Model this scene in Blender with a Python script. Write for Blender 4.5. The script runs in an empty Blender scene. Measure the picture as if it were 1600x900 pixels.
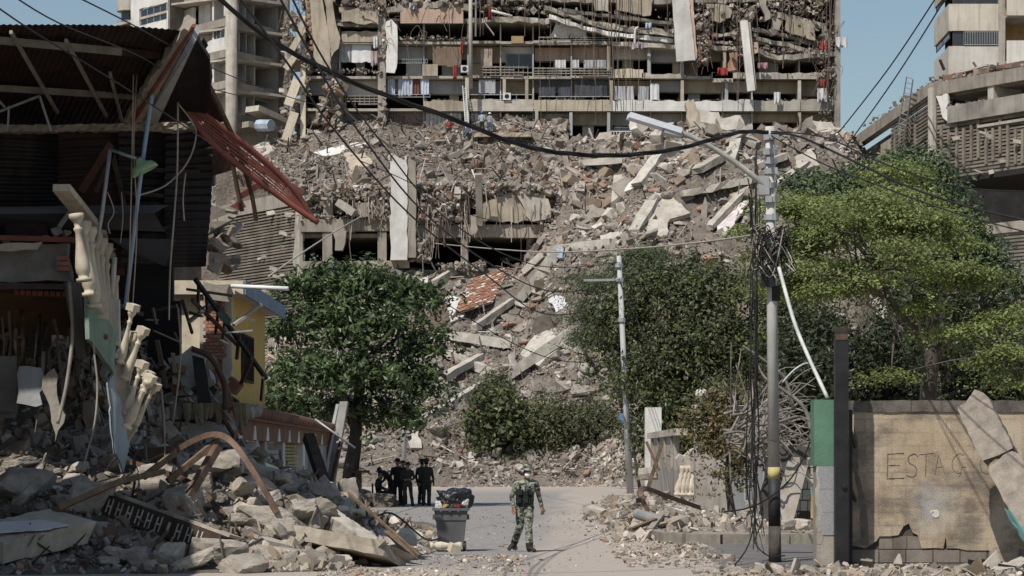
import bpy, bmesh, math, random
import numpy as np
from mathutils import Vector, Matrix, Euler, noise

# ------------------------------------------------------------------ camera, sky, sun, exposure
SC = bpy.context.scene
COL = SC.collection
FPX, CAMZ, HORY = 3800.0, 1.93, 713.0          # focal length in photo pixels, eye height, horizon row
cam_data = bpy.data.cameras.new("camera")
cam_data.sensor_width = 36.0
cam_data.lens = 36.0 * FPX / 1600.0
cam_data.shift_y = (HORY - 450.0) / 1600.0
cam_data.clip_end = 20000.0
cam = bpy.data.objects.new("camera", cam_data)
cam.location = (0, 0, CAMZ)
cam.rotation_euler = (math.radians(90), 0, 0)
COL.objects.link(cam)
SC.camera = cam

SUN = Vector((-0.40, -0.62, 1.0)).normalized()   # direction towards the sun
SUN_EL = math.asin(SUN.z)
SUN_AZ = math.atan2(SUN.x, SUN.y)
world = bpy.data.worlds.new("World")
SC.world = world
world.use_nodes = True
wn = world.node_tree
sky = wn.nodes.new("ShaderNodeTexSky")
sky.sky_type = 'NISHITA'
sky.sun_disc = False
sky.sun_elevation = SUN_EL
sky.sun_rotation = SUN_AZ
sky.air_density = 1.28
sky.dust_density = 0.8
sky.ozone_density = 2.0
wn.links.new(sky.outputs[0], wn.nodes["Background"].inputs[0])
wn.nodes["Background"].inputs[1].default_value = 0.09
sun_data = bpy.data.lights.new("sun", 'SUN')
sun_data.energy = 4.7
sun_data.angle = math.radians(0.53)
sun_data.color = (1.0, 0.95, 0.88)
sun = bpy.data.objects.new("sun", sun_data)
sun.rotation_euler = SUN.to_track_quat('Z', 'Y').to_euler()
sun.location = (-30, -40, 80)
COL.objects.link(sun)
SC.view_settings.view_transform = 'Standard'
SC.view_settings.look = 'None'
SC.view_settings.gamma = 1.0
SC.view_settings.exposure = -0.06
SC.view_settings.use_curve_mapping = False
SC.cycles.max_bounces = 6
SC.cycles.diffuse_bounces = 3
SC.cycles.transparent_max_bounces = 8

RNG = random.Random(7)
NR = np.random.default_rng(11)
U = RNG.uniform

def P(px, py, Y):
    """A point of the photograph taken at a real distance Y (metres)."""
    return Vector(((px - 800.0) / FPX * Y, Y, CAMZ + (HORY - py) / FPX * Y))

def PX(px, Y): return (px - 800.0) / FPX * Y
def PZ(py, Y): return CAMZ + (HORY - py) / FPX * Y

# ------------------------------------------------------------------ materials
MATS = {}
def mat(name, col, col2=None, scale=1.5, rough=0.9, bump=0.25, bscale=25.0, metal=0.0, rnd=0.12,
        streak=0.0, streakcol=None, speck=0.0, detail=6.0, tint=False, spec=0.3):
    if name in MATS: return MATS[name]
    m = bpy.data.materials.new(name)
    m.use_nodes = True
    nt = m.node_tree; N = nt.nodes; L = nt.links
    b = N["Principled BSDF"]
    b.inputs['Roughness'].default_value = rough
    b.inputs['Metallic'].default_value = metal
    b.inputs['Specular IOR Level'].default_value = spec
    geo = N.new("ShaderNodeNewGeometry")
    n1 = N.new("ShaderNodeTexNoise"); n1.inputs['Scale'].default_value = scale
    n1.inputs['Detail'].default_value = detail; n1.inputs['Roughness'].default_value = 0.62
    L.new(geo.outputs['Position'], n1.inputs['Vector'])
    ramp = N.new("ShaderNodeValToRGB")
    c2 = col2 or tuple(c * 0.62 for c in col)
    ramp.color_ramp.elements[0].position = 0.33; ramp.color_ramp.elements[0].color = (*c2, 1)
    ramp.color_ramp.elements[1].position = 0.62; ramp.color_ramp.elements[1].color = (*col, 1)
    L.new(n1.outputs['Fac'], ramp.inputs['Fac'])
    out = ramp.outputs['Color']
    def mul(a, fac_out, lo, hi):
        mr = N.new("ShaderNodeMapRange"); mr.inputs['To Min'].default_value = lo; mr.inputs['To Max'].default_value = hi
        L.new(fac_out, mr.inputs['Value'])
        mx = N.new("ShaderNodeMix"); mx.data_type = 'RGBA'; mx.blend_type = 'MULTIPLY'; mx.inputs['Factor'].default_value = 1.0
        L.new(a, mx.inputs['A']); L.new(mr.outputs[0], mx.inputs['B'])
        return mx.outputs['Result']
    if streak > 0:
        mp = N.new("ShaderNodeMapping"); mp.inputs['Scale'].default_value = (2.2, 2.2, 0.18)
        L.new(geo.outputs['Position'], mp.inputs['Vector'])
        n3 = N.new("ShaderNodeTexNoise"); n3.inputs['Scale'].default_value = 1.6; n3.inputs['Detail'].default_value = 5
        L.new(mp.outputs[0], n3.inputs['Vector'])
        r3 = N.new("ShaderNodeValToRGB"); r3.color_ramp.elements[0].position = 0.50; r3.color_ramp.elements[1].position = 0.72
        L.new(n3.outputs['Fac'], r3.inputs['Fac'])
        f3 = N.new("ShaderNodeMath"); f3.operation = 'MULTIPLY'; f3.inputs[1].default_value = streak
        L.new(r3.outputs['Color'], f3.inputs[0])
        mx = N.new("ShaderNodeMix"); mx.data_type = 'RGBA'
        L.new(f3.outputs[0], mx.inputs['Factor']); L.new(out, mx.inputs['A'])
        mx.inputs['B'].default_value = (*(streakcol or (0.09, 0.075, 0.06)), 1)
        out = mx.outputs['Result']
    if speck > 0:
        n4 = N.new("ShaderNodeTexNoise"); n4.inputs['Scale'].default_value = bscale * 1.3; n4.inputs['Detail'].default_value = 3
        L.new(geo.outputs['Position'], n4.inputs['Vector'])
        out = mul(out, n4.outputs['Fac'], 1.0 - speck, 1.0 + speck)
    if tint:
        at = N.new("ShaderNodeAttribute"); at.attribute_name = "tint"
        mx = N.new("ShaderNodeMix"); mx.data_type = 'RGBA'; mx.blend_type = 'MULTIPLY'; mx.inputs['Factor'].default_value = 1.0
        L.new(out, mx.inputs['A']); L.new(at.outputs['Color'], mx.inputs['B']); out = mx.outputs['Result']
    elif rnd > 0:
        oi = N.new("ShaderNodeObjectInfo")
        out = mul(out, oi.outputs['Random'], 1 - rnd, 1 + rnd)
    L.new(out, b.inputs['Base Color'])
    if bump > 0:
        n2 = N.new("ShaderNodeTexNoise"); n2.inputs['Scale'].default_value = bscale; n2.inputs['Detail'].default_value = 5
        L.new(geo.outputs['Position'], n2.inputs['Vector'])
        bp = N.new("ShaderNodeBump"); bp.inputs['Strength'].default_value = bump; bp.inputs['Distance'].default_value = 0.6 / bscale
        L.new(n2.outputs['Fac'], bp.inputs['Height']); L.new(bp.outputs[0], b.inputs['Normal'])
    MATS[name] = m
    return m

def leafmat(name, col, trans=0.35, rough=0.5):
    m = bpy.data.materials.new(name); m.use_nodes = True
    nt = m.node_tree; N = nt.nodes; L = nt.links
    b = N["Principled BSDF"]; b.inputs['Roughness'].default_value = rough
    b.inputs['Specular IOR Level'].default_value = 0.35
    at = N.new("ShaderNodeAttribute"); at.attribute_name = "tint"
    mx = N.new("ShaderNodeMix"); mx.data_type = 'RGBA'; mx.blend_type = 'MULTIPLY'; mx.inputs['Factor'].default_value = 1.0
    mx.inputs['A'].default_value = (*col, 1)
    L.new(at.outputs['Color'], mx.inputs['B']); L.new(mx.outputs['Result'], b.inputs['Base Color'])
    t = N.new("ShaderNodeBsdfTranslucent"); L.new(mx.outputs['Result'], t.inputs['Color'])
    ms = N.new("ShaderNodeMixShader"); ms.inputs[0].default_value = trans
    L.new(b.outputs[0], ms.inputs[1]); L.new(t.outputs[0], ms.inputs[2])
    L.new(ms.outputs[0], N["Material Output"].inputs['Surface'])
    return m

M_conc   = mat("concrete", (0.36, 0.325, 0.275), (0.235, 0.21, 0.175), 0.9, streak=0.35, speck=0.12, bscale=14)
M_concl  = mat("concrete_light", (0.47, 0.43, 0.37), (0.32, 0.29, 0.24), 1.1, streak=0.3, speck=0.1, bscale=14)
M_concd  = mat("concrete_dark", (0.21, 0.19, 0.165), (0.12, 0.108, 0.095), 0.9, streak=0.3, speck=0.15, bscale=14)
M_beige  = mat("plaster_beige", (0.43, 0.37, 0.285), (0.30, 0.255, 0.195), 0.8, streak=0.45, speck=0.08, bscale=12)
M_white  = mat("plaster_white", (0.66, 0.645, 0.61), (0.50, 0.48, 0.44), 0.7, streak=0.22, streakcol=(0.3, 0.27, 0.23), speck=0.05, bscale=10)
M_greyw  = mat("plaster_grey", (0.40, 0.40, 0.395), (0.31, 0.31, 0.305), 0.8, streak=0.25, bscale=10)
M_brick  = mat("brick_red", (0.33, 0.165, 0.105), (0.22, 0.115, 0.08), 2.2, speck=0.2, bscale=9, rnd=0.25)
M_pink   = mat("plaster_pink", (0.50, 0.365, 0.285), (0.40, 0.285, 0.22), 1.0, streak=0.3)
M_dark   = mat("painted_interior_shade", (0.03, 0.027, 0.025), (0.015, 0.014, 0.013), 1.0, bump=0.1)  # near-black colour puts the shade of deep rooms into their walls
M_rub    = mat("rubble", (0.335, 0.306, 0.276), (0.22, 0.197, 0.174), 1.8, tint=True, speck=0.12, bscale=16)
M_rubf   = mat("rubble_near", (0.37, 0.335, 0.29), (0.23, 0.205, 0.175), 3.5, tint=True, speck=0.14, bscale=40)
M_chunk  = mat("chunk_concrete", (0.36, 0.327, 0.285), (0.22, 0.198, 0.17), 2.5, rnd=0.28, speck=0.15, bscale=26, streak=0.25)
M_dirt   = mat("rubble_dirt", (0.195, 0.166, 0.138), (0.105, 0.088, 0.073), 0.7, speck=0.25, bscale=5, bump=0.9, rnd=0)
M_dirtn  = mat("rubble_dirt_gap_shade", (0.15, 0.13, 0.108), (0.07, 0.06, 0.052), 2.0, speck=0.25, bscale=22, bump=0.9, rnd=0)  # dirt colour darkened to paint shade into the gaps between chunks
M_rust   = mat("rusty_steel", (0.115, 0.07, 0.05), (0.06, 0.04, 0.033), 4, rough=0.75, bscale=40, metal=0.15)
M_redst  = mat("red_painted_steel", (0.23, 0.075, 0.055), (0.14, 0.05, 0.04), 3, rough=0.65, bscale=40)
M_black  = mat("black_metal", (0.022, 0.022, 0.024), (0.012, 0.012, 0.013), 3, rough=0.45, bump=0.1)
M_cable  = mat("black_cable", (0.018, 0.017, 0.016), (0.010, 0.010, 0.010), 5, rough=0.6, bump=0)
M_cablel = mat("pale_cable", (0.40, 0.36, 0.30), (0.27, 0.24, 0.20), 4, rough=0.7, bump=0)
M_galv   = mat("galvanised_steel", (0.40, 0.41, 0.41), (0.30, 0.305, 0.30), 4, rough=0.5, metal=0.35, bump=0.05)
M_wood   = mat("weathered_wood", (0.21, 0.145, 0.09), (0.11, 0.075, 0.05), 6, bscale=50, streak=0.3)
M_woodd  = mat("dark_wood", (0.07, 0.05, 0.036), (0.035, 0.026, 0.02), 5, bscale=50)
M_sheet  = mat("brown_sheet_metal", (0.036, 0.016, 0.013), (0.015, 0.009, 0.008), 0.9, rough=0.6, bscale=30, streak=0.4, streakcol=(0.09, 0.045, 0.03))  # brown metal, its colour deepened for the shade inside the house
M_sheetd = mat("black_sheet_metal", (0.012, 0.010, 0.010), (0.006, 0.005, 0.005), 0.8, rough=0.55, bscale=30, streak=0.5, streakcol=(0.05, 0.028, 0.022))  # dark metal, colour pushed towards black for the shade under the roof
M_cream  = mat("cream_paint", (0.60, 0.53, 0.41), (0.47, 0.41, 0.31), 5, rough=0.7, bscale=30, streak=0.2)
M_cloth  = mat("cloth_white", (0.62, 0.62, 0.62), (0.5, 0.5, 0.5), 2, bump=0.1)
M_glass  = mat("window_glass", (0.035, 0.04, 0.045), (0.02, 0.022, 0.025), 1, rough=0.12, bump=0, spec=0.6)
M_rebar  = mat("rebar", (0.16, 0.12, 0.095), (0.09, 0.065, 0.05), 4, bump=0)

# ------------------------------------------------------------------ mesh helpers
Z3 = Vector((0, 0, 1))
def setp(o, label=None, cat=None, group=None, kind=None):
    if label: o["label"] = label
    if cat: o["category"] = cat
    if group: o["group"] = group
    if kind or cat: o["kind"] = kind or "thing"
    return o

def link(o, parent=None):
    COL.objects.link(o)
    if parent is not None: o.parent = parent
    return o

def empty(name, loc, label=None, cat=None, group=None, kind=None):
    o = bpy.data.objects.new(name, None)
    o.location = loc; o.empty_display_size = 0.3
    COL.objects.link(o)
    return setp(o, label, cat, group, kind)

def world_off(o):
    p = Vector(o.location); q = o.parent
    while q is not None: p += Vector(q.location); q = q.parent
    return p

class MB:
    def __init__(s): s.v = []; s.f = []; s.mi = []
    def add(s, vs, fs, mi=0):
        o = len(s.v)
        s.v.extend([tuple(v) for v in vs])
        for f in fs: s.f.append([i + o for i in f]); s.mi.append(mi)
        return s
    def hexa(s, p, mi=0):
        """8 corners: bottom 0-3 ring, top 4-7 ring"""
        return s.add(p, [(3, 2, 1, 0), (4, 5, 6, 7), (0, 1, 5, 4), (1, 2, 6, 5), (2, 3, 7, 6), (3, 0, 4, 7)], mi)
    def box(s, c, size, rot=None, mi=0):
        c = Vector(c); hx, hy, hz = [d / 2 for d in size]
        pts = [(-hx, -hy, -hz), (hx, -hy, -hz), (hx, hy, -hz), (-hx, hy, -hz), (-hx, -hy, hz), (hx, -hy, hz), (hx, hy, hz), (-hx, hy, hz)]
        if rot is not None: pts = [c + rot @ Vector(p) for p in pts]
        else: pts = [c + Vector(p) for p in pts]
        return s.hexa(pts, mi)
    def beam(s, a, b, w, h, up=Z3, mi=0, w2=None, h2=None):
        a = Vector(a); b = Vector(b); d = (b - a).normalized()
        if abs(d.dot(Vector(up))) > 0.98: up = Vector((0, 1, 0)) if abs(d.y) < 0.9 else Vector((1, 0, 0))
        x = d.cross(Vector(up)).normalized(); z = x.cross(d)
        w2 = w if w2 is None else w2; h2 = h if h2 is None else h2
        return s.hexa([a - x*w/2 - z*h/2, a + x*w/2 - z*h/2, b + x*w2/2 - z*h2/2, b - x*w2/2 - z*h2/2,
                       a - x*w/2 + z*h/2, a + x*w/2 + z*h/2, b + x*w2/2 + z*h2/2, b - x*w2/2 + z*h2/2], mi)
    def tube(s, pts, r, n=6, r2=None, mi=0):
        pts = [Vector(p) for p in pts]; k = len(pts); vs = []
        d0 = (pts[1] - pts[0]).normalized()
        x = d0.orthogonal().normalized()
        for i, p in enumerate(pts):
            d = (pts[min(i+1, k-1)] - pts[max(i-1, 0)]).normalized()
            x = (x - d * x.dot(d)).normalized(); y = d.cross(x)
            rr = r[i] if isinstance(r, (list, tuple)) else (r if r2 is None else r + (r2 - r) * i / (k - 1))
            for j in range(n):
                a = 2 * math.pi * j / n
                vs.append(p + (x * math.cos(a) + y * math.sin(a)) * rr)
        fs = []
        for i in range(k - 1):
            for j in range(n):
                fs.append((i*n + j, i*n + (j+1) % n, (i+1)*n + (j+1) % n, (i+1)*n + j))
        fs.append(tuple(reversed(range(n)))); fs.append(tuple(range((k-1)*n, k*n)))
        return s.add(vs, fs, mi)
    def slab(s, pts, ext, mi=0):
        """polygon extruded by a vector"""
        n = len(pts); pts = [Vector(p) for p in pts]; ext = Vector(ext)
        vs = pts + [p + ext for p in pts]
        fs = [tuple(range(n)), tuple(reversed(range(n, 2*n)))] + [(i, i + n, (i+1) % n + n, (i+1) % n) for i in range(n)]
        return s.add(vs, fs, mi)
    def lathe(s, a, axis, prof, n=12, mi=0):
        """prof: list of (distance along axis, radius)"""
        a = Vector(a); d = Vector(axis).normalized(); x = d.orthogonal().normalized(); y = d.cross(x)
        vs = []; k = len(prof)
        for t, r in prof:
            for j in range(n):
                w = 2 * math.pi * j / n
                vs.append(a + d * t + (x * math.cos(w) + y * math.sin(w)) * max(r, 1e-4))
        fs = [(i*n + j, i*n + (j+1) % n, (i+1)*n + (j+1) % n, (i+1)*n + j) for i in range(k-1) for j in range(n)]
        fs.append(tuple(reversed(range(n)))); fs.append(tuple(range((k-1)*n, k*n)))
        return s.add(vs, fs, mi)
    def grid(s, fn, nu, nv, mi=0):
        vs = [fn(i / nu, j / nv) for j in range(nv + 1) for i in range(nu + 1)]
        fs = [(j*(nu+1)+i, j*(nu+1)+i+1, (j+1)*(nu+1)+i+1, (j+1)*(nu+1)+i) for j in range(nv) for i in range(nu)]
        return s.add(vs, fs, mi)
    def build(s, name, m, parent=None, label=None, cat=None, group=None, kind=None, smooth=False, origin=None, local=False):
        me = bpy.data.meshes.new(name)
        vs = s.v
        if parent is not None and not local:
            off = world_off(parent)
        elif local: off = Vector((0, 0, 0))
        else:
            if origin is None:
                a = np.array(vs); off = Vector(((a[:, 0].min() + a[:, 0].max()) / 2, (a[:, 1].min() + a[:, 1].max()) / 2, a[:, 2].min()))
            else: off = Vector(origin)
        me.from_pydata([(v[0] - off.x, v[1] - off.y, v[2] - off.z) for v in vs], [], s.f)
        ms = m if isinstance(m, (list, tuple)) else [m]
        for x in ms: me.materials.append(x)
        if len(ms) > 1: me.polygons.foreach_set("material_index", s.mi)
        if smooth: me.polygons.foreach_set("use_smooth", [True] * len(me.polygons))
        me.validate(); me.update()
        o = bpy.data.objects.new(name, me)
        COL.objects.link(o)
        if parent is not None: o.parent = parent
        elif not local: o.location = off
        return setp(o, label, cat, group, kind)

def fix_normals(o):
    bm = bmesh.new(); bm.from_mesh(o.data)
    bmesh.ops.recalc_face_normals(bm, faces=bm.faces)
    bm.to_mesh(o.data); bm.free()
    return o


def jag(pts, step=0.4, amp=0.08, which=None, seed=None):
    """break the straight edges of a flat polygon into an uneven, broken outline (in its own plane)"""
    r = random.Random(seed if seed is not None else RNG.random())
    pts = [Vector(p) for p in pts]; n = len(pts)
    nor = Vector((0, 0, 0))
    for i in range(n): nor += pts[i].cross(pts[(i+1) % n])
    nor.normalize(); out = []
    for i in range(n):
        a, b = pts[i], pts[(i+1) % n]
        out.append(a)
        if which is not None and i not in which: continue
        d = b - a; k = int(d.length / step)
        side = nor.cross(d.normalized())
        for j in range(1, k):
            out.append(a + d * ((j + r.uniform(-.3, .3)) / k) + side * r.uniform(-amp, amp))
    return out

def pslab(pix, thick, m, name, parent=None, j=None, step=0.4, amp=0.08, which=None, away=True, **kw):
    """a slab whose visible face has the photo outline pix = [(px,py,Y)...]; thickness goes away from the viewer"""
    pts = [P(*q) for q in pix]
    if j or amp: pts = jag(pts, step, amp, which) if amp else pts
    n = len(pix); q = [P(*x) for x in pix]
    nor = Vector((0, 0, 0))
    for i in range(n): nor += q[i].cross(q[(i+1) % n])
    nor.normalize()
    c = sum(q, Vector()) / n - Vector((0, 0, CAMZ))
    if nor.dot(c) < 0: nor = -nor
    b = MB().slab(pts, nor * thick)
    return fix_normals(b.build(name, m, parent, **kw))

def pbeam(a, b, w, h, m, name, parent=None, up=Z3, **kw):
    return MB().beam(P(*a), P(*b), w, h, up).build(name, m, parent, **kw)

def sag(a, b, drop, n=14):
    a = Vector(a); b = Vector(b)
    return [a.lerp(b, t / n) - Z3 * (drop * 4 * (t/n) * (1 - t/n)) for t in range(n + 1)]

def smoothpath(pts, n=6):
    """Catmull-Rom through points"""
    pts = [Vector(p) for p in pts]; out = []
    for i in range(len(pts) - 1):
        p0 = pts[max(i-1, 0)]; p1 = pts[i]; p2 = pts[i+1]; p3 = pts[min(i+2, len(pts)-1)]
        for k in range(n):
            t = k / n
            out.append(0.5 * ((2*p1) + (p2-p0)*t + (2*p0-5*p1+4*p2-p3)*t*t + (-p0+3*p1-3*p2+p3)*t**3))
    out.append(pts[-1])
    return out

def ptube(pix, r, m, name, parent=None, n=6, sm=True, r2=None, **kw):
    pts = [P(*q) for q in pix]
    if sm and len(pts) > 2: pts = smoothpath(pts)
    return MB().tube(pts, r, n, r2).build(name, m, parent, smooth=True, **kw)

def corrugated(c00, c10, c11, c01, waves, amp, nv=6, along='u', sagf=0.0, rag=0.0):
    """corrugated sheet on a bilinear patch; ridges run along v, waves counted across u"""
    c00, c10, c11, c01 = map(Vector, (c00, c10, c11, c01))
    nor = (c10 - c00).cross(c01 - c00).normalized()
    b = MB(); nu = waves * 4
    rr = random.Random(waves)
    ed = [rr.uniform(-rag, rag) for _ in range(nu + 1)]
    def fn(u, v):
        vv = v if not rag or v < 0.999 else v + ed[int(round(u * nu))]
        p = (c00 * (1-u) + c10 * u) * (1-vv) + (c01 * (1-u) + c11 * u) * vv
        return p + nor * (amp * math.sin(u * waves * 2 * math.pi) + sagf * math.sin(u * 9 + v * 3) )
    b.grid(fn, nu, nv)
    return b

# ------------------------------------------------------------------ numpy scatter of broken pieces
def hull_template(kind, seed):
    r = random.Random(seed)
    bm = bmesh.new()
    if kind == 'plate':                      # flat broken piece: uneven polygon with thickness
        k = r.randint(4, 6); a0 = r.uniform(0, 6)
        for i in range(k):
            a = a0 + 6.283 * (i + r.uniform(-.3, .3)) / k; q = r.uniform(.75, 1.15)
            for z in (-1, 1): bm.verts.new((math.cos(a) * q * r.uniform(.93, 1), math.sin(a) * q * r.uniform(.93, 1), z * r.uniform(.8, 1)))
    else:                                    # angular block: box corners, some knocked off
        for c in range(8):
            v = Vector((1 if c & 1 else -1, 1 if c & 2 else -1, 1 if c & 4 else -1))
            if r.random() < .34:
                for ax in range(3):
                    w = v.copy(); w[ax] *= r.uniform(-.1, .5); bm.verts.new(w)
            else: bm.verts.new([x * r.uniform(.72, 1.0) for x in v])
    res = bmesh.ops.convex_hull(bm, input=bm.verts)
    junk = [e for e in res['geom_interior'] if isinstance(e, bmesh.types.BMVert)] + [e for e in res['geom_unused'] if isinstance(e, bmesh.types.BMVert)]
    bmesh.ops.delete(bm, geom=list(set(junk)), context='VERTS')
    bmesh.ops.triangulate(bm, faces=bm.faces)
    bmesh.ops.recalc_face_normals(bm, faces=bm.faces)
    bm.verts.index_update()
    V = np.array([v.co[:] for v in bm.verts]); Fc = np.array([[v.index for v in f.verts] for f in bm.faces])
    bm.free()
    return V, Fc
TPL = {k: [hull_template(k, 100 * i + len(k)) for i in range(10)] for k in ('block', 'plate')}

def rotmats(n, flat=None):
    """random rotation matrices; flat < 1 keeps pieces nearer to lying flat"""
    q = NR.normal(size=(n, 4))
    if flat is not None: q[:, 1:3] *= flat
    q /= np.linalg.norm(q, axis=1)[:, None]
    w, x, y, z = q.T
    return np.stack([np.stack([1-2*(y*y+z*z), 2*(x*y-z*w), 2*(x*z+y*w)], -1),
                     np.stack([2*(x*y+z*w), 1-2*(x*x+z*z), 2*(y*z-x*w)], -1),
                     np.stack([2*(x*z-y*w), 2*(y*z+x*w), 1-2*(x*x+y*y)], -1)], 1)

class Scatter:
    def __init__(s): s.V = []; s.F = []; s.C = []; s.n = 0
    def put(s, pos, scale, cols, kind='block', flat=None, rot=None):
        pos = np.asarray(pos, float); n = len(pos)
        if n == 0: return
        scale = np.asarray(scale, float); cols = np.asarray(cols, float)
        R = rotmats(n, flat) if rot is None else rot
        pick = NR.integers(0, len(TPL[kind]), n)
        for t in range(len(TPL[kind])):
            ix = np.where(pick == t)[0]
            if len(ix) == 0: continue
            V, Fc = TPL[kind][t]
            W = np.einsum('nij,nvj->nvi', R[ix], V[None] * scale[ix][:, None, :]) + pos[ix][:, None, :]
            m, k = len(ix), len(V)
            s.V.append(W.reshape(-1, 3)); s.C.append(np.repeat(cols[ix], k, 0))
            s.F.append((Fc[None] + (np.arange(m) * k)[:, None, None]).reshape(-1, 3) + s.n)
            s.n += m * k
    def build(s, name, m, parent=None, **kw):
        V = np.concatenate(s.V); Fc = np.concatenate(s.F); C = np.concatenate(s.C)
        return npmesh(name, V, Fc, C, m, parent, **kw)

def npmesh(name, V, Fc, C, m, parent=None, label=None, cat=None, group=None, kind=None, smooth=False, origin=None):
    if parent is not None: off = np.array(world_off(parent))
    elif origin is not None: off = np.array(origin)
    else: off = np.array([(V[:, 0].min() + V[:, 0].max()) / 2, (V[:, 1].min() + V[:, 1].max()) / 2, V[:, 2].min()])
    me = bpy.data.meshes.new(name)
    k = Fc.shape[1]
    me.vertices.add(len(V)); me.vertices.foreach_set("co", (V - off).astype(np.float32).ravel())
    me.loops.add(Fc.size); me.loops.foreach_set("vertex_index", Fc.astype(np.int32).ravel())
    me.polygons.add(len(Fc))
    me.polygons.foreach_set("loop_start", np.arange(0, Fc.size, k, dtype=np.int32))
    me.polygons.foreach_set("use_smooth", np.full(len(Fc), bool(smooth)))
    me.update(calc_edges=True)
    if C is not None:
        a = me.attributes.new("tint", 'FLOAT_COLOR', 'POINT')
        a.data.foreach_set("color", np.concatenate([C, np.ones((len(C), 1))], 1).astype(np.float32).ravel())
    me.materials.append(m)
    o = bpy.data.objects.new(name, me); COL.objects.link(o)
    if parent is not None: o.parent = parent
    else: o.location = off
    return setp(o, label, cat, group, kind)

# piece colours as multipliers on the rubble material (about 0.36 grey-beige)
PAL = np.array([(1, .98, .95), (.92, .9, .86), (1.12, 1.1, 1.06), (.78, .74, .7), (.95, .88, .8), (.85, .74, .62),
                (.98, .66, .53), (.82, .58, .48), (1.35, 1.35, 1.33), (1.6, 1.6, 1.58), (.6, .57, .54), (.7, .6, .5)])
PALW = np.array([.15, .13, .13, .11, .11, .1, .026, .022, .08, .06, .07, .05])
def pal(n, w=PALW):
    c = PAL[NR.choice(len(PAL), n, p=w / w.sum())]
    return c * (NR.uniform(.62, 1.2, (n, 1)) + .5 * (NR.random((n, 1)) < .03))

def fbm(X, Y, f, seed=0, octv=4):
    """cheap smooth value noise on numpy arrays"""
    out = np.zeros_like(X); a = 1.0; tot = 0
    for o in range(octv):
        r = np.random.default_rng(seed * 31 + o); tab = r.uniform(-1, 1, (256, 256))
        x = X * f + 37.1 * o; y = Y * f + 91.7 * o
        xi = np.floor(x).astype(int); yi = np.floor(y).astype(int); u = x - xi; v = y - yi
        u = u*u*(3-2*u); v = v*v*(3-2*v)
        g = lambda i, j: tab[i % 256, j % 256]
        out += a * ((g(xi, yi)*(1-u) + g(xi+1, yi)*u)*(1-v) + (g(xi, yi+1)*(1-u) + g(xi+1, yi+1)*u)*v)
        tot += a; a *= 0.5; f *= 2.03
    return out / tot

def terrain(name, fn, x0, x1, y0, y1, step, m, **kw):
    nx = int((x1 - x0) / step) + 1; ny = int((y1 - y0) / step) + 1
    X, Y = np.meshgrid(np.linspace(x0, x1, nx), np.linspace(y0, y1, ny))
    Zv = fn(X, Y)
    V = np.stack([X.ravel(), Y.ravel(), Zv.ravel()], 1)
    i = np.arange(nx - 1); j = np.arange(ny - 1)
    a = (j[:, None] * nx + i[None]).ravel()
    Fc = np.stack([a, a + 1, a + nx + 1, a + nx], 1)
    return npmesh(name, V, Fc, None, m, **kw)

def rock_mesh(name, seed, m, sub=3, rough=0.05, nplanes=13, sharp=True):
    """detailed broken-concrete chunk: a bevelled polytope with uneven faces"""
    r = random.Random(seed)
    planes = []
    for i in range(nplanes):
        d = Vector((r.gauss(0, 1), r.gauss(0, 1), r.gauss(0, 1))).normalized()
        planes.append((d, r.uniform(0.62, 0.95)))
    for ax in range(3):
        for sg in (-1, 1):
            d = Vector((0, 0, 0)); d[ax] = sg
            d = (d + Vector((r.uniform(-.15, .15), r.uniform(-.15, .15), r.uniform(-.15, .15)))).normalized()
            planes.append((d, r.uniform(.7, .85)))
    bm = bmesh.new(); bmesh.ops.create_icosphere(bm, subdivisions=sub, radius=1)
    for v in bm.verts:
        d = v.co.normalized(); t = 9
        for n, h in planes:
            c = d.dot(n)
            if c > 1e-3: t = min(t, h / c)
        nz = noise.fractal(d * 2.6 + Vector((seed, 0, 0)), 1.0, 2.0, 4)
        v.co = d * min(t, 1.35) * (1 + rough * nz)
    me = bpy.data.meshes.new(name); bm.to_mesh(me); bm.free()
    me.materials.append(m)
    return me
# ------------------------------------------------------------------ ground, road, kerb
M_ground = mat("earth", (0.25, 0.21, 0.165), (0.17, 0.145, 0.115), 0.5, bscale=9, bump=0.5, speck=0.2, rnd=0)
g = MB(); g.add([(-4000, -500, 0), (4000, -500, 0), (4000, 9000, 0), (-4000, 9000, 0)], [(0, 1, 2, 3)])
g.build("ground", M_ground, kind="structure", label="dusty bare earth around the road and rubble")

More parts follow.
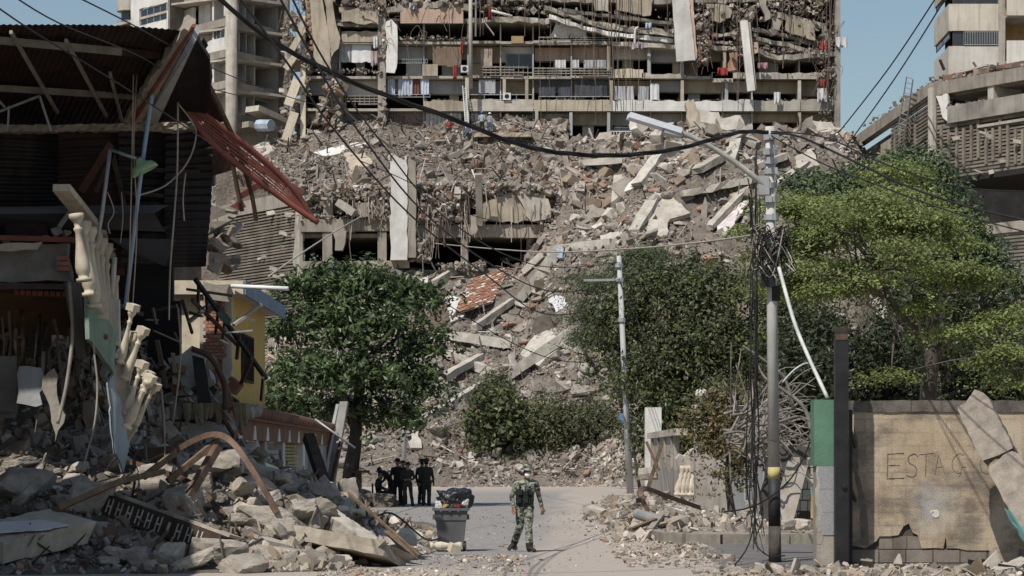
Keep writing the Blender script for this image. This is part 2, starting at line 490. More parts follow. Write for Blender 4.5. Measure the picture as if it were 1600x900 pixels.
def road_material():
    m = bpy.data.materials.new("dusty_asphalt"); m.use_nodes = True
    nt = m.node_tree; N = nt.nodes; L = nt.links; b = N["Principled BSDF"]
    b.inputs['Roughness'].default_value = 0.9; b.inputs['Specular IOR Level'].default_value = 0.25
    geo = N.new("ShaderNodeNewGeometry"); sep = N.new("ShaderNodeSeparateXYZ"); L.new(geo.outputs['Position'], sep.inputs[0])
    def math_(op, a, bb=None, c=None):
        n = N.new("ShaderNodeMath"); n.operation = op
        for i, x in enumerate((a, bb, c)):
            if x is None: continue
            if isinstance(x, (int, float)): n.inputs[i].default_value = x
            else: L.new(x, n.inputs[i])
        return n.outputs[0]
    def noise_(sc, vec=None, det=5):
        n = N.new("ShaderNodeTexNoise"); n.inputs['Scale'].default_value = sc; n.inputs['Detail'].default_value = det
        L.new(vec or geo.outputs['Position'], n.inputs['Vector']); return n.outputs['Fac']
    mp = N.new("ShaderNodeMapping"); mp.inputs['Scale'].default_value = (1.0, 0.13, 1.0); L.new(geo.outputs['Position'], mp.inputs['Vector'])
    wob = noise_(0.9, mp.outputs[0]); fine = noise_(6.0, mp.outputs[0]); gr = noise_(45.0)
    # sand blown over the right side of the road and the near left edge
    edge = math_('MULTIPLY_ADD', sep.outputs['Y'], 0.030, -1.25)
    dx = math_('SUBTRACT', sep.outputs['X'], edge)
    dx = math_('ADD', dx, math_('MULTIPLY', math_('SUBTRACT', wob, 0.5), 2.6))
    s1 = N.new("ShaderNodeMapRange"); s1.interpolation_type = 'SMOOTHSTEP'; s1.inputs['From Min'].default_value = -0.5; s1.inputs['From Max'].default_value = 1.0
    L.new(dx, s1.inputs['Value'])
    near = math_('SUBTRACT', 43.5, sep.outputs['Y'])
    near = math_('ADD', near, math_('MULTIPLY', math_('ADD', sep.outputs['X'], 1.5), -1.6))
    near = math_('ADD', near, math_('MULTIPLY', math_('SUBTRACT', wob, 0.5), 5.0))
    s2 = N.new("ShaderNodeMapRange"); s2.interpolation_type = 'SMOOTHSTEP'; s2.inputs['From Min'].default_value = -1.0; s2.inputs['From Max'].default_value = 3.0
    L.new(near, s2.inputs['Value'])
    far = N.new("ShaderNodeMapRange"); far.interpolation_type = 'SMOOTHSTEP'; far.inputs['From Min'].default_value = 118; far.inputs['From Max'].default_value = 150
    L.new(sep.outputs['Y'], far.inputs['Value'])
    fac = math_('MAXIMUM', math_('MAXIMUM', s1.outputs[0], s2.outputs[0]), far.outputs[0])
    patch = N.new("ShaderNodeMapRange"); patch.inputs['From Min'].default_value = 0.45; patch.inputs['From Max'].default_value = 0.7; patch.inputs['To Max'].default_value = 0.35
    L.new(fine, patch.inputs['Value'])
    fac = math_('MULTIPLY', math_('MAXIMUM', fac, patch.outputs[0]), 0.93)
    asp = N.new("ShaderNodeValToRGB"); asp.color_ramp.elements[0].color = (0.19, 0.183, 0.174, 1); asp.color_ramp.elements[1].color = (0.275, 0.262, 0.248, 1)
    L.new(math_('MULTIPLY_ADD', wob, 0.7, math_('MULTIPLY', gr, 0.35)), asp.inputs['Fac'])
    sand = N.new("ShaderNodeValToRGB"); sand.color_ramp.elements[0].color = (0.345, 0.295, 0.248, 1); sand.color_ramp.elements[1].color = (0.425, 0.372, 0.32, 1)
    L.new(math_('MULTIPLY_ADD', fine, 0.7, math_('MULTIPLY', gr, 0.3)), sand.inputs['Fac'])
    mx = N.new("ShaderNodeMix"); mx.data_type = 'RGBA'; L.new(fac, mx.inputs['Factor']); L.new(asp.outputs[0], mx.inputs['A']); L.new(sand.outputs[0], mx.inputs['B'])
    L.new(mx.outputs['Result'], b.inputs['Base Color'])
    bp = N.new("ShaderNodeBump"); bp.inputs['Strength'].default_value = 0.35; bp.inputs['Distance'].default_value = 0.02
    L.new(math_('ADD', gr, fine), bp.inputs['Height']); L.new(bp.outputs[0], b.inputs['Normal'])
    return m
M_road = road_material()
EDGE = [(20, 5.0), (36, 4.2), (42, 3.9), (47, 4.0), (51, 3.7), (55, 3.35), (62, 3.3), (75, 3.6), (95, 4.6), (118, 6.2), (140, 9.0), (158, 12.0)]
def edge_x(Y):
    for (a, xa), (b, xb) in zip(EDGE, EDGE[1:]):
        if a <= Y <= b: return xa + (xb - xa) * (Y - a) / (b - a)
    return EDGE[-1][1]
r = MB()
ys = [20 + i * 2 for i in range(70)]
vs = []
for y in ys: vs += [(-15, y, 0.004), (edge_x(y), y, 0.004)]
r.add(vs, [(2*i, 2*i+1, 2*i+3, 2*i+2) for i in range(len(ys)-1)])
r.build("road", M_road, kind="structure", label="grey asphalt road with sand drifted across it")
# side street in front of the kerb on the right
r = MB(); r.add([(3.6, 42.0, 0.008), (40, 42.0, 0.008), (40, 53.2, 0.008), (3.9, 53.2, 0.008)], [(0, 1, 2, 3)])
r.build("side_street", mat("side_asphalt", (0.16, 0.15, 0.14), (0.11, 0.10, 0.095), 1.5, bscale=35, speck=0.2, rnd=0), kind="structure", label="dark side street behind the lamp pole")
# pavement with a worn kerb
M_kerb = mat("kerb_concrete", (0.31, 0.28, 0.235), (0.19, 0.17, 0.14), 2.2, bscale=22, speck=0.2, streak=0.5, streakcol=(0.07, 0.075, 0.045))
pav = MB(); pv = []
kpath = [(40, 53.4), (12, 53.4), (4.6, 53.4), (3.85, 53.7), (3.5, 54.3), (3.38, 55.5), (3.45, 62), (3.75, 75), (4.7, 95), (6.3, 118), (8.9, 138)]
pts = [(x + .16, y + .16, 0.2) for x, y in kpath] + [(40, 138, 0.2)]
pav.add(pts, [tuple(range(len(pts)))])
pav.build("pavement", mat("pavement_concrete", (0.29, 0.255, 0.21), (0.19, 0.165, 0.135), 1.2, bscale=16, speck=0.2, rnd=0), kind="structure", label="dusty raised pavement behind the kerb")
kroot = empty("kerb", (4.0, 53.4, 0), kind="structure")
kroot["label"] = "worn concrete kerb along the side street"
k = 0
path = [Vector((x, y, 0)) for x, y in kpath]
for a, b in zip(path, path[1:]):
    d = b - a; L_ = d.length; nn = max(1, int(L_ / 1.3))
    if a.x > 13: nn = 1
    for i in range(nn):
        p = a + d * (i / nn); q = a + d * ((i + 1) / nn) - d.normalized() * 0.025
        mid = (p + q) / 2; side = Vector((d.y, -d.x, 0)).normalized() * -1
        hb = 0.225 + U(-.012, .012)
        MB().beam(p + Z3 * hb / 2 + side * 0.0, q + Z3 * hb / 2, 0.22, hb).build("kerb_stone", M_kerb, kroot)

# ------------------------------------------------------------------ the collapse slope (terrain of debris)
def smst(a, b, x):
    t = np.clip((x - a) / (b - a), 0, 1); return t * t * (3 - 2 * t)
def H(X, Y):
    X = np.asarray(X, float); Y = np.asarray(Y, float)
    px = 800 + FPX * X / np.maximum(Y, 1)
    foot = 155.0 + 1.5 * fbm(X, X * 0 + 3, 0.11, 5) - 4 * smst(930, 1010, px)
    t = Y - foot
    c = np.where(t < 8, t * 0.62, 8 * 0.62 + (t - 8) * 0.72)         # right of the podium: one long slope up to the tower
    c = np.minimum(c, 26.2 + 0.02 * t)
    l = np.where(t < 8, t * 0.55, 8 * 0.55 + (t - 8) * 0.455)         # in front of the podium openings
    l = np.minimum(l, 15.6)
    m = smst(795, 905, px + 10 * fbm(X, Y, 0.15, 9))
    z = l * (1 - m) + c * m
    z = np.where(px < 520, z * (0.55 + 0.45 * smst(380, 520, px)), z)
    z = np.where(px > 1310, z * (1 - 0.4 * smst(1325, 1425, px)), z)
    bump = 1.5 * fbm(X, Y, 0.10, 1) + 0.9 * fbm(X, Y, 0.33, 2) + 0.55 * np.abs(fbm(X, Y, 0.8, 3))
    z = z + bump * smst(0, 6, t) * (0.9 - 0.5 * smst(30, 40, t)) + 0.2 * fbm(X, Y, 2.6, 6) * smst(-1, 1, t) + 0.35 * fbm(X, Y, 1.1, 4) * smst(-1, 2, t)
    # hollow under the torn slabs in the middle of the slope
    z = z - 2.2 * np.exp(-((px - 945) / 45) ** 2 - ((Y - 186) / 3.0) ** 2)
    return np.where(t < 0, np.maximum(-0.4, 0.12 * t), z)
slope_o = terrain("rubble_slope", H, -28, 46, 150, 203, 0.32, M_dirt, kind="structure", label="long slope of broken concrete and earth below the collapsed tower")
def HP(X, Y):      # debris lying on top of the podium deck
    X = np.asarray(X, float); Y = np.asarray(Y, float)
    px = 800 + FPX * X / Y
    z = 22.6 + (Y - 188) * 0.52 + 0.9 * fbm(X, Y, 0.18, 21) + 0.6 * fbm(X, Y, 0.6, 22) - 1.2 * smst(188.9, 187.0, Y)
    z = z - 3.6 * smst(560, 380, px) * 0.55
    return np.where((px < 473) & (Y < 187.9 + np.maximum(0, (473 - px) / 133 * 13)), z - 14, z)
terrain("podium_rubble", HP, -24.5, 4.6, 187.2, 202, 0.4, M_dirt, kind="structure", label="debris heap on the podium deck under the tower")

def hit(px, py, fn=H, y0=150.0, y1=203.0):
    """where the sight line of a photo pixel meets the debris terrain"""
    Y = np.linspace(y0, y1, 800); X = (px - 800) / FPX * Y; Zr = CAMZ + (HORY - py) / FPX * Y
    d = Zr - fn(X, Y)
    ix = np.where((d[:-1] > 0) & (d[1:] <= 0))[0]
    if len(ix) == 0: i = int(np.argmin(np.abs(d)))
    else: i = ix[0]
    return Vector((X[i], Y[i], Zr[i]))
def hits(px, py, lift=0.0):
    p = hit(px, py)
    if px < 870 and py < 320: p = hit(px, py, HP, 187.3, 202)
    return p + Z3 * lift

# small broken pieces that nobody could count: one mass
sc = Scatter()
def scatter_slope(fn, n, x0, x1, y0, y1, smin, smax, pw=2.2, w=PALW, flat=0.5, sink=0.25, cond=None, kind='block', clump=True, dip=0.6):
    X = NR.uniform(x0, x1, n); Y = NR.uniform(y0, y1, n)
    if cond is not None:
        k = cond(X, Y); X = X[k]; Y = Y[k]
    Zv = fn(X, Y); k = Zv > -0.3
    d = fbm(X, Y, .22, 41); d2 = fbm(X, Y, .5, 43)
    if clump: k &= NR.random(len(X)) < np.clip(.75 + 1.1 * d + .5 * d2, .3, 1)
    X, Y, Zv, d, d2 = X[k], Y[k], Zv[k], d[k], d2[k]
    n = len(X)
    s = (smin + (smax - smin) * NR.random(n) ** pw) * np.clip(1 + 1.1 * d2 + .5 * d, .45, 2)
    asp = NR.uniform(.35, 1, (n, 3)); asp[:, 0] = NR.uniform(.7, 1.9, n)
    asp[:, 2] = NR.uniform(.16, .75, n) if kind == 'block' else NR.uniform(.06, .2, n)
    S = s[:, None] * asp
    col = pal(n, w) * (1 + .38 * fbm(X, Y, .12, 47)[:, None] + .2 * d[:, None])
    R = rotmats(n, flat)
    e = .5; gx = (fn(X + e, Y) - fn(X - e, Y)) / (2 * e) * dip; gy = (fn(X, Y + e) - fn(X, Y - e)) / (2 * e) * dip   # lie along the slope
    nn = np.stack([-gx, -gy, np.ones(n)], 1); nn /= np.linalg.norm(nn, axis=1)[:, None]
    tx = np.stack([nn[:, 2], np.zeros(n), -nn[:, 0]], 1); tx /= np.linalg.norm(tx, axis=1)[:, None]
    ty = np.cross(nn, tx)
    R = np.einsum('nij,njk->nik', np.stack([tx, ty, nn], 2), R)
    sc.put(np.stack([X, Y, Zv + S[:, 2] * (0.5 - sink)], 1), S, col, kind, rot=R)
def inview(X, Y):
    px = 800 + FPX * X / Y
    keep = (px > 320) & (px < 1640)
    hidden = (px > 1010) & (Y < 172) & (NR.random(len(px)) < .85)     # behind the trees
    return keep & ~hidden
scatter_slope(H, 92000, -26, 44, 153.5, 201, 0.03, 0.17, 1.7, cond=inview)
scatter_slope(H, 20000, -20, 14, 152.5, 164, 0.03, 0.2, 1.6, cond=inview)
scatter_slope(H, 6000, -26, 44, 156, 201, 0.15, 0.5, 2.6, cond=inview)
scatter_slope(H, 9000, -26, 44, 155, 201, 0.12, 0.45, 2.0, cond=inview, kind='plate', flat=.35)
scatter_slope(H, 1300, -26, 44, 156, 201, 0.4, 1.3, 2.2, cond=inview, kind='plate', flat=.3)
scatter_slope(HP, 22000, -24, 4.4, 187.4, 201, 0.03, 0.18, 1.6)
scatter_slope(HP, 1400, -24, 4.4, 187.4, 201, 0.15, 0.45, 2.4)
scatter_slope(HP, 3200, -24, 4.4, 187.4, 201, 0.12, 0.6, 2.0, kind='plate', flat=.4)
# splintered sticks, pipes and laths
def sticks(fn, n, x0, x1, y0, y1, l0, l1, th, w=None):
    X = NR.uniform(x0, x1, n); Y = NR.uniform(y0, y1, n); Zv = fn(X, Y)
    S = np.stack([NR.uniform(l0, l1, n), NR.uniform(th * .6, th * 1.6, n), NR.uniform(th * .4, th, n)], 1)
    sc.put(np.stack([X, Y, Zv + NR.uniform(0.1, 0.5, n)], 1), S, pal(n) * NR.choice([0.35, 0.7, 1.0, 1.3], n)[:, None], 'block', 0.9)
sticks(H, 950, -26, 44, 156, 201, 0.4, 1.5, 0.045)
sticks(HP, 330, -24, 4.4, 187.4, 201, 0.4, 1.5, 0.045)
sc.build("rubble", M_rub, kind="stuff", label="small broken concrete, brick and laths covering the slope", cat="rubble")

# larger chunks one can pick out, each a thing
CH_ME = [rock_mesh("concrete_chunk", 40 + i, M_chunk, 2, 0.05) for i in range(9)]
def chunk(pos, s, label, group, me=None, rot=None, name="concrete_chunk", cat="concrete chunk", m=None):
    o = bpy.data.objects.new(name, me or RNG.choice(CH_ME))
    o.location = pos; o.scale = s
    o.rotation_euler = rot or (U(-.5, .5), U(-.5, .5), U(0, 6.3))
    COL.objects.link(o)
    return setp(o, label, cat, group)
M_chunkb = mat("chunk_brick", (0.34, 0.20, 0.145), (0.22, 0.135, 0.10), 3, rnd=0.2, speck=0.2, bscale=16)
BR_ME = [rock_mesh("brick_chunk", 80 + i, M_chunkb, 2, 0.06) for i in range(3)]
def slope_zone(px, py):
    if py > 640: return "loose concrete chunk at the foot of the collapse slope by the road", "chunks at the slope foot"
    if py < 300: return "loose concrete chunk near the top of the collapse slope under the tower", "chunks at the slope top"
    return "loose concrete chunk halfway up the collapse slope", "chunks on the mid slope"
cnt = 0
while cnt < 190:
    px = U(470, 1340); py = 215 + 545 * RNG.random() ** 0.9
    if 700 < px < 860 and 330 < py < 415: continue
    if px > 1190 and py > 300: continue
    if px < 640 and py > 300 and py < 640: continue
    if px > 940 and py > 420: continue
    p = hits(px, py)
    s = 0.26 + 0.5 * RNG.random() ** 2.4
    lab, grp = slope_zone(px, py)
    chunk(p + Z3 * s * 0.12, (s * U(.9, 1.8), s * U(.6, 1.1), s * U(.3, .75)), lab, grp)
    cnt += 1
for i in range(34):
    px = U(640, 1240); py = U(230, 740)
    if (px > 940 and py > 420) or (700 < px < 860 and 330 < py < 415): continue
    p = hits(px, py); s = U(.3, .6)
    o = chunk(p + Z3 * .08, (s * U(1, 1.6), s * U(.6, 1), s * U(.3, .6)), "broken lump of red brickwork lying on the collapse slope", "brick lumps on the slope", RNG.choice(BR_ME), name="brick_lump", cat="brick lump")

# ------------------------------------------------------------------ slabs and beams one can point to on the slope
M_beamp = mat("beam_pale", (0.48, 0.445, 0.385), (0.33, 0.30, 0.255), 1.6, streak=0.25, speck=0.1, bscale=16)
def sbeam(a, b, w, h, label, m=None, name="concrete_beam", lift=0.35, cat="beam", up=Z3, reb=True):
    A = hits(*a) + Z3 * lift; B = hits(*b) + Z3 * lift
    d = (B - A).normalized(); L_ = (B - A).length
    bm = MB(); x = d.cross(up).normalized(); z = x.cross(d)
    n = max(4, int(L_ / .7)); rings = []
    for i in range(n + 1):
        c = A + d * (L_ * i / n); j = 0.05 * w
        e = 0.0 if 0 < i < n else 0.12
        for sx, sz in ((-1, -1), (1, -1), (1, 1), (-1, 1)):
            rings.append(c + x * (sx * w / 2 * (1 - e * RNG.random()) + U(-j, j)) + z * (sz * h / 2 * (1 - e * RNG.random()) + U(-j, j)) + d * (U(-.15, .15) if e else 0))
    fs = [(4*i + k, 4*i + (k+1) % 4, 4*i + 4 + (k+1) % 4, 4*i + 4 + k) for i in range(n) for k in range(4)] + [(3, 2, 1, 0), (4*n, 4*n+1, 4*n+2, 4*n+3)]
    bm.add(rings, fs)
    o = bm.build(name, m or M_beamp, None, label, cat)
    if reb:
        for e, s in ((A, -1), (B, 1)):
            for q in range(2):
                rb = MB(); p = e + x * U(-.4, .4) * w + z * U(-.4, .4) * h
                rb.tube([p, p + d * s * U(.3, .7) + Vector((U(-.2, .2), U(-.2, .2), U(-.1, .3))), p + d * s * U(.6, 1.3) + Vector((U(-.4, .4), U(-.3, .3), U(-.5, .4)))], 0.022, 4)
        rb.build("rebar", M_rebar, o)
    return o
BEAMS = [
 ((812, 474), (872, 402), .8, .7, "long pale square beam lying diagonally down the middle of the slope"),
 ((858, 400), (958, 388), .7, .75, "level pale beam beside the blue plastic sheet on the slope"),
 ((682, 528), (800, 546), .75, .65, "long round-edged beam lying level across the lower slope"),
 ((786, 600), (900, 522), .8, .7, "heavy beam leaning up to the right over the crossed beams"),
 ((700, 560), (772, 592), .65, .6, "short beam sloping down to the left crossed beams"),
 ((640, 678), (762, 606), .7, .6, "long thin slab strip above the three standing dark figures"),
 ((690, 600), (752, 565), .6, .5, "half buried beam behind the big almond tree"),
 ((990, 372), (1020, 322), .95, .5, "pale plank-like slab leaning beside the wide tiled slab"),
 ((996, 298), (1030, 250), 1.0, .6, "pale slab leaning under the sagging cable"),
 ((1088, 274), (1138, 246), 1.1, .5, "broken pale slab edge near the lamp arm"),
 ((1062, 312), (1178, 288), 1.5, .5, "wide dusty slab lying below the lamp arm"),
 ((1142, 262), (1152, 222), .8, .6, "upright pale beam stub beside the lamp pole"),
 ((962, 332), (966, 285), .7, .6, "upright square pier stub in the hollow of the slope"),
 ((905, 262), (972, 258), .7, .5, "flat pale slab edge over the hollow of the slope"),
 ((1024, 226), (1046, 206), 1.0, .8, "blocky pale beam end just under the tower"),
 ((988, 222), (1012, 200), .8, .6, "small tilted beam beside the white railing"),
 ((1110, 362), (1168, 300), .6, .4, "thin plank of concrete above the bright green tree"),
 ((918, 480), (1000, 452), .6, .5, "beam partly hidden by the feathery dark tree"),
 ((880, 545), (955, 565), .6, .55, "rusty beam end behind the thin steel pole"),
 ((740, 520), (800, 478), .5, .45, "thin pale post lying on the slope below the brick panel"),
 ((820, 432), (850, 404), .5, .5, "short post sticking out of the slope by the podium opening"),
 ((1180, 268), (1230, 250), .8, .5, "beam lying behind the top of the lamp pole"),
 ((1212, 300), (1262, 262), .7, .5, "beam stub on the slope at the foot of the tower corner"),
 ((725, 690), (775, 672), .7, .5, "rounded pale block lying above the wheelie bin"),
 ((676, 450), (712, 430), .5, .5, "narrow beam leaning against the podium pillar"),
]
for a, b, w, h, lab in BEAMS: sbeam(a, b, w, h, lab)
def sslab(pix, thick, label, m=None, lift=.25, name="concrete_slab", cat="slab"):
    pts = [hits(*q) for q in pix]
    c = sum(pts, Vector()) / len(pts)
    nor = Vector((0, 0, 0))
    for i in range(len(pts)): nor += (pts[i] - c).cross(pts[(i+1) % len(pts)] - c)
    nor.normalize()
    if nor.y > 0: nor = -nor
    pts = [p - nor * (p - c).dot(nor) for p in pts]
    pts = [p + nor * lift for p in pts]
    return fix_normals(MB().slab(jag(pts, .5, .12), -nor * thick).build(name, m or M_concl, None, label, cat))
SL = [
 ([(1022, 303), (1050, 309), (1078, 342), (1046, 352), (1040, 374), (1010, 377)], .35, "wide pale slab with pink edge leaning on the slope", M_concl),
 ([(850, 513), (884, 536), (846, 578), (814, 556)], .4, "flat pale slab resting on the crossed beams", M_beamp),
 ([(1118, 358), (1158, 318), (1174, 318), (1134, 372)], .12, "pinkish white board lying on the slope above the bright tree", mat("pinkish_board", (0.62, 0.55, 0.53), None, 1)),
 ([(662, 500), (708, 468), (718, 492), (676, 520)], .25, "brown flat slab behind the almond tree crown", mat("brown_slab", (0.17, 0.125, 0.095), None, 1)),
 ([(640, 682), (656, 678), (660, 702), (643, 706)], .2, "small pale square slab above the standing group", M_beamp),
 ([(708, 722), (735, 711), (741, 722), (716, 736)], .2, "pale rounded slab above the wheelie bin on the foot of the slope", M_beamp),
 ([(860, 470), (880, 462), (892, 482), (872, 492)], .06, "bright white sheet lying on the middle of the slope", M_cloth),
 ([(942, 372), (968, 364), (978, 380), (950, 388)], .2, "pale broken slab lying above the level beam", M_beamp),
 ([(1050, 240), (1080, 226), (1100, 244), (1066, 262)], .3, "tilted grey slab below the heap of torn slabs", M_conc),
 ([(1184, 330), (1212, 316), (1224, 340), (1196, 352)], .25, "grey slab behind the lamp pole at the edge of the tree", M_conc),
 ([(905, 330), (940, 318), (950, 336), (915, 346)], .25, "dusty slab in the hollow of the slope", M_conc),
 ([(588, 300), (612, 288), (618, 312), (596, 322)], .3, "tilted slab on the podium edge left of the white pillar", M_conc),
 ([(488, 242), (560, 226), (592, 230), (512, 248)], .3, "long white wall panel fallen on the podium deck", M_white),
 ([(538, 246), (570, 240), (584, 262), (552, 272)], .3, "beige slab tilted on the podium deck", M_beige),
 ([(392, 236), (420, 222), (432, 240), (402, 252)], .3, "pale slab beside the fallen tower balcony", M_concl),
 ([(1240, 250), (1268, 236), (1280, 262), (1250, 272)], .3, "pale tilted slab at the tower's lower corner", M_concl),
 ([(770, 322), (850, 300), (862, 332), (760, 345)], .35, "wide beige slab hanging over the podium opening", M_beige),
 ([(696, 470), (716, 462), (724, 500), (704, 506)], .15, "broken white plaster sheet beside the brick panel", M_white),
 ([(870, 392), (884, 388), (882, 408), (866, 406)], .05, "pale blue plastic sheet crumpled on a beam end", mat("blue_plastic", (0.30, 0.36, 0.46), None, 3, rough=.5)),
 ([(655, 440), (668, 436), (676, 480), (664, 486)], .15, "white upright board behind the almond tree", M_white),
]
for pix, t, lab, m in SL: sslab(pix, t, lab, m)
# brick wall panel that slid down whole, its bricks still showing
pts = [hits(*q) for q in ((708, 502), (738, 452), (772, 448), (770, 482), (742, 506))]
root = empty("brick_wall_panel", pts[0], "fallen red brick wall panel with plaster patches lying on the slope", "wall panel")
o0 = hits(708, 502, .5); ux = (hits(770, 482, .5) - o0); uz = (hits(736, 452, .8) - o0)
nor = ux.cross(uz).normalized()
if nor.y > 0: nor = -nor
W_, Hh = ux.length, uz.length; ux.normalize(); uz.normalize()
MB().slab([o0, o0 + ux*W_, o0 + ux*W_ + uz*Hh, o0 + uz*Hh], -nor * .12).build("mortar_bed", M_concl, root)
bm0 = None
nr = int(Hh / .24)
for rr in range(nr):
    for cc in range(int(W_ / .42)):
        if RNG.random() < .12: continue
        p = o0 + ux * (.21 + cc * .42 + (.2 if rr % 2 else 0)) + uz * (.12 + rr * .24)
        b = MB(); b.slab([p - ux*.19 - uz*.1, p + ux*.19 - uz*.1, p + ux*.19 + uz*.1, p - ux*.19 + uz*.1], nor * U(.03, .09))
        b.build("brick", M_brick if RNG.random() < .88 else M_white, root)
# ------------------------------------------------------------------ facades
class Face:
    """a vertical facade plane through two ground points; photo columns map to metres along it"""
    def __init__(s, A, B):
        s.A = Vector((A[0], A[1], 0)); s.B = Vector((B[0], B[1], 0))
        s.u = (s.B - s.A).normalized(); s.n = Vector((-s.u.y, s.u.x, 0))
        if s.n.y < 0: s.n = -s.n            # n points away from the viewer
    def Y(s, px):
        t = (px - 800) / FPX                # ray (t,1); solve A + u*k on ray
        k = (t * s.A.y - s.A.x) / (s.u.x - t * s.u.y)
        return s.A.y + s.u.y * k
    def s(s, px):
        t = (px - 800) / FPX
        return (t * s.A.y - s.A.x) / (s.u.x - t * s.u.y)
    def pt(s, k, z, d=0.0):
        p = s.A + s.u * k + s.n * d; return Vector((p.x, p.y, z))
    def at(s, px, py, d=0.0):
        return s.pt(s.s(px), PZ(py, s.Y(px)), d)
    def mbox(s, b, k0, k1, z0, z1, d0, d1, mi=0):
        b.hexa([s.pt(k0, z0, d0), s.pt(k1, z0, d0), s.pt(k1, z0, d1), s.pt(k0, z0, d1),
                s.pt(k0, z1, d0), s.pt(k1, z1, d0), s.pt(k1, z1, d1), s.pt(k0, z1, d1)], mi)
        return b
    def box(s, b, x0, y0, x1, y1, d0, d1, mi=0):
        Ym = s.Y((x0 + x1) / 2)
        return s.mbox(b, s.s(x0), s.s(x1), PZ(y1, Ym), PZ(y0, Ym), d0, d1, mi)
    def part(s, name, m, parent, x0, y0, x1, y1, d0, d1, **kw):
        return s.box(MB(), x0, y0, x1, y1, d0, d1).build(name, m, parent, **kw)

TW = Face((PX(440, 200), 200), (PX(1320, 200), 200))
tower = empty("collapsed_apartment_tower", (PX(890, 200), 200, 20), "huge collapsed apartment tower with torn open storeys above the rubble", "building")
def curtain(face, parent, x0, y0, x1, y1, d, m, folds=6, name="curtain", amp=0.08, ragged=0.15):
    k0, k1 = face.s(x0), face.s(x1); z1 = PZ(y0, face.Y(x0)); z0 = PZ(y1, face.Y(x0))
    ph = U(0, 6)
    rr = [U(0, ragged) for _ in range(folds * 4 + 1)]
    b = MB()
    def fn(u, v):
        zz = z1 + (z0 - z1) * v
        if v > .99: zz += rr[int(round(u * folds * 4))]
        return face.pt(k0 + (k1 - k0) * u, zz, d + amp * math.sin(u * folds * 6.28 + ph) * (0.4 + 0.6 * v))
    b.grid(fn, folds * 4, 5)
    return b.build(name, m, parent, smooth=True)
def railing(face, parent, x0, y0, x1, y1, d, m, n=14, r=0.02, name="railing"):
    b = MB()
    for y in (y0, y1): b.tube([face.at(x0, y, d), face.at(x1, y, d)], r * 1.5, 4)
    for i in range(n + 1):
        x = x0 + (x1 - x0) * i / n
        b.tube([face.at(x, y0, d), face.at(x, y1, d)], r, 4)
    return b.build(name, m, parent)
def window(face, parent, x0, y0, x1, y1, d, panes=2, frame=None, glass=None, t=0.06):
    w = MB(); frame = frame or M_galv
    k0, k1 = face.s(x0), face.s(x1); Ym = face.Y((x0+x1)/2); z0, z1 = PZ(y1, Ym), PZ(y0, Ym)
    face.mbox(w, k0, k1, z0, z0 + t, d, d + .08); face.mbox(w, k0, k1, z1 - t, z1, d, d + .08)
    for i in range(panes + 1):
        k = k0 + (k1 - k0 - t) * i / panes
        face.mbox(w, k, k + t, z0 + t, z1 - t, d + .002, d + .078)
    o = w.build("window", frame, parent)
    for i in range(panes):
        a = k0 + (k1 - k0) * i / panes + t; c = k0 + (k1 - k0) * (i + 1) / panes - t * .2
        face.mbox(MB(), a, c, z0 + t, z1 - t, d + .03, d + .045).build("pane", glass or M_glass, o)
    return o

M_slabc = mat("slab_concrete", (0.41, 0.375, 0.32), (0.27, 0.24, 0.20), 0.8, streak=0.3, speck=0.12, bscale=12)
M_shut  = mat("brown_shutter", (0.21, 0.155, 0.115), (0.15, 0.11, 0.085), 1.0, streak=0.2)
M_screen = mat("screen_block", (0.26, 0.235, 0.20), (0.16, 0.145, 0.125), 1.2, speck=0.2, bscale=10)
M_bcurt = mat("curtain_blue_grey", (0.45, 0.50, 0.58), (0.36, 0.40, 0.47), 2, bump=0)
M_gcurt = mat("curtain_grey", (0.42, 0.42, 0.43), (0.34, 0.34, 0.35), 2, bump=0)
M_dcurt = mat("screen_dark", (0.075, 0.08, 0.09), (0.05, 0.053, 0.06), 1.5, bump=0)
M_green = mat("wall_green", (0.22, 0.29, 0.085), (0.17, 0.22, 0.07), 1)
M_tan   = mat("tan_board", (0.40, 0.29, 0.17), (0.30, 0.21, 0.125), 1.5)
M_redc  = mat("red_cloth", (0.36, 0.05, 0.045), (0.22, 0.035, 0.03), 3, bump=0)

LV = [212, 173, 122, 68]              # photo rows of the tops of the storey floors
# core behind the open rooms: back wall, floors, inner walls
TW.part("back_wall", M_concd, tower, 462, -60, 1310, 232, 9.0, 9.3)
COLX = [474, 530, 597, 662, 731, 782, 833, 893, 957, 1017, 1066, 1130, 1176, 1250, 1306]
for i, y in enumerate([232, 173, 122, 68, 33]):
    for a, b in zip(COLX, COLX[1:]):
        if i == 4 and a > 890: continue
        jg = U(-1.2, 1.0) if i >= 2 else U(-.3, .3)
        o = TW.part("floor_slab", M_slabc, tower, a, y - 3.4 + jg, b - .05, y + .6 + jg, U(-.12, .05), 9.0)
ROWS = [(212, 174), (172, 123), (121, 69), (66, 36)]
for (yf, yc) in ROWS:
    for x in COLX:
        if yc == 36 and x > 890: continue
        w = U(1.6, 2.6)
        TW.part("partition_wall", RNG.choice([M_greyw, M_white, M_beige]), tower, x - w/2, yc + .2, x + w/2, yf - 3.6, .35 + U(0, .25), 8.9)
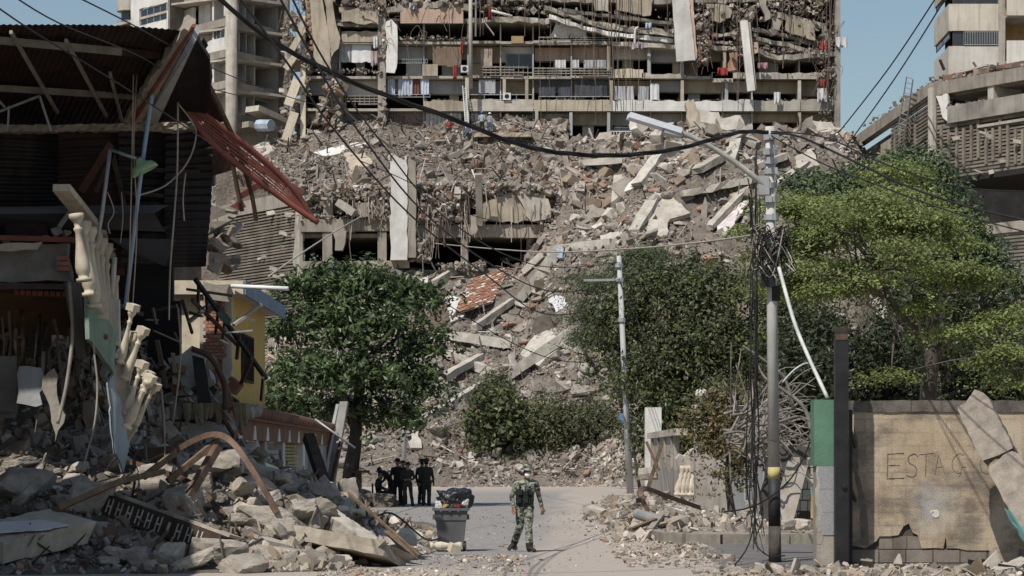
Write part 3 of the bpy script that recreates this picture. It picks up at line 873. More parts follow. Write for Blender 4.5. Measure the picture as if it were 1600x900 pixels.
# pale header walls set back over dark door openings
for ri, (yf, yc) in enumerate(ROWS[:3]):
    for a, b in zip(COLX, COLX[1:]):
        hgt = (yf - yc)
        fr = U(.34, .5)
        TW.part("header_wall", RNG.choice([M_greyw, M_white, M_greyw, M_beige]), tower, a + 1.2, yc + .3, b - 1.2, yc + hgt * fr, 1.0 + U(0, .4), 1.9)
        if RNG.random() < .55:
            w = (b - a) * U(.2, .45); x = a + 1.5 + U(0, b - a - w - 3)
            TW.part("inner_wall", RNG.choice([M_greyw, M_beige, M_white]), tower, x, yc + hgt * fr, x + w, yf - 3.7, 1.4 + U(0, .4), 1.9 + U(.2, .5))
# parapets
def para(x0, y0, x1, y1, m, d=-.18, name="parapet", ragged=True):
    k = [TW.at(x0, y0), TW.at(x1, y0), TW.at(x1, y1), TW.at(x0, y1)]
    pts = jag(k, .45, .10 if ragged else .02, which=(0,) if ragged else ())
    return fix_normals(MB().slab([p + TW.n * d for p in pts], TW.n * .16).build(name, m, tower))
for x0, x1, m in ((662, 731, M_beige), (732, 833, M_concl), (834, 956, M_beige), (957, 1128, M_white), (1129, 1178, M_white), (1179, 1250, M_concl), (1251, 1303, M_conc)):
    para(x0, 157 + U(-1, 1), x1, 174, m)
para(534, 50, 591, 66, M_beige); para(480, 203, 528, 217, M_white); para(536, 203, 592, 218, M_white)
para(660, 101, 684, 119, M_beige); para(958, 109, 1005, 122, M_cream); para(1003, 115, 1064, 123, M_concl); para(1112, 113, 1176, 123, M_concl); para(1180, 114, 1300, 124, M_concl)
para(626, 15, 724, 38, M_pink, -.5); para(1113, 114, 1145, 129, M_concl)
# rough breeze-block screens on balconies
def screen(x0, y0, x1, y1, rows, parent, face=TW, d=-.1, keep=.9):
    root = None
    for r_ in range(rows):
        y = y0 + (y1 - y0) * (r_ + .5) / rows; t = (y1 - y0) / rows * .42
        x = x0
        while x < x1 - 2:
            L_ = U(14, 40); e = min(x1, x + L_)
            if RNG.random() < keep:
                face.part("screen_slat", M_screen, parent, x, y - t/2 + U(-.4, .4), e - .4, y + t/2, d + U(-.03, .03), d + .14)
            x = e
    n = int((x1 - x0) / 7)
    for i in range(n + 1):
        x = x0 + (x1 - x0) * i / max(n, 1)
        if RNG.random() < .85: face.part("screen_post", M_screen, parent, x - .5, y0, x + .5, y1, d + .02, d + .12)
for q in ((842, 57, 956, 71, 4), (834, 105, 956, 121, 4), (752, 103, 832, 120, 4), (540, 148, 592, 165, 4)): screen(*q, tower)
# what shows in the openings
curtain(TW, tower, 530, 68, 548, 98, .25, M_gcurt, 3); curtain(TW, tower, 549, 66, 580, 98, .2, M_cloth, 2, amp=.03)
curtain(TW, tower, 606, 121, 617, 149, .15, M_bcurt, 3); curtain(TW, tower, 622, 120, 645, 150, .15, M_bcurt, 5); curtain(TW, tower, 657, 120, 670, 148, .15, M_bcurt, 3)
curtain(TW, tower, 646, 122, 655, 148, .3, M_redst, 2)
curtain(TW, tower, 956, 134, 991, 158, .2, M_gcurt, 5); curtain(TW, tower, 997, 134, 1014, 158, .2, M_gcurt, 3); curtain(TW, tower, 1016, 130, 1030, 158, .1, M_cloth, 2)
for x0, x1 in ((842, 868), (873, 892), (898, 948)): curtain(TW, tower, x0, 125, x1, 151, .3, M_dcurt, 5, amp=.04)
curtain(TW, tower, 867, 92, 884, 107, .5, M_cloth, 4); curtain(TW, tower, 893, 92, 905, 107, .5, M_cloth, 3); curtain(TW, tower, 912, 92, 948, 107, .5, M_gcurt, 7)
curtain(TW, tower, 748, 124, 774, 147, .2, M_gcurt, 3, amp=.03)
for x0, x1, y0, y1 in ((676, 698, 72, 102), (698, 721, 73, 104)): TW.part("shutter_panel", M_shut, tower, x0, y0, x1 - .3, y1, .05, .12)
TW.part("shutter_panel", mat("beige_shutter", (.36, .29, .225)), tower, 751, 76, 769, 103, .05, .12)
TW.part("door_panel", M_tan, tower, 880, 170 - 90, 884, 80 + .5, 3.5, 3.6)
TW.part("painted_wall", M_green, tower, 671, 124, 716, 138, 1.2, 1.3)
window(TW, tower, 836, 72, 955, 92, 1.0, 6, M_pink, M_pink)
TW.part("red_wall", mat("wall_brown", (.30, .225, .16)), tower, 837, 71, 955, 93, 1.4, 1.5)
window(TW, tower, 790, 80, 832, 103, 1.2, 2, M_greyw); window(TW, tower, 960, 197, 1008, 212, .6, 2, M_galv)
railing(TW, tower, 954, 206, 1010, 213, -.3, M_white, 12, .035); railing(TW, tower, 621, 93, 668, 99, -.15, M_galv, 16)
railing(TW, tower, 618, 148, 672, 152, -.15, M_galv, 5); railing(TW, tower, 842, 151, 955, 157, -.05, M_galv, 4, .03); railing(TW, tower, 732, 148, 832, 156, -.05, M_galv, 4, .03)
railing(TW, tower, 666, 172, 720, 206, -.05, M_galv, 26, .016, "security_grille"); railing(TW, tower, 737, 172, 760, 206, -.05, M_galv, 12, .016, "security_grille")
railing(TW, tower, 604, 172, 662, 204, -.05, M_rust, 24, .016, "security_grille")
for x0, x1 in ((766, 800), (801, 834)):
    TW.box(MB(), x0, 182, x1, 211, .6, .7).build("garage_door", mat("door_ribbed", (.38, .33, .265), None, .8, streak=.4), tower)
TW.part("door_panel", mat("door_tan", (.33, .28, .22)), tower, 664, 178, 720, 207, .9, 1.0)
TW.part("door_panel", M_greyw, tower, 862, 184, 890, 205, .5, .58)
for x, y in ((790, 146), (724, 103)):          # air conditioners
    a = TW.part("air_conditioner", M_cloth, tower, x - 4, y, x + 8, y + 11, -.35, .05)
    MB().lathe(TW.at(x + 2, y + 5.5, -.34), (0, -1, 0), [(0, .2), (.02, .2), (.025, .05)], 10).build("fan", M_black, a)
# columns at the facade
def col(x0, y0, x1, y1, m, d0=-.45, d1=.4, name="column"):
    return TW.part(name, m, tower, x0, y0, x1, y1, d0, d1)
col(470, 26, 478, 240, M_cream, -.4, .4); col(591, -40, 603, 218, M_conc, -.5, .4)
p = [TW.at(604, 36), TW.at(612, 32), TW.at(621, 42), TW.at(620, 108), TW.at(617, 116), TW.at(604, 115)]
fix_normals(MB().slab([q + TW.n * -.65 for q in jag(p, .5, .12)], TW.n * .25).build("wall_panel", M_white, tower))
col(1303, -60, 1312, 218, M_conc, -.5, 9.2); col(727, 122, 733, 212, M_concl, -.25, .4); col(836, 174, 841, 214, M_concl, -.25, .3)
for x, y0, y1 in ((951, 72, 110), (1014, 74, 118), (1066, 98, 123), (1132, 76, 113), (1176, 72, 120), (955, 126, 160), (1249, 126, 160), (1135, 130, 160), (892, 176, 212), (951, 176, 214), (1249, 176, 212), (788, 124, 157), (823, 124, 157), (1066, 126, 160)):
    col(x - 2.4, y0, x + 2.4, y1, RNG.choice([M_concl, M_beige, M_greyw]), -.12, .5)

# torn slabs of the pancaked upper floors
def wavy(pix, thick, depth, m, d=-.4, name="torn_slab", jam=.12, tilt=0.0):
    """a slab seen edge-on whose front edge follows photo points; goes back 'depth' metres"""
    pts = [TW.at(x, y, d) for x, y in pix]; path = []
    for a, b in zip(pts, pts[1:]):
        n = max(2, int((b - a).length / .5))
        for i in range(n): path.append(a.lerp(b, i / n))
    path.append(pts[-1])
    vs = []
    for p in path:
        e = Vector((0, U(-jam * 2, jam * 2), U(-jam, jam) * .4)); q = p + e; bk = TW.n * depth + Z3 * (depth * tilt)
        h = thick * U(.8, 1.15)
        vs += [q, q - Z3 * h + Vector((0, U(-jam, jam), 0)), q + bk - Z3 * h, q + bk]
    n = len(path)
    fs = [(4*i + k, 4*i + (k+1) % 4, 4*i+4 + (k+1) % 4, 4*i+4 + k) for i in range(n-1) for k in range(4)] + [(0, 1, 2, 3), (4*n-1, 4*n-2, 4*n-3, 4*n-4)]
    return fix_normals(MB().add(vs, fs).build(name, m, tower))
wavy([(530, 12), (600, 14), (665, 5), (735, 8)], .5, 8, M_conc); wavy([(478, 36), (540, 38), (600, 36)], .3, 8, M_concd)
wavy([(535, 20), (560, 16), (590, 22), (594, 38)], .8, 3, M_beige, -.7)
wavy([(730, 30), (800, 26), (850, 32), (858, 28)], .45, 8, M_slabc); wavy([(618, 5), (690, 2), (735, 10)], .3, 8, M_conc, -.2)
wavy([(858, 24), (900, 38), (950, 52), (1000, 56), (1052, 62)], .35, 8, M_white, -.5)
wavy([(850, 10), (890, 20), (930, 34), (980, 42), (1052, 46)], .35, 8, M_conc, -.3)
wavy([(880, 14), (930, 22), (1000, 30), (1050, 36)], .3, 8, M_concd, -.5); wavy([(930, 38), (990, 48), (1052, 54)], .25, 7, M_slabc, -.6)
wavy([(960, 18), (1020, 34), (1052, 36)], .3, 8, M_conc, -.2); wavy([(956, 66), (1010, 68), (1056, 70)], .35, 8, M_concl, -.3)
wavy([(1084, 48), (1120, 52), (1160, 54), (1200, 62)], .3, 8, M_conc, -.3); wavy([(1084, 70), (1130, 72), (1160, 74)], .35, 8, M_concl, -.4)
wavy([(1185, 78), (1215, 88), (1250, 86), (1305, 82)], .4, 8, M_slabc, -.6); wavy([(1180, 58), (1220, 66), (1262, 78), (1300, 82)], .35, 8, M_conc, -.5)
wavy([(1170, 44), (1220, 52), (1270, 68), (1300, 74)], .3, 8, M_concd, -.4); wavy([(1195, 18), (1240, 26), (1290, 40)], .5, 6, M_conc, -.6)
for y in (-8, -22, -36, -50, -64): wavy([(470, y + U(-4, 4)), (620, y + U(-6, 6)), (800, y + U(-6, 6)), (1000, y + U(-8, 8)), (1150, y + U(-6, 6)), (1300, y + U(-5, 5))], .4, 8, M_conc, U(-.8, -.2))
# torn wall panels still hanging on the upper floors
def tpanel(pix, d, thick, m, name="hanging_panel", amp=.12, step=.45, lean=0.0):
    q = [TW.at(x, y, d) for x, y in pix]
    zt = max(p.z for p in q)
    q = [p + TW.n * ((zt - p.z) * -lean) for p in jag(q, step, amp)]
    return fix_normals(MB().slab(q, TW.n * thick).build(name, m, tower))
tpanel([(476, -14), (503, -14), (515, 58), (519, 112), (492, 97)], -.9, .35, M_beige, amp=.05)
tpanel([(505, -14), (519, -10), (523, 22), (533, 62), (530, 78), (523, 84), (519, 92), (515, 58)], -.85, .3, M_beige)
for i in range(9): TW.part("brick", M_brick, tower, 480 + i * .8 + U(-.6, .6), -4 + i * 10, 484 + i * .8, 2 + i * 10, -1.0, -.86)
tpanel([(1048, -10), (1074, -10), (1085, 97), (1056, 99)], -1.0, .3, M_white, amp=.03, lean=.0)
tpanel([(1074, -10), (1081, -10), (1088, 92), (1085, 97)], -.9, .9, M_pink, amp=.05)
tpanel([(964, -10), (1018, -10), (1016, 26), (990, 24), (964, 18)], -.6, .4, M_beige); tpanel([(925, -10), (955, -10), (950, 20), (930, 18)], -.5, .3, M_concl)
tpanel([(1102, 8), (1142, 12), (1140, 30), (1124, 38), (1106, 34)], -.7, .5, M_beige); tpanel([(1203, 24), (1222, 26), (1216, 50), (1204, 46)], -.6, .5, M_conc)
tpanel([(1228, 30), (1268, 42), (1272, 66), (1262, 64), (1226, 50)], -.8, .6, M_beige); tpanel([(1180, -6), (1192, -4), (1202, 32), (1194, 36)], -1.0, .6, M_conc)
tpanel([(1171, 70), (1182, 68), (1184, 84), (1173, 88)], -.8, .3, M_pink); tpanel([(1139, 84), (1155, 82), (1152, 110), (1137, 112)], -.3, .1, mat("orange_board", (.42, .25, .17)))
tpanel([(536, 18), (590, 24), (590, 40), (560, 40), (538, 34)], -.75, .4, M_beige); tpanel([(880, 28), (914, 46), (918, 60), (872, 58), (858, 56), (868, 36)], .3, .1, M_white)
tpanel([(1282, 42), (1290, 42), (1296, 90), (1288, 92)], -.7, .3, M_conc)
MB().beam(TW.at(1160, 36, -1.0), TW.at(1172, 145, -.9), .62, .5).build("hanging_column", M_white, tower)
MB().beam(TW.at(1168, 38, -.9), TW.at(1178, 142, -.7), .25, .5).build("hanging_column", M_conc, tower)
MB().beam(TW.at(758, 38, -.5), TW.at(772, 57, -.6), .5, .06, Vector((1, 0, 0))).build("torn_sheet", M_greyw, tower)
TW.part("chipboard_box", M_tan, tower, 799, 57, 818, 68, -.2, .6); MB().beam(TW.at(884 - 4, 39, .8), TW.at(893 + 6, 60, .8), .7, .1, Vector((0, 1, 0))).build("brown_board", M_shut, tower)
MB().beam(TW.at(662 + 220, 39, 1), TW.at(669 + 220, 58, 1), .7, .1, Vector((0, 1, 0))).build("brown_board", M_tan, tower)
MB().tube(smoothpath([TW.at(991, 74, -.6), TW.at(992, 50, -.7), TW.at(997, 45, -.7)]), .1, 7).build("white_pipe", M_white, tower, smooth=True)
MB().tube([TW.at(768, 20, -.9), TW.at(800, 29, -1)], .12, 7).build("white_pipe", M_white, tower, smooth=True)
MB().tube([TW.at(735.5, -40, -1.3), TW.at(736, 142, -1.3)], .16, 8).build("hanging_pole", M_concl, tower, smooth=True)
MB().tube([TW.at(744, -40, -.9), TW.at(743, 60, -.9)], .09, 6).build("hanging_pole", M_concl, tower)
# rags, clothes and curtains caught on the wreck
for i, (x0, y0, x1, y1, m) in enumerate(((986, 70, 1010, 80, mat("rag_pink", (.45, .38, .42))), (1304, 60, 1322, 80, M_cloth), (720, 68, 725, 92, M_redc), (708, 104, 714, 132, M_redc), (1280, 66, 1292, 84, M_redc),
                              (1278, 126, 1286, 140, M_redc), (1275, 140, 1290, 165, M_cloth), (1208, 146, 1218, 168, M_cloth), (762, 16, 768, 38, M_redc), (1008, 38, 1018, 50, M_bcurt), (1182, 100, 1198, 112, mat("rag_floral", (.42, .24, .25))),
                              (584, 60, 592, 82, M_cloth), (580, 82, 592, 110, mat("rag_rose", (.46, .36, .35))), (640, 8, 652, 20, M_bcurt), (1120, 108, 1136, 124, M_redc))):
    curtain(TW, tower, x0, y0, x1, y1, -.75, m, 2, name="rag", amp=.18, ragged=.7)
# broken lumps caught on columns and edges, small debris along the floors
ts = Scatter()
def tdeb(x0, x1, y, n, s0, s1, dy=2.0, d0=-.4, d1=1.5, w=PALW):
    X = NR.uniform(x0, x1, n); D = NR.uniform(d0, d1, n)
    pos = np.array([TW.at(float(a), float(y + b), float(c)) for a, b, c in zip(X, NR.uniform(-dy, dy, n), D)])
    s = (s0 + (s1 - s0) * NR.random(n) ** 2.4) * .55
    S = s[:, None] * NR.uniform(.4, 1.6, (n, 3)); S[:, 2] *= .5
    ts.put(pos, S, pal(n, w), 'block')
    m_ = n // 3; S2 = S[:m_] * np.array([2.2, 1.8, .5]); ts.put(pos[:m_] + np.array([0, .1, 0]), S2, pal(m_, w), 'plate', .55)
for y in (66, 118, 120): tdeb(620, 1300, y, 200, .03, .16, 1.2)
tdeb(480, 600, 110, 160, .04, .25, 2.5); tdeb(660, 1300, 156, 200, .03, .12, 1, -.15, .1); tdeb(470, 735, 4, 260, .06, .5, 6, -.9, 1.5); tdeb(735, 860, 10, 200, .05, .45, 10, -.9, 1.5)
tdeb(850, 1055, 40, 320, .04, .26, 26, -.6, 2); tdeb(1084, 1300, 30, 420, .05, .5, 34, -.9, 2); tdeb(1180, 1300, 80, 500, .05, .25, 4, -.7, 1.5); tdeb(620, 735, 60, 300, .05, .2, 3)
tdeb(560, 600, 18, 220, .08, .4, 10, -.9, .2); tdeb(520, 533, 165, 130, .1, .75, 40, -.9, .1); tdeb(498, 515, 180, 60, .1, .6, 26, -.8, 0); tdeb(592, 604, 110, 90, .06, .35, 90, -.6, -.3); tdeb(1280, 1303, 110, 170, .06, .45, 90, -.8, .2)
tdeb(476, 486, 90, 120, .08, .4, 60, -.8, .2); tdeb(1086, 1106, 60, 220, .1, .4, 44, -1, .2); tdeb(1140, 1180, 50, 300, .06, .4, 40, -.9, .3); tdeb(440, 474, 120, 150, .1, .8, 100, -.5, 2.5)
tdeb(535, 600, 215, 300, .05, .3, 6, -.6, .6); tdeb(1060, 1140, 200, 260, .1, .5, 10, -1.2, .2)
wr = np.array([.1]*12); wr[6:8] = .5
tdeb(508, 532, 170, 60, .12, .4, 36, -.95, -.6, wr); tdeb(1088, 1108, 70, 90, .12, .4, 34, -1, -.3, wr); tdeb(1195, 1280, 12, 160, .1, .3, 10, -.9, 0)
ts.build("debris", M_rub, tower, kind="stuff")
for x0, y0, x1, y1, w in ((466, 128, 452, 168, .75), (462, 178, 448, 222, .7), (455, 85, 470, 60, .5), (468, 60, 475, 40, .4), (448, 110, 462, 92, .5)):
    MB().beam(TW.at(x0, y0, -.8), TW.at(x1, y1, -1.0), w, .35, Vector((0, 1, 0))).build("hanging_beam", M_cream, tower)
# cables and reinforcement hanging down the front
def hang(x, y0, y1, dx, r=.03, m=M_rebar, d=-1.0):
    n = 7; pts = [TW.at(x + dx * (i / n) ** 2 + U(-.7, .7), y0 + (y1 - y0) * i / n, d + U(-.15, .15)) for i in range(n + 1)]
    MB().tube(smoothpath(pts, 3), r, 4).build("hanging_cable", m, tower)
for x, y1, dx in ((919, 180, -18), (924, 128, 4), (928, 195, 2), (950, 165, 3), (953, 172, 10), (962, 120, 2), (967, 175, -3), (975, 176, 3), (978, 110, 0), (983, 174, 2), (702, 90, 2), (750, 60, 1), (757, 58, -2), (861, 150, -3), (842, 190, 3), (1150, 160, 0), (1155, 175, -4), (1221, 110, 0), (1290, 130, -4), (1297, 160, -10), (1294, 180, -3), (1110, 70, 3), (1120, 66, -2), (1128, 80, 2), (820, 60, 0), (880, 60, 5), (905, 70, 6), (940, 60, 0), (1040, 60, 4), (997, 150, 0), (1096, 110, 16), (1180, 100, 4), (1230, 60, 3)):
    hang(x, -40, y1, dx, U(.022, .045))
for i in range(150):
    x = RNG.choice([U(1085, 1110), U(1145, 1180), U(1265, 1312), U(1265, 1312), U(588, 606), U(440, 476), U(620, 740), U(1190, 1280)]); y = U(-10, 130 if x > 1080 else 70)
    p = TW.at(x, y, U(-.9, -.3)); a = p + Vector((U(-.5, .5), U(-.4, .1), U(-.8, .5))); b = a + Vector((U(-.6, .6), U(-.3, .1), U(-1.6, .2)))
    MB().tube(smoothpath([p, a, b], 4), .022, 4).build("bent_rebar", M_rebar, tower)

# torn slabs lying against the foot of the facade
def fslab(pix, d, thick, label, m=M_concl, lean=.35):
    q = [TW.at(x, y, d) for x, y in pix]; zb = min(p.z for p in q)
    q = [p + TW.n * ((p.z - zb) * lean) for p in jag(q, .45, .14)]
    return fix_normals(MB().slab(q, Vector((0, thick * .6, -thick))).build("broken_slab", m, None, label, "slab"))
fslab([(1066, 168), (1080, 162), (1092, 200), (1074, 208)], -3.5, .4, "upright jagged slab leaning on the tower's white parapet", M_beige)
fslab([(1084, 178), (1118, 184), (1122, 206), (1090, 200)], -3.6, .5, "cracked slab on the heap at the tower's foot beside the upright jagged slab")
fslab([(1112, 194), (1150, 190), (1158, 214), (1120, 212)], -4.2, .5, "cracked pale slab on the heap nearest the lamp pole top")
fslab([(1080, 205), (1110, 204), (1112, 214), (1082, 216)], -4.6, .4, "flat slab edge under the cracked slabs at the tower's foot", M_conc)
fslab([(1258, 196), (1290, 200), (1318, 224), (1262, 226)], -4, .4, "long pale slab slumped at the tower's right corner")
fslab([(1225, 214), (1260, 192), (1266, 226), (1230, 236)], -5, .4, "dark tilted slab at the foot of the tower beside the slumped pale slab", M_concd)
# ------------------------------------------------------------------ podium under the tower
PD = Face((PX(460, 187), 187), (PX(870, 187), 187))
pod = empty("parking_podium", (PX(660, 187), 187, 10), "torn concrete parking podium with dark openings below the tower", "building")
M_pc = mat("podium_concrete", (0.34, 0.30, 0.25), (0.22, 0.193, 0.16), .7, streak=.45, speck=.1, bscale=12)
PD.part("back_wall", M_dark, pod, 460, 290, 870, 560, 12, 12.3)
for x0, y0, x1, y1 in ((470, 342, 640, 362), (640, 352, 860, 371), (690, 420, 860, 432), (470, 408, 640, 420)):
    n = max(1, int((x1 - x0) / 60))
    for i in range(n):
        a = x0 + (x1 - x0) * i / n; b = x0 + (x1 - x0) * (i + 1) / n - .2
        PD.part("edge_beam", M_pc, pod, a, y0 + U(-1, 1), b, y1 + U(-1, 1), -.2, .6)
for x0, x1, y0, y1 in ((505, 520, 300, 345), (504, 519, 362, 420), (590, 604, 362, 412), (720, 732, 371, 421), (846, 862, 371, 425), (468, 473, 300, 460)):
    PD.part("pier", M_pc, pod, x0, y0, x1, y1, -.1, .9)
PD.part("deck", M_pc, pod, 470, 297, 860, 305, 1.2, 13); PD.part("deck", M_pc, pod, 470, 364, 870, 370, .6, 12); PD.part("deck", M_pc, pod, 470, 421, 870, 426, .6, 12)
PD.part("ramp", M_concd, pod, 780, 392, 850, 398, 6, 8)
def ppanel(pix, d, thick, m, name="hanging_panel", amp=.15, lean=0.0):
    q = [PD.at(x, y, d) for x, y in pix]; zt = max(p.z for p in q)
    q = [p - PD.n * ((zt - p.z) * lean) for p in jag(q, .5, amp)]
    return fix_normals(MB().slab(q, PD.n * thick).build(name, m, pod))
ppanel([(752, 322), (806, 300), (852, 306), (852, 346), (752, 348)], -.5, .4, M_beige); ppanel([(806, 302), (856, 312), (860, 344), (830, 348)], -.8, .3, M_concl)
ppanel([(735, 338), (752, 336), (744, 366), (734, 370)], -.9, .2, M_pc); ppanel([(700, 300), (732, 296), (736, 346), (706, 348)], .3, .3, M_concd)
ppanel([(556, 318), (600, 312), (596, 340), (558, 341)], -.6, .5, M_pc); ppanel([(520, 362), (542, 362), (536, 392), (524, 392)], -.5, .8, M_conc)
MB().beam(PD.at(530, 318, -.9), PD.at(556, 336, -1.2), .9, .55).build("hanging_block", M_concl, pod)
MB().beam(PD.at(748, 278, -2.6), PD.at(750, 352, -.9), .5, .4).build("hanging_beam", M_concl, pod)
ppanel([(611, 252), (617, 244), (626, 250), (637, 246), (637, 408), (611, 408)], -1.1, 1.6, M_white, "white_pillar", .07)["label"] = "tall white painted pillar with torn top"
ppanel([(637.3, 250), (644, 246), (651, 256), (651, 404), (637.3, 404)], -1.0, 1.4, M_pc, "pillar_side", .07)
ps = Scatter()
def pdeb(x0, x1, y0, y1, n, s0, s1, d0=-.6, d1=.6, w=PALW):
    pos = np.array([PD.at(float(a), float(b), float(c)) for a, b, c in zip(NR.uniform(x0, x1, n), NR.uniform(y0, y1, n), NR.uniform(d0, d1, n))])
    s = s0 + (s1 - s0) * NR.random(n) ** 2
    ps.put(pos, .5 * s[:, None] * NR.uniform(.4, 1.4, (n, 3)), pal(n, w), 'block'); m_ = n // 3; ps.put(pos[:m_], s[:m_, None] * np.array([1.2, 1, .2]) * NR.uniform(.5, 1.2, (m_, 3)), pal(m_, w), 'plate', .6)
pdeb(655, 720, 285, 350, 300, .06, .6, -.9, .3); pdeb(640, 672, 372, 408, 260, .1, .4, -.8, .2); pdeb(470, 640, 292, 312, 320, .05, .45, -.8, .6); pdeb(720, 870, 290, 305, 320, .06, .5, -1, .6)
pdeb(470, 620, 334, 346, 300, .04, .2, -.4, .4); pdeb(844, 870, 330, 420, 240, .1, .5, -1, .4); pdeb(690, 760, 412, 424, 260, .06, .35, -1.2, .6); pdeb(575, 610, 300, 345, 240, .08, .4, -.7, .2)
pdeb(608, 652, 244, 262, 160, .06, .3, -1.1, .3)
ps.build("debris", M_rub, pod, kind="stuff")
for i in range(80):
    x = RNG.choice([U(650, 735), U(650, 735), U(540, 605), U(735, 850)]); y = U(290, 350)
    p = PD.at(x, y, U(-1, -.2)); e = y + U(20, 75)
    MB().tube(smoothpath([p, PD.at(x + U(-4, 4), (y + e) / 2, -.9), PD.at(x + U(-6, 6), e, -.9)], 4), U(.02, .045), 4).build("hanging_cable", M_rebar if RNG.random() < .7 else M_cablel, pod)

# slatted screen walls: every slat a piece of its own
M_slat = mat("slat_concrete", (0.225, 0.195, 0.158), (0.135, 0.115, 0.094), .8, speck=.2, bscale=10, rnd=.2)
def slats(face, parent, x0, x1, ytop, ybot, pitch, thick=.13, depth=.14, miss=.06, brk=.25, ref=None):
    """rows at a constant height; pitch in metres"""
    Yr = face.Y(ref or (x0 + x1) / 2); zt, zb = PZ(ytop, Yr), PZ(ybot, Yr)
    k0, k1 = face.s(x0), face.s(x1); n = int((zt - zb) / pitch)
    for i in range(n):
        z = zt - i * pitch; cuts = [k0] + sorted(U(k0, k1) for _ in range(1 if RNG.random() < brk else 0)) + [k1]
        for a, b in zip(cuts, cuts[1:]):
            if RNG.random() < miss and (b - a) < (k1 - k0) * .5: continue
            dz = U(-.015, .015); t2 = U(-.03, .03)
            p = [face.pt(a, z + dz, 0), face.pt(b - .03, z + t2, 0), face.pt(b - .03, z + t2, depth), face.pt(a, z + dz, depth)]
            MB().hexa([q - Z3 * thick for q in p] + p).build("slat", M_slat, parent)
LS = Face((PX(340, 200), 200), (PX(473, 187), 187))
ls = empty("slatted_parking_wall", (PX(405, 193), 193, 5), "brown horizontal slatted wall beside the yellow house", "wall")
slats(LS, ls, 340, 462, 318, 640, .235, ref=462)
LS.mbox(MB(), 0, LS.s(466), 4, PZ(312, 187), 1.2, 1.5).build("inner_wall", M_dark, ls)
LS.mbox(MB(), 0, LS.s(466), PZ(318, 187), PZ(296, 187), -.1, 1.2).build("top_beam", M_pc, ls)
for px in (430, 438, 446, 454, 462): LS.mbox(MB(), LS.s(px), LS.s(px) + .12, PZ(345 if px < 458 else 470, 187), PZ(318, 187), .03, .17).build("mullion", M_slat, ls)
q = [LS.at(462, 318, -.1), LS.at(472, 318, -.1), LS.at(473, 400, -.1), LS.at(469, 480, -.1), LS.at(464, 520, -.1), LS.at(461, 420, -.1)]
fix_normals(MB().slab(jag(q, .5, .25), LS.n * .3).build("torn_edge", M_concl, ls))
for i in range(16):
    px = U(400, 464); py = U(330, 500)
    MB().box(LS.at(px, py, -.1), (U(.3, 1.0), .12, U(.15, .35)), Euler((U(-.3, .3), U(-.4, .4), U(-.2, .2))).to_matrix()).build("broken_slat", M_concl, ls)

# right-hand parking block
RC = (PX(1457, 165), 165)
RL = Face((PX(1325, 197), 197), RC); RR = Face(RC, (PX(1640, 156), 156))
rb = empty("slatted_parking_block", (RC[0], RC[1], 5), "parking block with slatted concrete screens beside the blue sky gap", "building")
zc = lambda y: PZ(y, 165)
RL.mbox(MB(), RL.s(1340), RL.s(1455), zc(147), zc(128), -.15, .5).build("edge_beam", M_pc, rb)
RR.mbox(MB(), .4, RR.s(1640), zc(151), zc(131), -.2, .5).build("edge_beam", M_pc, rb)
RR.mbox(MB(), RR.s(1486), RR.s(1640), zc(198), zc(172), -.35, .1).build("parapet", mat("parapet_stained", (.30, .275, .24), (.15, .138, .122), .5, streak=.5), rb)
RR.mbox(MB(), RR.s(1486), RR.s(1545), zc(172), zc(151), 2.5, 2.8).build("room_wall", M_white, rb)
RR.mbox(MB(), RR.s(1545), RR.s(1554), zc(172), zc(151), -.1, 2.5).build("pier", M_concl, rb)
RR.mbox(MB(), .3, RR.s(1640), zc(153), zc(151), .5, 14).build("deck", M_pc, rb); RR.mbox(MB(), .3, RR.s(1640), zc(200), zc(196), .1, 14).build("deck", M_pc, rb)
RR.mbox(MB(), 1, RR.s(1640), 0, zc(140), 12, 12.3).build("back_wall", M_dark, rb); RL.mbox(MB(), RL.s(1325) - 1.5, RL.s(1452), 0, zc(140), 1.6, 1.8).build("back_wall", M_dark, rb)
RR.mbox(MB(), .4, RR.s(1640), zc(290), zc(283), 0, 12).build("deck", M_dark, rb)  # underside coloured near black to paint in the shade of the void
RR.mbox(MB(), .4, RR.s(1640), zc(376), zc(360), -.1, .4).build("edge_beam", M_pc, rb)
pc = MB().tube([Vector((RC[0], RC[1] - .1, 0)), Vector((RC[0], RC[1] - .1, zc(138)))], .34, 10).build("corner_pillar", M_concl, rb)
RL.mbox(MB(), RL.s(1370), RL.s(1376), 4, zc(190), -.1, .4).build("pier", M_concl, rb)
RL.mbox(MB(), RL.s(1376), RL.s(1392), zc(225), zc(172), 0, .3).build("wall_panel", M_beige, rb)
RL.mbox(MB(), RL.s(1336), RL.s(1369), zc(262), zc(234), -.1, .3).build("parapet", M_pc, rb)
slats(RL, rb, 1392, 1452, 147, 420, .26, thick=.15, ref=1457, miss=.03)
slats(RL, rb, 1342, 1392, 265, 420, .26, thick=.15, ref=1457)
slats(RR, rb, 1461, 1484, 140, 196, .24, thick=.14, ref=1457); slats(RR, rb, 1461, 1640, 201, 284, .24, thick=.14, ref=1457, brk=.8, miss=.12)
slats(RR, rb, 1461, 1640, 376, 520, .24, thick=.14, ref=1457)
for px in (1470, 1482, 1494, 1505, 1517, 1528, 1540, 1551, 1562, 1574, 1586, 1597):
    a = RR.s(px); z1 = zc(198 + U(0, 30)); RR.mbox(MB(), a, a + .22, zc(U(255, 284)), z1, -.12, .02).build("mullion", M_slat, rb)
for px in (1398, 1406, 1414, 1422, 1430): a = RL.s(px); RL.mbox(MB(), a, a + .25, zc(225), zc(162), -.12, .02).build("mullion", M_slat, rb)
RR.mbox(MB(), RR.s(1530), RR.s(1640), zc(212), zc(208), -.2, -.02).build("ledge", M_concl, rb)
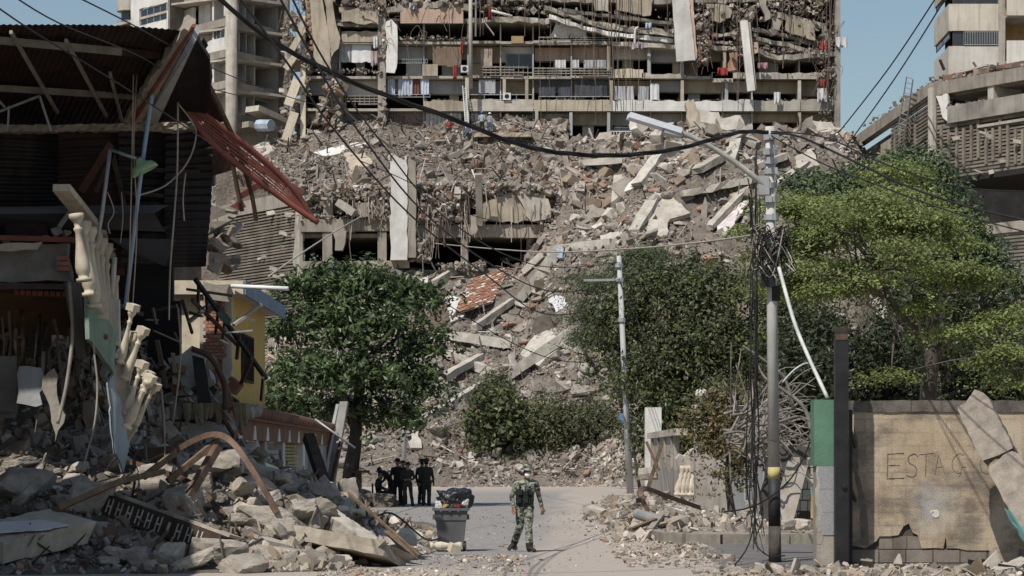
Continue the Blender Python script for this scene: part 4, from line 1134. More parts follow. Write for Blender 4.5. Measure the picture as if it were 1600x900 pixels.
for i in range(10):
    px = U(1470, 1600); py = U(200, 275)
    MB().box(RR.at(px, py, -.15), (U(.3, 1.1), .12, U(.1, .3)), Euler((U(-.3, .3), U(-.4, .4), U(-.2, .2))).to_matrix()).build("broken_slat", M_concl, rb)
for q in ([(1465, 150), (1483, 143), (1484, 190), (1474, 178)],):
    pts = [RR.at(x, y, -.2) for x, y in q]; fix_normals(MB().slab(jag(pts, .4, .2), RR.n * .15).build("torn_plaster", M_white, rb))
rs = Scatter()
def rdeb(face, x0, x1, y0, y1, n, s0, s1, d0, d1, ref=165):
    pos = []
    for i in range(n):
        px = U(x0, x1); k = face.s(px); pos.append(face.pt(k, PZ(U(y0, y1), ref), U(d0, d1)))
    s = s0 + (s1 - s0) * NR.random(n) ** 2; S = s[:, None] * NR.uniform(.4, 1.4, (n, 3)); S[:, 2] *= .6
    rs.put(np.array([p[:] for p in pos]), S * .5, pal(n) * .8, 'block')
rdeb(RL, 1340, 1455, 114, 124, 260, .05, .35, 0, 1.5); rdeb(RR, 1462, 1640, 118, 131, 500, .05, .4, 0, 3.0); rdeb(RL, 1326, 1372, 190, 236, 700, .1, .5, -.4, 3)
rdeb(RR, 1486, 1545, 171, 173, 120, .05, .2, -.3, .1)
rs.build("debris", M_rub, rb, kind="stuff")
RR.mbox(MB(), .4, RR.s(1640), zc(130), zc(118), .6, 3).build("brick_core", mat("brick_dull", (.20, .125, .095), None, 1.5), rb)
b = MB()
for i in range(2): b.tube([RL.at(1430 + i * 10, 120 + i * 4, -.6), RL.at(1414 + i * 12, 217 + i * 4, -.6)], .05, 5)
for i in range(12): t = i / 12; b.tube([RL.at(1430 - 16 * t, 120 + 97 * t, -.6), RL.at(1440 - 14 * t, 124 + 97 * t, -.6)], .035, 4)
b.build("hanging_ladder", M_galv, None, "bent metal ladder hanging on the slatted parking block corner", "ladder")
for i, (x0, y0, x1, y1) in enumerate(((1443, 92, 1462, 108), (1500, 110, 1530, 100), (1545, 108, 1600, 104), (1512, 96, 1516, 110))):
    MB().beam(RR.at(max(x0, 1460), y0, .5), RR.at(x1, y1, .8), .25, .12).build("broken_timber", RNG.choice([M_woodd, M_wood, M_concl]), rb)
# rubble tongue between the tower and the block
# ------------------------------------------------------------------ far right tower
TR = Face((PX(1488, 205), 205), (PX(1640, 205), 205)); TRs = Face((PX(1465, 213), 213), (PX(1488, 205), 205))
tr = empty("beige_apartment_tower", (PX(1560, 207), 207, 20), "beige apartment tower cut by the picture's upper right corner", "building")
M_trw = mat("stained_beige_wall", (.56, .51, .43), (.44, .39, .32), .6, streak=.5, streakcol=(.25, .22, .18))
M_trw2 = mat("pale_wall", (.66, .63, .57), (.54, .50, .44), .5, streak=.35, streakcol=(.28, .25, .2))
z = lambda y: PZ(y, 205)
for f_, a0, a1 in ((TR, 1488, 1560), (TRs, 1465, 1487.9)):
    f_.mbox(MB(), f_.s(a0), f_.s(a1), z(48), z(6), 0, .3).build("wall_band", M_trw, tr); f_.mbox(MB(), f_.s(a0), f_.s(a1), z(140), z(72), 0, .3).build("wall_band", M_trw2, tr)
    f_.mbox(MB(), f_.s(a0), f_.s(a1), z(-40), z(-14), 0, .3).build("wall_band", M_trw, tr)
    window(f_, tr, a0 + 1, 48.5, a1 - 1, 71.5, .12, 4 if f_ is TR else 2, M_rust); window(f_, tr, a0 + 1, -13, a1 - 1, 6, .12, 4 if f_ is TR else 2, M_rust)
railing(TR, tr, 1506, 50, 1559, 70, -.05, M_galv, 20, .025, "window_grille")
TR.mbox(MB(), TR.s(1560), TR.s(1570), z(140), z(-40), -.2, .5).build("pier", M_concl, tr)
for y0, y1, m in ((66, 140, M_trw2), (0, 27, M_trw), (-60, -30, M_trw)): TR.mbox(MB(), TR.s(1570), TR.s(1640), z(y1), z(y0), -.9, -.7).build("balcony_parapet", m, tr)
for y in (27, 98, -30): TR.mbox(MB(), TR.s(1570), TR.s(1640), z(y + 2), z(y - 1), -.7, 3).build("balcony_slab", M_concl, tr)
TR.mbox(MB(), TR.s(1570), TR.s(1640), z(66), z(-40), 3, 3.2).build("balcony_wall", mat("ochre_wall", (.42, .27, .13)), tr)
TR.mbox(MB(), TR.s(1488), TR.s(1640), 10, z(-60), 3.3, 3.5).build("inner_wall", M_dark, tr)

# ------------------------------------------------------------------ left tower behind the ruined house
LC = (PX(362, 205), 205)
LL = Face((PX(165, 221), 221), LC); LR = Face(LC, (PX(442, 211), 211))
lt = empty("white_apartment_tower", (LC[0], LC[1], 20), "white apartment tower with open balconies left of the collapsed tower", "building")
zl = lambda y: PZ(y, 205)
band = [-20, 29, 78, 127, 176]
for y in band:
    LR.mbox(MB(), .5, LR.s(440), zl(y + 12), zl(y), -.05, .25).build("balcony_parapet", M_conc, lt); LR.mbox(MB(), .5, LR.s(440), zl(y + 14), zl(y + 11), -.02, 7).build("floor_slab", M_concl, lt)
    LL.mbox(MB(), LL.s(262), LL.s(354), zl(y + 9), zl(y - 3), -.1, .1).build("floor_band", M_conc, lt); LL.mbox(MB(), LL.s(165), LL.s(354), zl(y + 13), zl(y + 9), 0, 6).build("floor_slab", M_concl, lt)
MB().tube([Vector((LC[0], LC[1] - .15, 15)), Vector((LC[0], LC[1] - .15, zl(-60)))], .5, 10).build("corner_column", M_concl, lt, smooth=True)
LR.mbox(MB(), LR.s(433), LR.s(442), 12, zl(-60), -.1, 7).build("end_wall", M_greyw, lt)
LR.mbox(MB(), .3, LR.s(442), 10, zl(-60), 7, 7.2).build("back_wall", M_concd, lt); LL.mbox(MB(), LL.s(165), LL.s(358), 10, zl(-60), 6, 6.2).build("back_wall", M_concd, lt)
for y in band[:-1]:
    for px, m in ((384, M_white), (393, M_greyw), (410, M_white)):
        if RNG.random() < .85: LR.mbox(MB(), LR.s(px), LR.s(px) + .15, zl(y + 49), zl(y + 14), .5 + U(0, .5), 5).build("partition_wall", m, lt)
    LR.mbox(MB(), LR.s(372), LR.s(390), zl(y + 45), zl(y + 14), 2.6, 2.8).build("inner_wall", M_white, lt)
    LR.mbox(MB(), LR.s(412), LR.s(432), zl(y + 30), zl(y + 14), 3.0, 3.2).build("inner_wall", M_greyw, lt)
for y, x0, x1 in ((132, 395, 402), (170, 404, 413)): MB().box(LR.at((x0 + x1) / 2, y + 1, .9), (.8, .4, .8)).build("wooden_cabinet", M_wood, lt)
for y in (-71, -22, 27 + 49 * 1.0):
    pass
# left face wall panels and windows
def lpanel(x0, y0, x1, y1, m=M_white, d=-.05, amp=.06):
    k0, k1 = LL.s(x0), LL.s(x1); Ym = LL.Y((x0 + x1) / 2); z0, z1 = PZ(y1, Ym), PZ(y0, Ym)
    q = jag([LL.pt(k0, z0, d), LL.pt(k1, z0, d), LL.pt(k1, z1, d), LL.pt(k0, z1, d)], .5, amp)
    return fix_normals(MB().slab(q, LL.n * .2).build("wall_panel", m, lt))
# rows at the corner column scale: wall between floor bands
lpanel(205, -30, 218, 75, M_white); lpanel(218, -40, 261, 9); lpanel(218, 36, 261, 78); lpanel(261, -30, 280, 46); lpanel(280, -30, 302, 0); lpanel(278, 15, 304, 42); lpanel(304, 4, 322, 40, M_white, .4)
lpanel(300, 42, 330, 52, M_white); lpanel(304, 64, 352, 86, M_white); lpanel(330, 36, 354, 42); lpanel(300, 92, 326, 130, M_greyw, .6); lpanel(300, 142, 330, 180, M_greyw, .5); lpanel(352, 38, 357, 88, M_white)
window(LL, lt, 219, 10, 260, 35.5, .05, 4, M_galv); window(LL, lt, 281, 1, 301, 14, .05, 2, M_galv)
window(LL, lt, 331, 43, 351, 63, .02, 3, M_galv); window(LL, lt, 304, 48, 320, 60, .6, 2, M_galv)
LL.mbox(MB(), LL.s(340), LL.s(350), zl(124), zl(96), 1.0, 1.2).build("door_panel", M_black, lt); LL.mbox(MB(), LL.s(345), LL.s(353), zl(20), zl(-12), .3, .4).build("shutter_panel", M_white, lt)
rc = LL.at(185, 30, 1.2)
for y0, y1, m in ((-60, -20, M_concl), (-8, 17, M_concl), (47, 66, M_concl), (100, 130, M_concl)):
    b = MB(); zz0, zz1 = PZ(y1, 219.5), PZ(y0, 219.5)
    b.tube([Vector((rc.x, rc.y, zz0)), Vector((rc.x, rc.y, zz1))], 1.18, 22); b.build("round_balcony", m, lt, smooth=False)
b = MB()
for i in range(26):
    a = math.pi + math.pi * i / 25; q = Vector((rc.x + 1.12 * math.cos(a), rc.y + 1.12 * math.sin(a), 0))
    b.tube([q + Z3 * PZ(48, 219.5), q + Z3 * PZ(33, 219.5)], .025, 4)
for yy in (36, 50): b.tube([Vector((rc.x + 1.12 * math.cos(math.pi + math.pi * i / 25), rc.y + 1.12 * math.sin(math.pi + math.pi * i / 25), PZ(yy - 3, 219.5))) for i in range(26)], .025, 4)
b.build("balcony_railing", M_galv, lt)
MB().tube([Vector((rc.x, rc.y + .3, PZ(48, 219.5))), Vector((rc.x, rc.y + .3, PZ(16, 219.5)))], .85, 16).build("balcony_window", M_glass, lt)
# the slab that slumped at its foot
MB().beam(LR.at(372, 172, -1.5), LR.at(424, 200, -2.2), 1.6, .5).build("fallen_slab", M_concl, None, "long fallen slab at the foot of the white apartment tower", "slab")
MB().beam(LR.at(368, 196, -1.0), LR.at(402, 206, -2.0), 1.2, .5).build("fallen_slab", M_conc, None, "lower fallen slab under the long one at the white tower's foot", "slab")
MB().tube([P(404, 196, 201), P(424, 196, 200)], .5, 8).build("blue_sheet_roll", mat("roll_blue_grey", (.36, .42, .48)), None, "grey blue sheet roll lying on the fallen slab by the white tower", "roll")
# rubble heap at its foot
def HL(X, Y):
    px = 800 + FPX * X / Y
    z = 17.5 + (Y - 190) * .62 + .9 * fbm(X, Y, .2, 61) + .5 * fbm(X, Y, .7, 62) - 2.5 * smst(400, 330, px)
    return np.where(Y < 187.9 + np.maximum(0, (473 - px) / 133 * 13), z - 14, z)
terrain("tower_foot_rubble", HL, -26, -16.5, 188.5, 205, .4, M_dirt, kind="structure", label="debris heap between the white tower and the collapsed tower")
sc = Scatter()
scatter_slope(HL, 5200, -26, -16.6, 188.6, 204, .03, .24, 1.6); scatter_slope(HL, 420, -26, -16.6, 188.6, 204, .2, .6, 2)
sc.build("rubble", M_rub, kind="stuff", label="small broken pieces heaped at the white tower's foot", cat="rubble")
# ------------------------------------------------------------------ trees
def leaves(centers, radii, n, size, asp, tint, spread, shell=.55, up=.5, bend=.25, clump=0, csz=.3, pad=0, psz=(.5, .2)):
    """leaf-sized faces: pads (boughs) through a set of ellipsoids, twigs in the pads, leaves on the twigs"""
    centers = np.array(centers); radii = np.array(radii)
    vol = radii.prod(1) ** .72; m0 = n // max(clump, 1) // max(pad, 1)
    k = NR.choice(len(centers), m0, p=vol / vol.sum()); m = len(k)
    d = NR.normal(size=(m, 3)); d /= np.linalg.norm(d, axis=1)[:, None]
    d[:, 2] = np.where(d[:, 2] < -.3, -d[:, 2] * .6, d[:, 2])
    rr = (shell + (1 - shell) * NR.random(m)) * np.where(NR.random(m) < .8, 1, NR.random(m) ** .5)
    rr *= 1 + .2 * NR.normal(size=m)
    pos = centers[k] + d * rr[:, None] * radii[k]
    out = d.copy()
    if pad:
        dim = NR.uniform(.6, 1.5, m) ; ptint = NR.uniform(.75, 1.25, m)
        pos = np.repeat(pos, pad, 0); out = np.repeat(out, pad, 0); dim = np.repeat(dim, pad); ptint = np.repeat(ptint, pad)
        o = NR.normal(size=pos.shape) * dim[:, None] * np.array([psz[0], psz[0], psz[1]])
        o[:, 2] -= .35 * psz[1] * (o[:, 0] ** 2 + o[:, 1] ** 2) / (psz[0] ** 2)
        pos = pos + o; out = out * .5 + .5 * o / psz[0]
    else: ptint = np.ones(len(pos))
    if clump:
        pos = np.repeat(pos, clump, 0); out = np.repeat(out, clump, 0); ptint = np.repeat(ptint, clump)
        off = NR.normal(size=pos.shape) * csz
        pos = pos + off
        out = out + .5 * off / csz
    n = len(pos)
    nor = out * (1 - up) + np.array([0, 0, up]) + NR.normal(size=(n, 3)) * spread
    nor /= np.linalg.norm(nor, axis=1)[:, None]
    t = np.cross(nor, NR.normal(size=(n, 3))); t /= np.linalg.norm(t, axis=1)[:, None]
    b = np.cross(nor, t)
    s = size * NR.uniform(.65, 1.3, n)[:, None]
    p0 = pos - t * s; p1 = pos + b * s * asp - nor * s * bend; p2 = pos + t * s; p3 = pos - b * s * asp - nor * s * bend
    mid = pos
    V = np.stack([p0, p1, p2, p3], 1).reshape(-1, 3)
    i = np.arange(n) * 4
    Fc = np.stack([np.stack([i, i+1, i+2], 1), np.stack([i, i+2, i+3], 1)], 1).reshape(-1, 3)
    c = np.array(tint)[NR.integers(0, len(tint), n)] * NR.uniform(.8, 1.2, (n, 1)) * ptint[:, None]
    C = np.repeat(c, 4, 0)
    return V, Fc, C

def limb_tree(root, base, limbs, m, name="trunk"):
    """trunk and limbs as one tapered mesh"""
    b = MB()
    for pts, r0, r1 in limbs: b.tube(smoothpath(pts, 5), r0, 8, r1)
    return b.build(name, m, root, smooth=True)

def branchlets(root, anchors, centers, radii, n, m, r=.03):
    b = MB()
    for i in range(n):
        j = RNG.randrange(len(centers)); c = Vector(centers[j]); R_ = radii[j]
        a = min(anchors, key=lambda q: (Vector(q) - c).length + U(0, 1.5))
        e = c + Vector((U(-1, 1) * R_[0], U(-1, 1) * R_[1], U(-1, 1) * R_[2])) * .8
        mid = Vector(a).lerp(e, .5) + Vector((U(-.4, .4), U(-.4, .4), U(0, .5)))
        b.tube(smoothpath([a, mid, e], 4), r, 5, r * .25)
    return b.build("branches", m, root, smooth=True, kind="stuff")

M_bark = mat("bark", (.11, .092, .074), (.06, .05, .042), 3, bscale=30, bump=.8)
M_barkd = mat("bark_dark", (.06, .05, .04), (.03, .026, .022), 3, bscale=30, bump=.6)
L_alm = leafmat("almond_leaves", (.068, .094, .042), .2, .4)
L_fea = leafmat("feathery_leaves", (.195, .228, .088), .36, .5)
L_dk  = leafmat("dark_leaves", (.078, .093, .046), .26, .45)
L_shr = leafmat("shrub_leaves", (.12, .13, .08), .28, .55)

# --- almond tree on the left of the road
Ya = 93.0
base = P(548, 793, Ya); base.z = 0
al = empty("almond_tree", base, "broad dark green almond tree shading the group of standing people", "tree")
cl = [(560, 440, 70, 32, 93), (480, 455, 46, 34, 92), (635, 460, 60, 36, 94), (455, 520, 42, 45, 93), (520, 500, 65, 45, 92), (600, 510, 70, 48, 92), (665, 540, 40, 36, 93), (450, 590, 36, 40, 92),
      (510, 585, 60, 50, 91), (590, 590, 62, 48, 91.5), (655, 600, 42, 40, 92.5), (470, 645, 36, 34, 91), (530, 640, 40, 32, 94), (610, 645, 52, 34, 92), (650, 655, 26, 22, 91), (440, 625, 26, 30, 90), (570, 420, 40, 18, 92), (690, 525, 16, 18, 92), (520, 425, 40, 22, 93)]
cs, rs_ = [], []
for x, y, rx, ry, Y in cl:
    c = P(x, y, Y); cs.append(c[:]); q = Y / FPX; rs_.append((rx * q, max(rx, ry) * q * 1.1, ry * q))
V, Fc, C = leaves(cs, rs_, 20000, .13, .48, [(1, 1, 1), (1.25, 1.3, 1.0), (.75, .8, .75), (1.5, 1.55, 1.15), (.6, .65, .6)], .5, .4, .5, .2, clump=8, csz=.13, pad=6, psz=(.42, .2))
npmesh("crown", V, Fc, C, L_alm, al)
tk = [(P(548, 793, Ya), P(552, 720, Ya), P(556, 650, Ya), P(562, 600, Ya)), ]
limb_tree(al, base, [((base, P(548, 740, Ya), P(555, 690, Ya), P(558, 640, Ya), P(566, 560, Ya), P(575, 470, Ya)), .36, .1), ((P(558, 640, Ya), P(590, 590, 92), P(640, 550, 93)), .18, .05), ((P(557, 650, Ya), P(520, 600, 92), P(470, 560, 93)), .18, .05),
      ((P(560, 610, Ya), P(530, 540, 92.5), P(500, 470, 93)), .14, .04), ((P(562, 600, Ya), P(610, 640, 91), P(640, 650, 91)), .1, .03), ((P(565, 570, Ya), P(610, 520, 91), P(640, 470, 94)), .12, .04)], M_barkd)
branchlets(al, [P(640, 550, 93), P(470, 560, 93), P(500, 470, 93), P(566, 560, Ya), P(575, 470, Ya), P(610, 640, 91), P(590, 590, 92)], cs, rs_, 50, M_barkd, .04)

# --- big feathery tree on the right
Yb = 84.0
base = P(1452, 800, Yb); base.z = .2
ft = empty("feathery_tree", base, "big bright green feathery tree spreading behind the block wall", "tree")
cl = [(1400, 350, 110, 34, 84), (1300, 370, 80, 34, 83), (1470, 380, 80, 34, 84), (1250, 330, 70, 30, 84), (1340, 320, 80, 26, 84), (1280, 420, 70, 40, 82), (1370, 420, 80, 40, 81), (1250, 400, 60, 40, 84), (1240, 450, 50, 30, 83),
      (1330, 450, 60, 30, 81), (1440, 430, 70, 34, 82), (1540, 440, 60, 36, 82), (1570, 500, 50, 34, 81), (1520, 520, 46, 26, 81), (1440, 490, 40, 26, 81), (1405, 540, 26, 28, 80), (1390, 590, 24, 20, 80), (1560, 560, 44, 30, 80),
      (1600, 490, 40, 40, 82), (1400, 310, 60, 24, 86), (1180, 365, 44, 18, 84), (1220, 310, 50, 22, 85), (1420, 385, 30, 30, 80), (1310, 345, 40, 20, 80), (1600, 590, 40, 30, 80), (1460, 350, 50, 24, 86), (1400, 275, 40, 22, 88)]
cs, rs_ = [], []
for x, y, rx, ry, Y in cl:
    c = P(x, y, Y); q = Y / FPX
    cs.append(c[:]); rs_.append((rx * q, rx * q * .8, ry * q * .85))
V, Fc, C = leaves(cs, rs_, 70000, .07, .52, [(1, 1, 1), (1.12, 1.12, .9), (.88, .92, .9), (1.25, 1.25, .9), (.75, .8, .75)], .38, .45, .72, .12, clump=5, csz=.09, pad=140, psz=(.66, .12))
npmesh("crown", V, Fc, C, L_fea, ft)
limb_tree(ft, base, [((base, P(1450, 640, Yb), P(1452, 600, Yb), P(1456, 560, Yb), P(1458, 540, Yb)), .32, .24), ((P(1456, 570, Yb), P(1430, 510, Yb), P(1390, 470, 83), P(1340, 440, 82)), .24, .06), ((P(1457, 560, Yb), P(1490, 520, Yb), P(1540, 480, 83)), .24, .06),
      ((P(1457, 550, Yb), P(1460, 480, Yb), P(1440, 400, 84), P(1420, 350, 84)), .2, .05), ((P(1430, 510, Yb), P(1400, 480, 81), P(1370, 420, 81)), .12, .04), ((P(1390, 470, 83), P(1320, 420, 83), P(1260, 400, 83), P(1190, 370, 84)), .12, .03),
      ((P(1400, 500, 82), P(1395, 550, 80), P(1392, 590, 80)), .05, .02), ((P(1490, 520, Yb), P(1540, 540, 81), P(1570, 555, 80)), .1, .03)], M_bark)
branchlets(ft, [P(1340, 440, 82), P(1540, 480, 83), P(1420, 350, 84), P(1370, 420, 81), P(1260, 400, 83), P(1190, 370, 84), P(1460, 480, Yb), P(1570, 555, 80)], cs, rs_, 70, M_bark, .045)
# --- dark trees behind and beside it
def simple_tree(name, label, bx, Y, cl, mat_l, n, size, asp, tints, clump, csz, up=.4, trunk=.3, spread=.6, base_z=0.0, group=None, m=None, nb=30, shell=.4, psz=(.55, .3)):
    base = Vector((PX(bx, Y), Y, base_z))
    root = empty(name, base, label, "tree" if "tree" in name else "shrub", group)
    cs, rr_ = [], []
    for x, y, rx, ry, dY in cl:
        c = P(x, y, Y + dY); q = (Y + dY) / FPX; cs.append(c[:]); rr_.append((rx * q, max(rx, ry) * q, ry * q))
    V, Fc, C = leaves(cs, rr_, n, size, asp, tints, spread, shell, up, .2, clump=6, csz=size * 1.3, pad=clump, psz=psz)
    npmesh("crown", V, Fc, C, mat_l, root)
    lim = []; top = Vector(cs[0]); mid = base.lerp(top, .45)
    lim.append(((base, mid + Vector((U(-.2, .2), 0, 0)), top), trunk, trunk * .3))
    for c in cs[1:8]: lim.append(((mid, mid.lerp(Vector(c), .5) + Vector((0, 0, U(0, .4))), Vector(c)), trunk * .5, trunk * .12))
    limb_tree(root, base, lim, m or M_barkd); branchlets(root, [Vector(c) for c in cs], cs, rr_, nb, m or M_barkd, trunk * .14)
    return root
tD = [(1, 1, 1), (.75, .8, .8), (1.3, 1.3, 1), (1.6, 1.6, 1.1), (.6, .62, .62), (1.1, .95, .7)]
simple_tree("dark_tree", "dark leafy tree behind the thin steel pole and broken garden wall", 1090, 128, [(1050, 470, 60, 60, 0), (1000, 440, 50, 40, 2), (1110, 450, 60, 45, 0), (980, 500, 50, 40, 1), (1060, 550, 70, 50, -1), (1130, 540, 60, 60, -2), (1000, 590, 50, 45, -1),
      (1080, 630, 60, 45, -2), (1150, 620, 50, 60, -3), (1010, 650, 40, 40, -1), (1160, 440, 30, 40, -2), (1060, 690, 60, 40, -1), (1140, 690, 50, 50, -3), (1090, 410, 40, 26, 2), (960, 550, 36, 40, 2), (1180, 540, 40, 60, 0), (1230, 560, 50, 60, -4), (1230, 480, 50, 40, -3)], L_dk, 52000, .13, .5, tD, 46, .32, .45, .4, .55, 0, nb=60, psz=(.72, .42))
simple_tree("feathery_dark_tree", "wispy grey green tree over the slope left of the thin steel pole", 1000, 140, [(940, 480, 40, 24, 0), (990, 420, 46, 24, 0), (930, 530, 36, 24, 0), (960, 450, 50, 30, 0), (1010, 400, 40, 18, 0), (970, 500, 40, 30, 0), (915, 500, 26, 14, 0), (905, 435, 30, 10, 1)], leafmat("wispy_leaves", (.085, .105, .062), .3), 26000, .1, .28, tD[:4], 26, .3, .7, .1, .5, 0, nb=60, psz=(.7, .14))
simple_tree("dark_tree", "very dark tree filling the shade behind the block wall", 1330, 96, [(1330, 560, 70, 60, 0), (1250, 590, 50, 60, 0), (1400, 560, 60, 60, 3), (1480, 560, 60, 60, 5), (1560, 590, 60, 50, 5), (1270, 520, 50, 50, 3), (1300, 640, 60, 50, 2), (1400, 640, 60, 50, 4), (1500, 640, 70, 40, 6), (1590, 640, 50, 40, 6), (1250, 660, 40, 50, 2), (1540, 500, 60, 60, 8), (1430, 470, 60, 50, 8)], L_dk, 44000, .12, .5, [(.6, .63, .6), (.42, .46, .42), (.85, .85, .75)], 40, .35, .4, .35, .6, .1, nb=70, psz=(.6, .35))
simple_tree("dark_tree", "dark bluish tree against the slatted parking block", 1500, 108, [(1465, 330, 50, 36, 0), (1515, 390, 36, 36, 0), (1440, 290, 44, 34, 0), (1400, 270, 40, 24, 0), (1550, 440, 36, 30, 0), (1470, 400, 60, 56, 2), (1340, 300, 50, 26, 2), (1270, 300, 40, 26, 4), (1440, 255, 30, 18, 0)], leafmat("bluish_leaves", (.075, .105, .058), .25), 30000, .14, .5, tD[:5], 14, .34, .4, .4, .6, 0, nb=50)
# --- shrubs along the foot of the slope
SH = [(785, 655, 40, 56, 800), (845, 672, 54, 62, 845), (905, 675, 54, 62, 900), (955, 680, 46, 66, 955), (770, 605, 24, 26, 775)]
shl = ["round leafed shrub at the left end of the thicket on the slope foot", "dense grey green shrub above the masked soldier", "tall thicket shrub in the middle of the slope foot", "dark shrub beside the thin steel pole's base", "small leafy bush climbing the slope above the thicket"]
for i, (x, y, rx, ry, bx) in enumerate(SH):
    Y = 159.5 + i * .4; rnd = [(x + U(-.5, .5) * rx, y + U(-.5, .5) * ry, rx * U(.45, .7), ry * U(.35, .6), U(-1, 1)) for _ in range(7)]
    simple_tree("shrub", shl[i], bx, Y, [(x, y, rx * .7, ry * .7, 0)] + rnd, L_shr if i else L_dk, 13000 if i < 4 else 4000, .14 if i else .2, .35 if i else .6, tD, 12, .34, .5, .14, .7, float(H(PX(bx, Y), Y)), "shrubs at the foot of the slope", nb=36)
simple_tree("shrub", "low bush growing on the rubble at mid slope", 935, 176, [(930, 578, 20, 14, 0), (945, 600, 18, 16, 0), (955, 585, 14, 14, 0)], L_dk, 3000, .13, .5, tD, 8, .3, .5, .1, .7, float(H(PX(935, 176), 176)) - .3, "shrubs at the foot of the slope", nb=14)
# --- leafy shrub hanging over the broken garden wall, and the dry brushwood behind the lamp pole
simple_tree("shrub", "half dry shrub in front of the broken garden wall pier", 1145, 68, [(1150, 640, 40, 40, 0), (1120, 690, 36, 36, 0), (1160, 690, 36, 44, -.5), (1110, 640, 30, 30, .5), (1150, 735, 26, 26, -.5), (1090, 660, 24, 22, .5)], leafmat("dry_leaves", (.15, .145, .085), .3), 7000, .075, .45, [(1, 1, 1), (1.2, 1.05, .8), (.7, .7, .65), (1.3, .95, .6)], 7, .2, .4, .12, .7, .2, m=M_bark, nb=90, shell=.1, psz=(.25, .2))
br = empty("brushwood_pile", P(1210, 800, 60), "tangle of dry grey fallen branches behind the lamp pole", "branches")
M_dry = mat("dry_wood", (.25, .225, .195), (.12, .108, .092), 4, bscale=30, rnd=.3)
for i in range(85):
    x0 = U(1130, 1190); y0 = U(640, 715); L_ = U(60, 150); a = U(-.9, .5) if RNG.random() < .65 else U(-2.2, 1.6)
    Y = U(58, 66); n = 4; pts = []
    for k in range(n + 1):
        t = k / n
        pts.append(P(min(x0 + L_ * t * math.cos(a), 1290), y0 + L_ * t * math.sin(a) * .8 - U(-6, 26) * math.sin(t * 3) + U(-9, 9), Y + U(-.4, .4)))
    MB().tube(smoothpath(pts, 4), U(.02, .055), 5, .008).build("dry_branch", M_dry, br, smooth=True)
for pix, r in (([(1240, 640, 60), (1225, 590, 60), (1190, 560, 60), (1160, 540, 60)], .05), ([(1270, 690, 59), (1258, 640, 59), (1225, 610, 59), (1195, 590, 59), (1180, 560, 59)], .06), ([(1185, 700, 62), (1170, 630, 62), (1150, 570, 62)], .04)):
    MB().tube(smoothpath([P(*q) for q in pix], 5), r, 6, r * .4).build("dry_branch", M_dry, br, smooth=True)
# ------------------------------------------------------------------ heap of rubble in front of the ruined house
def HF(X, Y):
    X = np.asarray(X, float); Y = np.asarray(Y, float)
    e = fbm(X, Y, .5, 71) * .7
    rise = smst(39.3, 46.5, Y + e) * smst(-1.7, -5.9, X + e - .05 * (Y - 44))
    back = smst(60, 49, Y)
    z = 1.85 * rise * back + .35 * smst(-6, -8, X) * rise
    z = z + (.28 * fbm(X, Y, .7, 72) + .16 * fbm(X, Y, 1.9, 73)) * np.minimum(1, rise * 3)
    # heap of wreck that runs up into the house
    w = smst(-6.3, -8.2, X) * smst(46, 50, Y) * smst(60, 54, Y)
    z = z + 2.3 * w
    return np.where(rise < .02, -.08, z)
terrain("rubble_heap", HF, -14, -1.2, 38.5, 66, .12, M_dirtn, kind="structure", label="dusty heap of house rubble spilling onto the road", smooth=True)
def hitf(px, py, lift=0.0):
    p = hit(px, py, HF, 38.6, 66); return p + Z3 * lift
_keep = sc
sc = Scatter()
def heap_cond(X, Y): return HF(X, Y) > .02
scatter_slope(HF, 26000, -12, -1.2, 39, 60, .012, .07, 1.8, cond=heap_cond, flat=.6)
scatter_slope(HF, 2600, -12, -1.3, 39, 60, .05, .16, 1.8, cond=heap_cond, flat=.6)
scatter_slope(HF, 1500, -12, -1.3, 39, 60, .06, .22, 1.8, cond=heap_cond, kind='plate', flat=.45)
n = 900; X = NR.uniform(-12, -2, n); Y = NR.uniform(39.5, 60, n); k = HF(X, Y) > .1; X, Y = X[k], Y[k]; n = len(X)
sc.put(np.stack([X, Y, HF(X, Y) + NR.uniform(.02, .15, n)], 1), np.stack([NR.uniform(.12, .5, n), NR.uniform(.01, .03, n), NR.uniform(.008, .025, n)], 1), pal(n) * NR.choice([.3, .55, .9], n)[:, None], 'block', .8)
sc.build("rubble", M_rubf, kind="stuff", label="small broken concrete and splinters over the house heap", cat="rubble")
# chunks of the heap, each its own thing
M_chn = mat("chunk_near", (.40, .36, .305), (.24, .212, .178), 4.5, rnd=.26, speck=.16, bscale=50, bump=1.0, streak=.25)
CN_ME = [rock_mesh("heap_chunk", 200 + i, M_chn, 4, .06, 7) for i in range(10)]
def heap_label(px, py):
    if px < 200: return "rough concrete chunk in the shaded heap below the ruined house", "chunks under the ruined house"
    if py > 820: return "concrete chunk along the road edge of the house heap", "chunks at the heap edge"
    if px > 430: return "dusty chunk on the sunlit right end of the house heap", "chunks on the heap's right end"
    return "dusty chunk around the bent rusty arch on the house heap", "chunks around the rusty arch"
cnt = 0
while cnt < 185:
    px = U(-10, 640); top = np.interp(px, [0, 300, 420, 520, 580, 640], [720, 715, 735, 765, 815, 862]); py = U(top + 4, 905)
    yl = 782 + (px - 150) * .366
    if px < 150 and 785 < py < 895: continue
    if 130 < px < 370 and -40 < py - yl < 48: continue
    p = hitf(px, py)
    if HF(p.x, p.y) < .0: continue
    s = .075 + .26 * RNG.random() ** 2.2
    lab, grp = heap_label(px, py)
    chunk(p + Z3 * s * .25, (s * U(.9, 1.7), s * U(.7, 1.1), s * U(.45, .85)), lab, grp, RNG.choice(CN_ME), (U(-.7, .7), U(-.7, .7), U(0, 6.3)), "heap_chunk")
    cnt += 1
